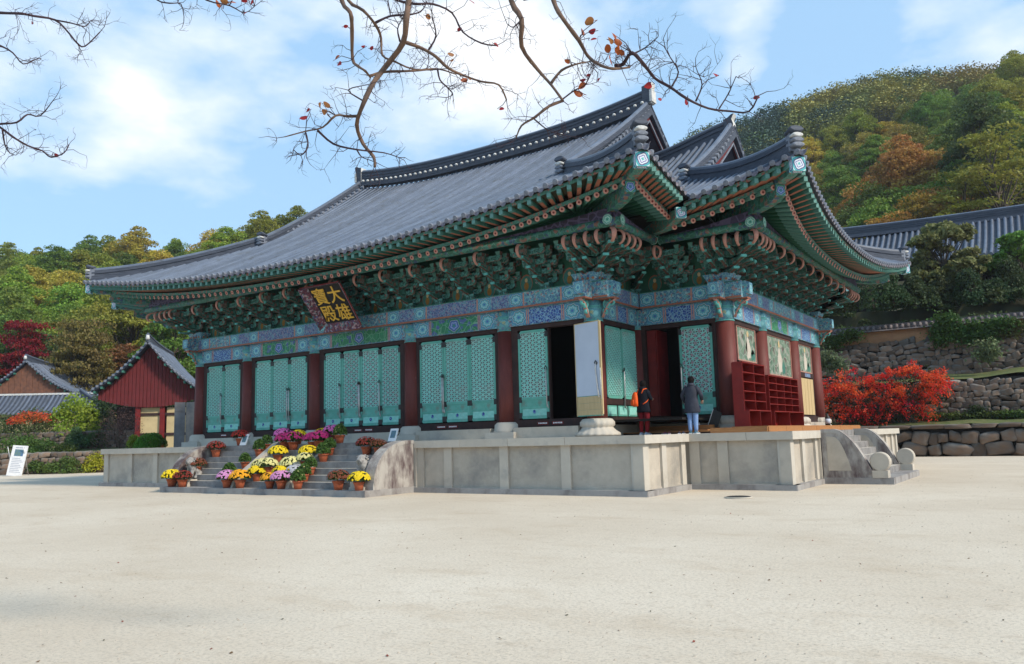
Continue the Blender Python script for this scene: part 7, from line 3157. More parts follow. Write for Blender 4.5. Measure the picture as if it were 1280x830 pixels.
# ------------------------------------------------------------------ people
plain('skin', (0.50, 0.30, 0.21), (0.45, 0.26, 0.18), 8, 0.55)
plain('hair', (0.006, 0.005, 0.005), (0.010, 0.008, 0.008), 20, 0.8, spec=0.1)
plain('coat_black', (0.008, 0.009, 0.013), (0.014, 0.015, 0.021), 6, 0.9, 0.3, 20, spec=0.1)
plain('coat_grey', (0.022, 0.025, 0.036), (0.038, 0.042, 0.060), 6, 0.7, 0.4, 14, spec=0.2)
plain('trousers_red', (0.26, 0.012, 0.018), (0.19, 0.008, 0.014), 6, 0.8, 0.3, 20)
plain('jeans', (0.22, 0.33, 0.55), (0.15, 0.25, 0.46), 6, 0.85, 0.3, 30)
plain('pack_orange', (0.80, 0.11, 0.012), (0.68, 0.085, 0.010), 5, 0.6, 0.2, 15)
plain('shoe_white', (0.65, 0.68, 0.72), (0.35, 0.45, 0.60), 12)
plain('shoe_teal', (0.05, 0.14, 0.20), None, 12)


def skin_body(o_name, joints, edges, parent, M, mat, lev=2):
    """one continuous surface grown over a joint skeleton. joints: name -> (pos, radius)"""
    names_ = list(joints)
    me_ = bpy.data.meshes.new(o_name)
    me_.from_pydata([joints[n_][0] for n_ in names_], [(names_.index(a), names_.index(b_)) for a, b_ in edges], [])
    o_ = link(o_name, me_, parent, M=M)
    md = o_.modifiers.new('skin', 'SKIN')
    md.use_smooth_shade = True
    for i, n_ in enumerate(names_):
        r_ = joints[n_][1]
        r_ = r_ if isinstance(r_, tuple) else (r_, r_)
        me_.skin_vertices[0].data[i].radius = r_
    me_.skin_vertices[0].data[names_.index('pelvis') if 'pelvis' in names_ else 0].use_root = True
    sb = o_.modifiers.new('sub', 'SUBSURF')
    sb.levels = sb.render_levels = lev
    me_.materials.append(MATS[mat])
    return o_


def loft(name, rings, parent, M, mats, n=20, wave=0.0, seed=0, caps=True):
    """rings: (cx, cy, z, rx, ry); garment surface with soft folds"""
    rg_ = random.Random(seed)
    ph = [rg_.uniform(0, 6) for _ in range(4)]
    mb_ = MB()
    R_ = []
    for (cx, cy, z, rx, ry) in rings:
        R_.append([mb_.vert((cx + rx * (1 + wave * math.sin(3 * a + ph[0] + z * 9) + wave * 0.7 * math.sin(5 * a + ph[1] - z * 14)) * math.cos(a), cy + ry * (1 + wave * math.sin(4 * a + ph[2] + z * 8)) * math.sin(a), z)) for a in [2 * PI * k / n for k in range(n)]])
    for k in range(len(R_) - 1):
        for j in range(n):
            mb_.face((R_[k][j], R_[k][(j + 1) % n], R_[k + 1][(j + 1) % n], R_[k + 1][j]), 0, smooth=True)
    if caps:
        mb_.face(R_[0][::-1])
        mb_.face(R_[-1])
    return link(name, mb_.mesh(name, mats), parent, M=M)


def hand_joints(J, E, side, wrist, dirv, s=1.0):
    """palm and five curled fingers; side +1 right / -1 left"""
    d = Vector(dirv).normalized()
    a = Vector((0, 0, -1)) if abs(d.z) < 0.7 else Vector((0, 1, 0))
    lat = d.cross(a).normalized()
    w = Vector(wrist)
    p = 'R' if side > 0 else 'L'
    palm = w + d * 0.05 * s
    J[p + 'palm'] = (tuple(palm), (0.030 * s, 0.016 * s))
    E.append((p + 'wrist', p + 'palm'))
    J[p + 'knuck'] = (tuple(w + d * 0.085 * s), (0.032 * s, 0.013 * s))
    E.append((p + 'palm', p + 'knuck'))
    for k, (off, L) in enumerate(((-0.030, 0.062), (-0.010, 0.072), (0.010, 0.068), (0.029, 0.054))):
        b0 = w + d * 0.095 * s + lat * off * s
        b1 = b0 + (d * 0.8 + a * 0.4).normalized() * L * 0.5 * s
        b2 = b1 + (d * 0.3 + a * 0.9).normalized() * L * 0.5 * s
        for q_, b_ in enumerate((b0, b1, b2)):
            J['%sf%d%d' % (p, k, q_)] = (tuple(b_), 0.0085 * s)
        E += [(p + 'knuck', '%sf%d0' % (p, k)), ('%sf%d0' % (p, k), '%sf%d1' % (p, k)), ('%sf%d1' % (p, k), '%sf%d2' % (p, k))]
    t0 = w + d * 0.045 * s - lat * 0.035 * s
    t1 = t0 + (d - lat * 0.6 + a * 0.5).normalized() * 0.035 * s
    J[p + 't0'] = (tuple(t0), 0.011 * s)
    J[p + 't1'] = (tuple(t1), 0.009 * s)
    E += [(p + 'palm', p + 't0'), (p + 't0', p + 't1')]


def person(label, x, y, rz, h, legs, arms, coat, coat_len, pants, shoes_mat, hair_style, headtilt=0.2, pack=False):
    """figure facing local +y (away from the court). legs: ((hipx, kneexy, footxy) ...); arms: elbow/wrist positions"""
    S_ = h / 1.65
    M = T(x, y, ZP, rz, S_)
    t_ = tag(link('person', None, None, M=T(x, y, ZP, rz)), label, 'person')
    hz, sh = 0.86, 1.36
    J = {'pelvis': ((0, 0, 0.88), (0.135, 0.10)), 'waist': ((0, 0.0, 1.02), (0.115, 0.085)), 'chest': ((0, -0.01, 1.22), (0.135, 0.095)), 'neck0': ((0, 0.0, 1.375), (0.06, 0.055)),
         'neck1': ((0, 0.02, 1.43), 0.048), 'skull0': ((0, 0.045, 1.50), (0.062, 0.075)), 'skull1': ((0, 0.045, 1.56), (0.074, 0.088)), 'skull2': ((0, 0.03, 1.605), (0.055, 0.065)),
         'jaw': ((0, 0.10, 1.475), 0.035), 'nose': ((0, 0.145, 1.525), 0.012)}
    E = [('pelvis', 'waist'), ('waist', 'chest'), ('chest', 'neck0'), ('neck0', 'neck1'), ('neck1', 'skull0'), ('skull0', 'skull1'), ('skull1', 'skull2'), ('skull0', 'jaw'), ('skull0', 'nose')]
    for sg, (kx, ky, fx, fy) in zip((-1, 1), legs):
        p = 'R' if sg > 0 else 'L'
        J[p + 'hip'] = ((sg * 0.085, 0, 0.82), 0.085)
        J[p + 'knee'] = ((kx, ky, 0.46), 0.055)
        J[p + 'calf'] = ((lerp(kx, fx, .4), lerp(ky, fy, .4) - 0.01, 0.32), 0.052)
        J[p + 'ankle'] = ((fx, fy, 0.09), 0.036)
        J[p + 'toe'] = ((fx + sg * 0.01, fy + 0.13, 0.03), 0.032)
        E += [('pelvis', p + 'hip'), (p + 'hip', p + 'knee'), (p + 'knee', p + 'calf'), (p + 'calf', p + 'ankle'), (p + 'ankle', p + 'toe')]
    for sg, (ex, ey, ezz, wx_, wy_, wz_) in zip((-1, 1), arms):
        p = 'R' if sg > 0 else 'L'
        J[p + 'sho'] = ((sg * 0.155, 0, 1.325), 0.055)
        J[p + 'elb'] = ((ex, ey, ezz), 0.038)
        J[p + 'wrist'] = ((wx_, wy_, wz_), (0.026, 0.020))
        E += [('chest', p + 'sho'), (p + 'sho', p + 'elb'), (p + 'elb', p + 'wrist')]
        hand_joints(J, E, sg, (wx_, wy_, wz_), (wx_ - ex, wy_ - ey, wz_ - ezz))
    skin_body('body', J, E, t_, M, 'skin', 1)
    # coat: body and two sleeves
    zb = coat_len
    loft('coat', [(0, 0.0, zb, 0.225, 0.165), (0, 0.0, zb + 0.04, 0.235, 0.17), (0, 0, 0.80, 0.215, 0.16), (0, 0, 0.95, 0.195, 0.145), (0, -0.005, 1.08, 0.185, 0.14), (0, -0.01, 1.22, 0.205, 0.145), (0, -0.005, 1.33, 0.185, 0.125), (0, 0.0, 1.385, 0.11, 0.085), (0, 0.01, 1.425, 0.078, 0.07)], t_, M, m_(coat), 28, 0.028, 3)
    for sg, (ex, ey, ezz, wx_, wy_, wz_) in zip((-1, 1), arms):
        mb_ = MB()
        a_, b_, c_ = Vector((sg * 0.15, 0, 1.335)), Vector((ex, ey, ezz)), Vector((wx_, wy_, wz_))
        mb_.tube([a_ - Vector((sg * 0.03, 0, -0.02)), a_.lerp(b_, 0.15), a_.lerp(b_, 0.5), a_.lerp(b_, 0.92), b_.lerp(c_, 0.15), b_.lerp(c_, 0.6), b_.lerp(c_, 0.97)], [0.062, 0.078, 0.068, 0.062, 0.058, 0.054, 0.048], 12, 0)
        link('sleeve', mb_.mesh('sleeve', m_(coat)), t_, M=M)
    for sg, (kx, ky, fx, fy) in zip((-1, 1), legs):
        mb_ = MB()
        mb_.tube([(sg * 0.08, 0, 0.92), (sg * 0.09, 0, 0.80), (lerp(sg * 0.088, kx, .5), ky * .5, 0.64), (kx, ky, 0.46), (lerp(kx, fx, .4), lerp(ky, fy, .4) - 0.015, 0.31), (lerp(kx, fx, .85), lerp(ky, fy, .85) - 0.01, 0.16), (fx, fy - 0.01, 0.075)], [0.10, 0.108, 0.092, 0.074, 0.070, 0.058, 0.052], 14, 0)
        link('trouser_leg', mb_.mesh('trouser_leg', m_(pants)), t_, M=M)
        shoe_me = shoe(0, 0, 0, 0, shoes_mat, None, parent=t_)
        shoe_me.matrix_parent_inverse = WM[t_.name].inverted()
        shoe_me.matrix_basis = M @ T(fx, fy + 0.02, 0.012, -sg * 0.12)
    mb_ = MB()                       # hood / collar
    mb_.lathe([(0.10, 1.375), (0.115, 1.40), (0.10, 1.45), (0.085, 1.47)], 18, 0, (0, 0.0, 0))
    link('collar', mb_.mesh('collar', m_(coat)), t_, M=M)
    rg_ = random.Random(int(x * 100))
    mb_ = MB()
    rn = 20
    rings = []
    for k in range(12):
        ph_ = PI * k / 11
        rr_, zz_ = math.sin(ph_), math.cos(ph_)
        ring = []
        for j in range(rn):
            a = 2 * PI * j / rn
            cx_, cy_ = math.cos(a), math.sin(a)
            front = max(0, cy_)
            zlow = -1.0 if cy_ < 0.45 else 0.25
            z_ = max(zz_, zlow) if cy_ > 0.45 else zz_
            rad = 1 + 0.05 * math.sin(7 * a + k) + rg_.uniform(-.03, .03)
            ring.append(mb_.vert((0.098 * rr_ * rad * cx_, 0.025 + 0.105 * rr_ * rad * cy_ * (0.95 if cy_ > 0 else 1), 1.562 + 0.112 * z_ * (1.0 if zz_ > 0 else hair_style))))
        rings.append(ring)
    for k in range(11):
        for j in range(rn):
            mb_.face((rings[k][j], rings[k + 1][j], rings[k + 1][(j + 1) % rn], rings[k][(j + 1) % rn]), 0, smooth=True)
    link('hair', mb_.mesh('hair', m_('hair')), t_, M=M)
    for sg in (-1, 1):
        mb_ = MB()
        mb_.lathe([(0.004, -0.014), (0.009, 0), (0.004, 0.012)], 8, 0, (sg * 0.026, 0.128, 1.545))
        link('eye', mb_.mesh('eye', m_('hair')), t_, M=M)
    mb_ = MB()
    mb_.box(-0.02, 0.02, 0.128, 0.136, 1.487, 1.493)
    link('mouth', mb_.mesh('mouth', m_('pink')), t_, M=M)
    return t_, M


# facing: the figures look into the doorways, backs to the court
t_, M = person('person in a black coat and dark red trousers with an orange backpack', 1.36, 0.70, R(-10), 1.78, ((-0.09, 0.0, -0.085, -0.02), (0.10, 0.05, 0.085, 0.03)), ((-0.20, 0.04, 1.10, -0.10, 0.24, 1.15), (0.24, 0.06, 1.10, 0.13, 0.26, 1.10)), 'coat_black', 0.68, 'trousers_red', 'shoe_white', 1.35)
Mp = M @ T(-0.06, -0.03, 0, R(-28))
rg = random.Random(2)
loft('backpack', [(0, -0.19, 0.86, 0.10, 0.05), (0, -0.20, 0.88, 0.13, 0.075), (0, -0.215, 0.98, 0.145, 0.09), (0, -0.21, 1.10, 0.14, 0.085), (0, -0.20, 1.22, 0.115, 0.07), (0, -0.19, 1.29, 0.07, 0.04), (0, -0.185, 1.31, 0.03, 0.02)], t_, Mp, m_('pack_orange'), 24, 0.02, 5)
loft('pack_pocket', [(0, -0.29, 0.90, 0.08, 0.02), (0, -0.295, 0.93, 0.095, 0.03), (0, -0.295, 1.04, 0.09, 0.03), (0, -0.285, 1.08, 0.06, 0.015)], t_, Mp, m_('pack_orange'), 16, 0.02, 6)
mb = MB()
for sg in (-1, 1):
    pts = [(sg * 0.09, -0.15, 1.26), (sg * 0.11, -0.09, 1.38), (sg * 0.125, 0.02, 1.405), (sg * 0.15, 0.12, 1.30), (sg * 0.17, 0.10, 1.12), (sg * 0.18, -0.04, 1.0), (sg * 0.13, -0.15, 0.93)]
    mb.tube(pts, 0.016, 6, 0)
link('pack_straps', mb.mesh('pack_straps', m_('pack_orange')), t_, M=M @ T(0, 0, 0, R(-8)))

person('person in a long dark grey coat and pale blue jeans at the doorway', 3.06, 0.66, R(4), 1.80, ((-0.085, 0.02, -0.075, 0.0), (0.085, 0.02, 0.085, 0.03)), ((-0.28, -0.02, 1.10, -0.24, 0.14, 0.92), (0.29, 0.0, 1.11, 0.25, 0.16, 0.98)), 'coat_grey', 0.60, 'jeans', 'shoe_teal', 1.15)

# ------------------------------------------------------------------ potted chrysanthemums on the stairs
POTC = {'yellow': (0.75, 0.55, 0.01), 'dred': (0.20, 0.020, 0.012), 'red': (0.36, 0.02, 0.012), 'magenta': (0.33, 0.012, 0.12), 'pink': (0.52, 0.12, 0.36), 'lilac': (0.55, 0.24, 0.46), 'orange': (0.72, 0.33, 0.01),
        'cream': (0.66, 0.62, 0.26), 'brown': (0.17, 0.045, 0.02), 'silver': (0.42, 0.42, 0.45), 'green': (0.65, 0.60, 0.25)}
LEAFC = {'dred': (0.05, 0.05, 0.02), 'red': (0.05, 0.05, 0.02), 'brown': (0.07, 0.08, 0.02), 'green': (0.07, 0.14, 0.03), 'silver': (0.2, 0.22, 0.2)}
for k_, v_ in POTC.items():
    plain('petal_' + k_, v_, tuple(x * 0.72 for x in v_), 30, 0.7, jitter=0.08)
mb = MB()
mb.lathe([(0.105, 0.0), (0.13, 0.14), (0.15, 0.20), (0.165, 0.20), (0.165, 0.245), (0.145, 0.245), (0.14, 0.21)], 18, 0)
POT = mb.mesh('pot', m_('terracotta'))


def dome_pts(rng, n, w, h, lowz=-0.15):
    d = rng.normal(size=(n, 3))
    d /= np.linalg.norm(d, axis=1)[:, None]
    d[:, 2] = np.abs(d[:, 2]) + lowz
    return d * np.array([w, w, h])


def blossom_mesh(seed, n, w, h, r, mat, z0=0.34):
    """separate many-petalled flower heads over a dome"""
    rng = np.random.default_rng(seed)
    P = dome_pts(rng, n, w, h)
    mb_ = MB()
    for i, p in enumerate(P):
        q_ = Vector((p[0], p[1], p[2] + z0))
        nn = Vector((p[0] / w, p[1] / w, p[2] / h + 0.35)).normalized()
        a = nn.orthogonal().normalized()
        b_ = nn.cross(a)
        rr_ = r * rng.uniform(0.75, 1.25)
        ph = rng.uniform(0, 6)
        c_ = mb_.vert(q_ + nn * rr_ * 0.45)
        ring = [mb_.vert(q_ + (a * math.cos(ph + 2 * PI * j / 10) + b_ * math.sin(ph + 2 * PI * j / 10)) * rr_ * (1.0 if j % 2 else 0.72) + nn * rr_ * (0.18 if j % 2 else 0.05)) for j in range(10)]
        for j in range(10):
            mb_.face((c_, ring[j], ring[(j + 1) % 10]), 0)
    return mb_.mesh('blossoms', m_(mat))


BL, FO = {}, {}
for k_ in POTC:
    if k_ == 'green':
        BL[k_] = [blossom_mesh(77 + q_, 9, 0.17, 0.22, 0.028, 'petal_green', 0.36) for q_ in range(2)]
    else:
        BL[k_] = [blossom_mesh(sum(map(ord, k_)) + q_, 150 if k_ not in ('dred', 'brown', 'red') else 210, 0.31, 0.22, 0.042 if k_ not in ('dred', 'brown', 'red') else 0.026, 'petal_' + k_) for q_ in range(2)]
for key, (w, h, n) in {'wide': (0.29, 0.20, 520), 'tall': (0.22, 0.34, 520)}.items():
    FO[key] = []
    for q_ in range(3):
        rng = np.random.default_rng(600 + q_ + (key == 'tall') * 10)
        P = dome_pts(rng, n, w, h, -0.25) * (0.45 + 0.55 * rng.random(n)[:, None] ** 0.5)
        P[:, 2] += 0.32 if key == 'wide' else 0.34
        V, F = leaf_quads(P, 0.055, rng)
        FO[key].append(np_mesh('foliage', V, F, m_('foliage')))

POTS = [('yellow', -15.81, -5.2, .2, 'yellow chrysanthemum pot at the far left end of the bottom slab'), ('dred', -15.05, -5.25, .2, 'dark red chrysanthemum pot second from the left on the bottom slab'),
        ('brown', -15.30, -4.49, .628, 'reddish green chrysanthemum pot beside the left cheek on a low step'), ('dred', -15.35, -3.59, 1.27, 'dark red chrysanthemum pot near the top of the left cheek'),
        ('red', -14.93, -2.75, 1.7, 'rust red chrysanthemum pot on the platform above the left steps'), ('green', -12.75, -4.19, .842, 'leafy green plant at mid height against the left ramp stone'),
        ('green', -12.70, -3.59, 1.27, 'leafy green plant high up against the left ramp stone'), ('green', -12.62, -3.25, 1.484, 'leafy green plant at the top of the left ramp stone'),
        ('green', -12.85, -4.79, .414, 'leafy green plant lowest against the left ramp stone'), ('lilac', -12.40, -5.22, .2, 'lilac chrysanthemum pot at the foot of the left ramp stone'),
        ('orange', -11.66, -5.22, .2, 'golden orange chrysanthemum pot right of the first lilac one'), ('yellow', -11.30, -4.79, .414, 'yellow chrysanthemums in a basket on the first step, left group'),
        ('cream', -11.45, -4.49, .628, 'cream chrysanthemums on the second step, left group'), ('cream', -11.05, -4.45, .628, 'cream chrysanthemums touching the first cream ones on the right'),
        ('yellow', -11.25, -3.99, .842, 'big yellow chrysanthemum pot in the middle of the left group'), ('magenta', -11.60, -3.35, 1.27, 'magenta chrysanthemums, left plant of the upper left pair'),
        ('magenta', -11.12, -3.35, 1.27, 'magenta chrysanthemums, right plant of the upper left pair'), ('pink', -12.20, -2.85, 1.7, 'pink chrysanthemums at the platform edge above the left ramp'),
        ('yellow', -11.35, -2.85, 1.7, 'yellow chrysanthemum pot on the platform edge, left group'), ('orange', -10.05, -5.22, .2, 'orange chrysanthemum pot at the foot, right group'),
        ('lilac', -9.42, -5.25, .2, 'lilac chrysanthemum pot at the foot, right group'), ('yellow', -9.95, -4.79, .414, 'yellow chrysanthemums on the first step, right group'),
        ('cream', -9.85, -4.45, .628, 'cream chrysanthemums, right group'), ('cream', -9.45, -4.19, .842, 'cream chrysanthemums one step higher in the right group'),
        ('yellow', -9.62, -3.85, .95, 'big yellow chrysanthemum pot of the right group'), ('silver', -9.20, -4.65, .414, 'silvery grey foliage plant against the right ramp stone'),
        ('magenta', -10.05, -3.29, 1.484, 'magenta chrysanthemums, left plant of the upper right pair'), ('magenta', -9.70, -3.25, 1.484, 'magenta chrysanthemums, right plant of the upper right pair'),
        ('yellow', -10.05, -2.8, 1.7, 'yellow chrysanthemum pot on the platform edge, right group'), ('pink', -9.52, -2.8, 1.7, 'pink and white chrysanthemums at the platform edge, right group'),
        ('green', -8.85, -3.10, 1.7, 'green potted plant at the top right of the right ramp stone'), ('green', -8.85, -3.59, 1.27, 'green potted plant second from the top beside the right ramp'),
        ('green', -8.85, -3.89, 1.056, 'green potted plant third from the top beside the right ramp'), ('green', -8.83, -4.40, .628, 'green potted plant third from the bottom beside the right ramp'),
        ('green', -8.80, -4.79, .414, 'green potted plant second from the bottom beside the right ramp'), ('green', -8.62, -5.22, .2, 'green potted plant at the foot of the right ramp'),
        ('dred', -7.05, -3.45, 1.27, 'dark red chrysanthemum pot near the top of the right cheek'), ('brown', -6.50, -3.50, 1.27, 'brownish green chrysanthemum pot touching the right cheek'),
        ('brown', -6.72, -5.2, .2, 'reddish green chrysanthemum pot on the slab left of the right stone lion'), ('yellow', -5.72, -5.28, .2, 'bright yellow chrysanthemum pot at the right end of the bottom slab')]
rg = random.Random(15)
for i, (k_, x, y, z, lab) in enumerate(POTS):
    s_ = {'green': 0.95}.get(k_, 1.0) * rg.uniform(1.0, 1.24)
    if k_ in ('magenta', 'pink'):
        s_ *= 1.05
    # settle on the tread under it
    kk = [(0.2, YF - 2.31, YF - 1.8)] + [(0.2 + 0.2142857 * j, YF - 0.3 * (7 - j), YF - 0.3 * (6 - j)) for j in range(1, 7)] + [(ZP, YF, 5)]
    for (zz, ya, yb) in kk:
        if ya <= y < yb:
            z = zz
            if 0.2 < zz < ZP:
                y = (ya + yb) / 2 + 0.0
    M = T(x, y, z, rg.uniform(0, 6), s_)
    o = tag(link('potted_chrysanthemum' if k_ not in ('green', 'silver') else 'potted_plant', None, None, M=M), lab, 'potted plant', 'flower pots on the front stairs')
    link('pot', POT, o, M=M)
    f = link('foliage', FO['tall' if k_ in ('green', 'silver') else 'wide'][i % 3], o, M=M)
    f.color = (*LEAFC.get(k_, (0.06, 0.11, 0.025)), 1)
    Mb = M
    link('blossoms', BL[k_][i % 2], o, M=Mb)
    o['label'] = lab

# ------------------------------------------------------------------ stone lions beside the stairs
plain('lion_stone', (0.36, 0.35, 0.335), (0.25, 0.24, 0.225), 5, 0.9, 0.5, 25, stain=(0.09, 0.08, 0.08), stscale=5, stlow=0.48)


def lion(x, y, rz, label):
    M = T(x, y, 0.2, rz)
    t_ = tag(link('stone_lion', None, None, M=M), label, 'stone lion')
    mb_ = MB()
    mb_.box(-0.27, 0.27, -0.40, 0.36, 0, 0.26)
    mb_.box(-0.30, 0.30, -0.43, 0.39, 0, 0.09)
    link('plinth', mb_.mesh('plinth', m_('stone')), t_, M=M)
    b0 = 0.26
    J = {'pelvis': ((0, 0.18, b0 + 0.16), (0.16, 0.15)), 'belly': ((0, 0.06, b0 + 0.30), 0.14), 'chest': ((0, -0.08, b0 + 0.42), (0.16, 0.15)), 'neck': ((0, -0.12, b0 + 0.58), 0.15), 'head': ((0, -0.18, b0 + 0.70), (0.16, 0.15)), 'muzzle': ((0, -0.32, b0 + 0.66), 0.085), 'jaw': ((0, -0.30, b0 + 0.60), 0.06),
         'tail0': ((0, 0.33, b0 + 0.22), 0.06), 'tail1': ((0, 0.34, b0 + 0.42), 0.06), 'tail2': ((0, 0.28, b0 + 0.50), 0.04)}
    E = [('pelvis', 'belly'), ('belly', 'chest'), ('chest', 'neck'), ('neck', 'head'), ('head', 'muzzle'), ('head', 'jaw'), ('pelvis', 'tail0'), ('tail0', 'tail1'), ('tail1', 'tail2')]
    for sg in (-1, 1):
        p = 'R' if sg > 0 else 'L'
        J.update({p + 's': ((sg * 0.13, -0.14, b0 + 0.36), 0.085), p + 'e': ((sg * 0.14, -0.16, b0 + 0.18), 0.062), p + 'f': ((sg * 0.14, -0.20, b0 + 0.045), 0.062), p + 'g': ((sg * 0.14, -0.30, b0 + 0.035), 0.05),
                  p + 'h': ((sg * 0.17, 0.10, b0 + 0.16), 0.10), p + 'k': ((sg * 0.19, -0.03, b0 + 0.10), 0.06), p + 'm': ((sg * 0.19, -0.08, b0 + 0.035), 0.05), p + 'ear': ((sg * 0.10, -0.14, b0 + 0.84), 0.035)})
        E += [('chest', p + 's'), (p + 's', p + 'e'), (p + 'e', p + 'f'), (p + 'f', p + 'g'), ('pelvis', p + 'h'), (p + 'h', p + 'k'), (p + 'k', p + 'm'), ('head', p + 'ear')]
    skin_body('lion_body', J, E, t_, M, 'lion_stone', 2)
    mb_ = MB()
    for k_ in range(26):
        a = rg.uniform(0, 2 * PI)
        zz = rg.uniform(0.45, 0.82)
        if math.sin(a) < -0.55:
            continue
        mb_.lathe([(0.01, -0.035), (0.045, -0.015), (0.045, 0.015), (0.01, 0.035)], 7, 0, (0.165 * math.cos(a), -0.12 + 0.17 * math.sin(a), b0 + zz))
    tag(link('mane_curls', mb_.mesh('mane_curls', m_('lion_stone')), t_, M=M), kind='stuff')


lion(-15.28, -4.60, R(-6), 'seated stone lion at the left side of the front stairs')
lion(-6.02, -4.72, R(6), 'seated stone lion at the right side of the front stairs')

# small white notice stands on the stair landing
for (x, y, z, lb) in ((-14.55, -2.95, 1.7, 'small white tilted notice stand beside the rust red flowers'), (-6.72, -2.7, 1.7, 'small white tilted notice stand at the top of the right stair cheek')):
    M = T(x, y, z, 0.15)
    t = tag(link('notice_stand', None, None, M=M), lb, 'notice stand')
    Mt = M @ Matrix.Rotation(R(-25), 4, 'X')
    mb = MB()
    mb.box(-0.16, 0.16, 0, 0.03, 0.02, 0.50)
    link('board', mb.mesh('board', m_('white_text')), t, M=Mt)
    mb = MB()
    mb.box(-0.10, 0.10, -0.004, 0, 0.14, 0.42)
    link('picture', mb.mesh('picture', m_('photo_blue')), t, M=Mt)
    mb = MB()
    mb.box(-0.15, 0.15, 0.0, 0.3, 0.0, 0.02)
    link('foot', mb.mesh('foot', m_('metal')), t, M=M)
# white cloth bundle near the wing

# ------------------------------------------------------------------ overhanging tree in the foreground
BR = {   # main branches: list of (px, py), start radius in px, depth
    'A': ([(420, -60), (427, 0), (438, 16), (440, 37), (440.7, 74), (448, 83), (456.6, 88.8), (463, 97)], 3.2, 6.3),
    'B': ([(425, -40), (435, 0), (454, 13), (470, 32), (476.5, 48), (478, 69), (493.7, 77), (515, 86), (541, 87.5)], 2.3, 6.4),
    'C': ([(516, -70), (511, 0), (508, 21), (504, 53), (483, 82), (467, 103), (454, 130), (446, 156), (454, 180), (467, 196), (468.5, 209)], 4.6, 6.1),
    'D': ([(504, 52), (525.5, 59.6), (544, 70), (560, 85), (578.5, 94), (602, 102), (623.5, 106), (633, 124.5)], 2.4, 6.2),
    'E': ([(448.6, 145), (434, 145.5), (419.5, 144.4), (403.6, 159), (382, 164), (356, 171)], 1.9, 6.1),
    'F': ([(397, 163), (417, 180), (446, 187), (480, 191), (499, 197)], 1.5, 6.15),
    'G': ([(462, 95), (480, 90), (504, 89), (525, 88), (547, 86), (570, 93)], 2.0, 6.25),
    'H': ([(470, -14), (496, 0), (520, 5), (541, 5), (565, 16), (578.5, 40), (602, 54), (621, 57)], 2.0, 6.6),
    'I': ([(470, 28), (488, 20), (509.6, 18.6), (525.5, 14.6), (533, 4)], 1.7, 6.3),
    'J': ([(536, 62), (545, 45), (541, 24)], 1.5, 6.3),
    'K': ([(630, -60), (638.6, 0), (652, 24), (652, 58), (670.5, 85), (689, 106), (703.7, 126)], 3.9, 5.7),
    'K2': ([(703.7, 126), (686, 133), (668, 147), (652, 157), (645, 172.6)], 2.2, 5.8),
    'L': ([(680, -50), (691.7, 0), (702, 21), (723.6, 50.5), (734, 69), (747.5, 80), (766, 86), (787, 84)], 3.4, 5.6),
    'M': ([(689, 104), (702, 88), (721, 80), (737, 77)], 2.0, 5.7),
    'N': ([(770, 82), (779, 80), (790, 66), (806, 82), (819, 98), (838, 109), (859, 123.5), (885.6, 135.5), (912, 139), (936, 139.4), (948, 119.5)], 2.6, 5.6),
    'O': ([(870, 126), (877.6, 106), (872, 90)], 1.3, 5.6),
    'P': ([(899, 135.5), (910, 118), (920, 95.6)], 1.1, 5.6),
    'Q': ([(840, 107.6), (848, 90), (838, 72), (830, 58)], 1.3, 5.6),
    'R': ([(790, 68), (806, 60), (822, 46.5)], 1.3, 5.6),
    'S': ([(702, 125), (718, 113), (731.5, 106), (742, 85)], 1.2, 5.7),
    'T': ([(668, 149), (684, 162), (700, 168)], 1.1, 5.8),
    'U': ([(-40, 12), (0, 16), (26.6, 17), (42.5, 20), (69, 25), (85, 40), (95.6, 53), (106, 58), (125, 40)], 1.9, 6.9),
    'U2': ([(69, 25), (90, 29), (106, 33), (113, 26)], 1.1, 6.9),
    'V': ([(-30, 46), (0, 57), (16, 66), (29, 80), (45, 74)], 1.3, 7.0),
    'W': ([(-30, 160), (0, 155), (21, 153), (34.5, 143), (50, 145), (66, 126)], 1.5, 6.9),
    'X': ([(-30, 140), (0, 159), (16, 171), (34.5, 182), (53, 188.6), (64, 196.5), (80, 191), (86, 181)], 1.6, 6.9),
    'Y': ([(3, 162), (6, 180), (12, 191), (20, 194)], 1.1, 6.9),
    'Z': ([(180, -20), (196.6, 0), (212, 4), (226, 5), (230, 21)], 1.2, 6.6),
    'Z2': ([(235, -20), (258, 0), (287, 7), (305.5, 16), (318, 8)], 1.2, 6.5),
    'Z3': ([(500, 52), (497, 36), (503, 24)], 1.2, 6.2),
    'Z4': ([(454, 126), (435, 112.6), (459, 106)], 1.2, 6.1),
    'Z5': ([(382, 166), (385, 183), (376, 194), (367, 187)], 1.3, 6.1),
    'Z6': ([(547, 86), (550, 100), (560, 110), (566, 118), (558, 122)], 1.2, 6.2),
    'Z7': ([(652, 24), (642, 34), (634, 30)], 1.2, 5.8),
    'Z8': ([(640, -20), (655, 0), (668, -8)], 1.5, 5.9),
    'Z9': ([(446, 187), (452, 196), (462, 200)], 1.0, 6.15),
}
HUB = Vector((11.2, -26.5, 8.4))
t = tag(link('overhanging_tree', None, None, M=T(11.0, -28.5, 0)), 'nearly bare tree whose thin branches with a few orange leaves hang into the sky', 'tree')
rg = random.Random(31)
big, small = MB(), MB()


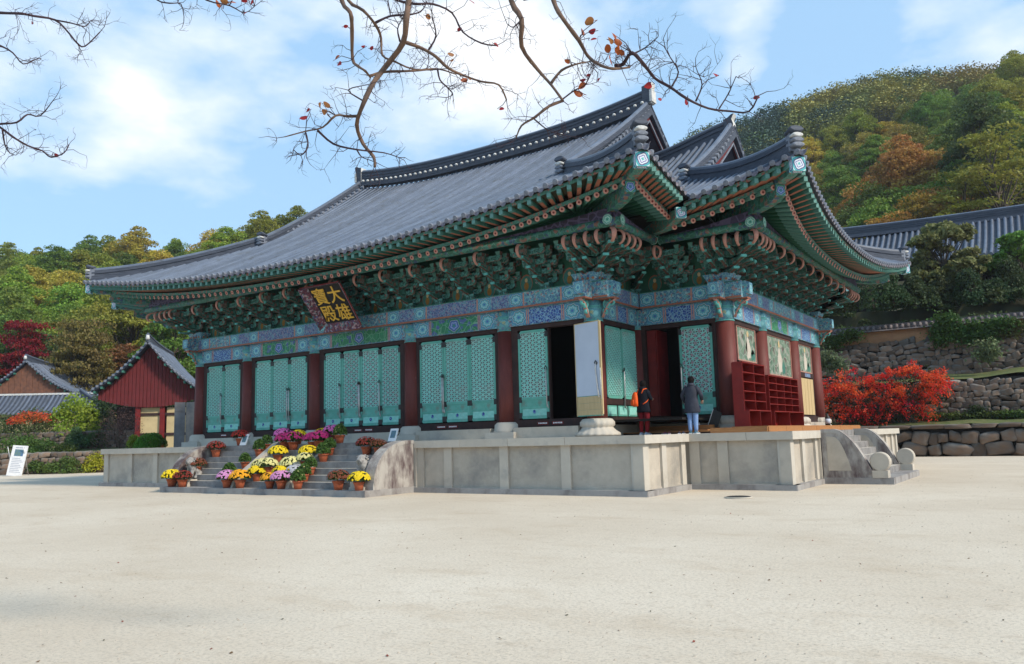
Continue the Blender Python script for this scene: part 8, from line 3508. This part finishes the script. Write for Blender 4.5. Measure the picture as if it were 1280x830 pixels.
def twigs(mb, p, d, L, r, lev):
    if lev == 0 or L < 0.03:
        return
    pts = [p]
    q_ = p.copy()
    dd = d.copy()
    n_ = 3
    for k in range(n_):
        dd = (dd + Vector((rg.gauss(0, .28), rg.gauss(0, .28), rg.gauss(0.03, .28)))).normalized()
        q_ = q_ + dd * L / n_
        pts.append(q_.copy())
    mb.tube(pts, [r, r * 0.8, r * 0.6, r * 0.35], 4, 0, caps=False)
    for k in range(rg.randrange(1, 4)):
        a = pts[rg.randrange(1, n_ + 1)]
        side = Vector((rg.gauss(0, 1), rg.gauss(0, 1), rg.gauss(0, 1)))
        side = (side - side.dot(dd) * dd).normalized()
        twigs(mb, a, (dd * 0.6 + side * 0.8).normalized(), L * rg.uniform(0.4, 0.7), r * 0.6, lev - 1)


for key, (pp, r0, D) in BR.items():
    pts = []
    for i, (px, py) in enumerate(pp):
        pts.append(atD(D + 0.12 * math.sin(i * 1.7 + len(key)) * (0 if i == 0 else 1), px, py))
    # smooth the traced line
    sm_ = [pts[0]]
    for i in range(1, len(pts)):
        p0, p1, p2, p3 = pts[max(i - 2, 0)], pts[i - 1], pts[i], pts[min(i + 1, len(pts) - 1)]
        for s_ in (0.33, 0.67, 1.0):
            sm_.append(0.5 * ((2 * p1) + (-p0 + p2) * s_ + (2 * p0 - 5 * p1 + 4 * p2 - p3) * s_ ** 2 + (-p0 + 3 * p1 - 3 * p2 + p3) * s_ ** 3))
    n_ = len(sm_)
    rad = [max(0.0028, r0 * D / 1006.1 * (1 - 0.62 * i / (n_ - 1)) * rg.uniform(0.88, 1.12)) for i in range(n_)]
    mb = MB()
    if pp[0][1] < -30 or pp[0][0] < -20 or key in ('H', 'Z', 'Z2', 'Z8'):
        mid = sm_[0].lerp(HUB, 0.4) + Vector((0, 0, 0.7))
        ext = [HUB, HUB.lerp(mid, 0.5) + Vector((0, 0, 0.25)), mid, mid.lerp(sm_[0], 0.6)]
        mb.tube(ext + sm_, [rad[0] * 2.0, rad[0] * 1.6, rad[0] * 1.3, rad[0] * 1.1] + rad, 8, 0)
    else:
        mb.tube(sm_, rad, 7, 0)
    link('branch', mb.mesh('branch', m_('bark_pale' if r0 > 1.7 and key not in ('U', 'N', 'H') else 'twig')), t)
    thick = r0 > 3
    mb = MB()
    cnt = int(n_ * (0.45 if thick else 0.8))
    for k in range(cnt):
        i = rg.randrange(3 if thick else 2, n_)
        dd = (sm_[i] - sm_[i - 1]).normalized()
        side = CR * rg.gauss(0, 1) + CU * rg.gauss(0.15, 1) + CF * rg.gauss(0, 0.6)
        side = (side - side.dot(dd) * dd).normalized()
        twigs(mb, sm_[i], (dd * 0.5 + side).normalized(), rg.uniform(0.08, 0.22), 0.0030, 3)
    twigs(mb, sm_[-1], (sm_[-1] - sm_[-2]).normalized(), 0.2, 0.0032, 3)
    tag(link('twigs', mb.mesh('twigs', m_('twig')), t), kind='stuff')
mb = MB()
mb.tube([(11.0, -28.5, -0.3), (11.05, -28.4, 1.5), (10.9, -28.0, 4.0), (11.0, -27.4, 6.4), tuple(HUB)], [0.34, 0.27, 0.23, 0.19, 0.14], 12, 0)
mb.tube([tuple(HUB), (11.6, -28.2, 10.2), (12.3, -30, 12)], [0.12, 0.08, 0.03], 8, 0)
mb.tube([(10.95, -27.8, 5.0), (9.2, -29, 7.6), (7.4, -30.5, 9.5)], [0.12, 0.08, 0.03], 8, 0)
link('trunk', mb.mesh('trunk', m_('bark_pale')), t)

# the few remaining leaves: round, slightly cupped
lm = {}
for nme_, c1, c2 in (('leaf_orange', (0.50, 0.13, 0.03), (0.36, 0.07, 0.02)), ('leaf_amber', (0.42, 0.17, 0.04), (0.26, 0.09, 0.03)), ('leaf_red', (0.42, 0.03, 0.03), (0.28, 0.02, 0.03))):
    m, n, b = nm(nme_)
    tc_ = N(n, 'ShaderNodeTexCoord')
    no = N(n, 'ShaderNodeTexNoise', i_Scale=30.0, i_Detail=4.0)
    n.links.new(tc_.outputs['Object'], no.inputs['Vector'])
    cc_ = mixc(n, mr(n, no.outputs['Fac'], 0.4, 0.65), c1, c2)
    n.links.new(cc_, b.inputs['Base Color'])
    tr = N(n, 'ShaderNodeBsdfTranslucent')
    n.links.new(cc_, tr.inputs['Color'])
    ms = N(n, 'ShaderNodeMixShader')
    ms.inputs[0].default_value = 0.5
    n.links.new(b.outputs[0], ms.inputs[1])
    n.links.new(tr.outputs[0], ms.inputs[2])
    n.links.new(ms.outputs[0], n.nodes['Material Output'].inputs['Surface'])
    mb = MB()
    outline = []
    for k in range(14):
        a = 2 * PI * k / 14
        r_ = 1.0 + 0.12 * math.cos(a) if k else 1.25
        outline.append((r_ * math.cos(a), 0.72 * math.sin(a)))
    cc = mb.vert((0, 0, -0.10))
    ring = [mb.vert((p[0], p[1], 0.22 * abs(p[1]) ** 1.5 - 0.12 * p[0] ** 2)) for p in outline]
    ax = mb.vert((-1.0, 0, -0.12))
    for k in range(14):
        mb.face((cc, ring[k], ring[(k + 1) % 14]), 0, smooth=True)
    mb.tube([(-1.0, 0, -0.1), (-1.7, 0.05, 0.0)], 0.05, 4, 0)
    lm[nme_] = mb.mesh('leaf', m_(nme_))
LV = [(273, 5, 6, 0), (281, 2, 5, 1), (291, 3, 4, 0), (306, 1, 4, 2), (315, 2, 3, 2), (307, 16, 3, 2), (421, 72, 4.5, 0), (424, 79.5, 5, 2), (464.5, 60, 4, 2), (400, 133, 6, 1), (409, 131, 5.5, 1), (405, 140, 5.5, 1), (385, 138, 4.5, 2), (380, 147, 5, 2),
      (564, 68, 4.5, 1), (564, 75.5, 4.5, 1), (580.6, 100, 5, 0), (535, 21, 5, 1), (574, 37, 3.5, 2), (586, 98, 4, 1), (454.5, 58, 3, 2), (737, 26.6, 8, 1), (728, 39, 7, 0), (741, 39, 6, 2), (741.6, 49, 4, 2), (767.4, 44, 7, 0), (763, 50.5, 7, 1), (773, 53, 6, 0),
      (760, 61, 6.5, 0), (772, 64, 7, 0), (763, 75, 6, 0), (709.5, 77, 4, 0), (728, 107, 6.5, 0), (723.6, 117, 6.5, 0), (729, 100, 4, 2), (736, 94, 3, 2), (811, 107, 6, 2), (825, 124, 3.5, 2), (858, 127, 5.5, 2), (894, 93, 5, 2), (945, 122, 4, 2), (626.6, 136, 3.5, 2), (40, 28, 3.5, 2), (70, 194, 3.5, 2), (432, 33, 3, 2), (590, 2, 4, 2), (620, 56, 4, 2), (652, 30, 3, 2), (777, 66, 5, 0), (748, 100, 3, 2)]
near = []
for key, (pp, r0, D) in BR.items():
    for (px, py) in pp:
        near.append((px, py, D))
for (px, py, r_, k_) in LV:
    q_ = min(near, key=lambda c_: (c_[0] - px) ** 2 + (c_[1] - py) ** 2)
    D = q_[2] + rg.uniform(-.05, .05)
    p = atD(D, px, py)
    s_ = r_ * D / 1006.1 * 0.95
    E_ = Euler((rg.uniform(0.6, 2.2), rg.uniform(-0.6, 0.6), rg.uniform(0, 6.28)))
    M = Matrix.Translation(p) @ E_.to_matrix().to_4x4() @ Matrix.Scale(s_, 4)
    link('leaf', lm[('leaf_orange', 'leaf_amber', 'leaf_red')[k_]], t, M=M)
    # short twig carrying it back to the branch
    b_ = atD(q_[2], q_[0], q_[1])
    if (b_ - p).length < 0.35:
        mb = MB()
        mid = p.lerp(b_, 0.5) + Vector((rg.uniform(-.02, .02), rg.uniform(-.02, .02), rg.uniform(0, .03)))
        mb.tube([M @ Vector((-1.7, 0.05, 0)), mid, b_], [0.0022, 0.003, 0.0035], 4, 0, caps=False)
        link('twig', mb.mesh('twig', m_('twig')), t)

# ------------------------------------------------------------------ air: thin even haze round the whole scene
mb = MB()
mb.box(-420, 260, -60, 420, -3.5, 170)
m = bpy.data.materials.new('haze')
m.use_nodes = True
m.node_tree.nodes.clear()
ho = m.node_tree.nodes.new('ShaderNodeOutputMaterial')
pv_ = m.node_tree.nodes.new('ShaderNodeVolumePrincipled')
pv_.inputs['Color'].default_value = (0.86, 0.92, 1.0, 1)
pv_.inputs['Density'].default_value = 0.00024
pv_.inputs['Anisotropy'].default_value = 0.3
m.node_tree.links.new(pv_.outputs[0], ho.inputs['Volume'])
MATS['haze'] = m
tag(link('haze', mb.mesh('haze', m_('haze'))), kind='stuff')
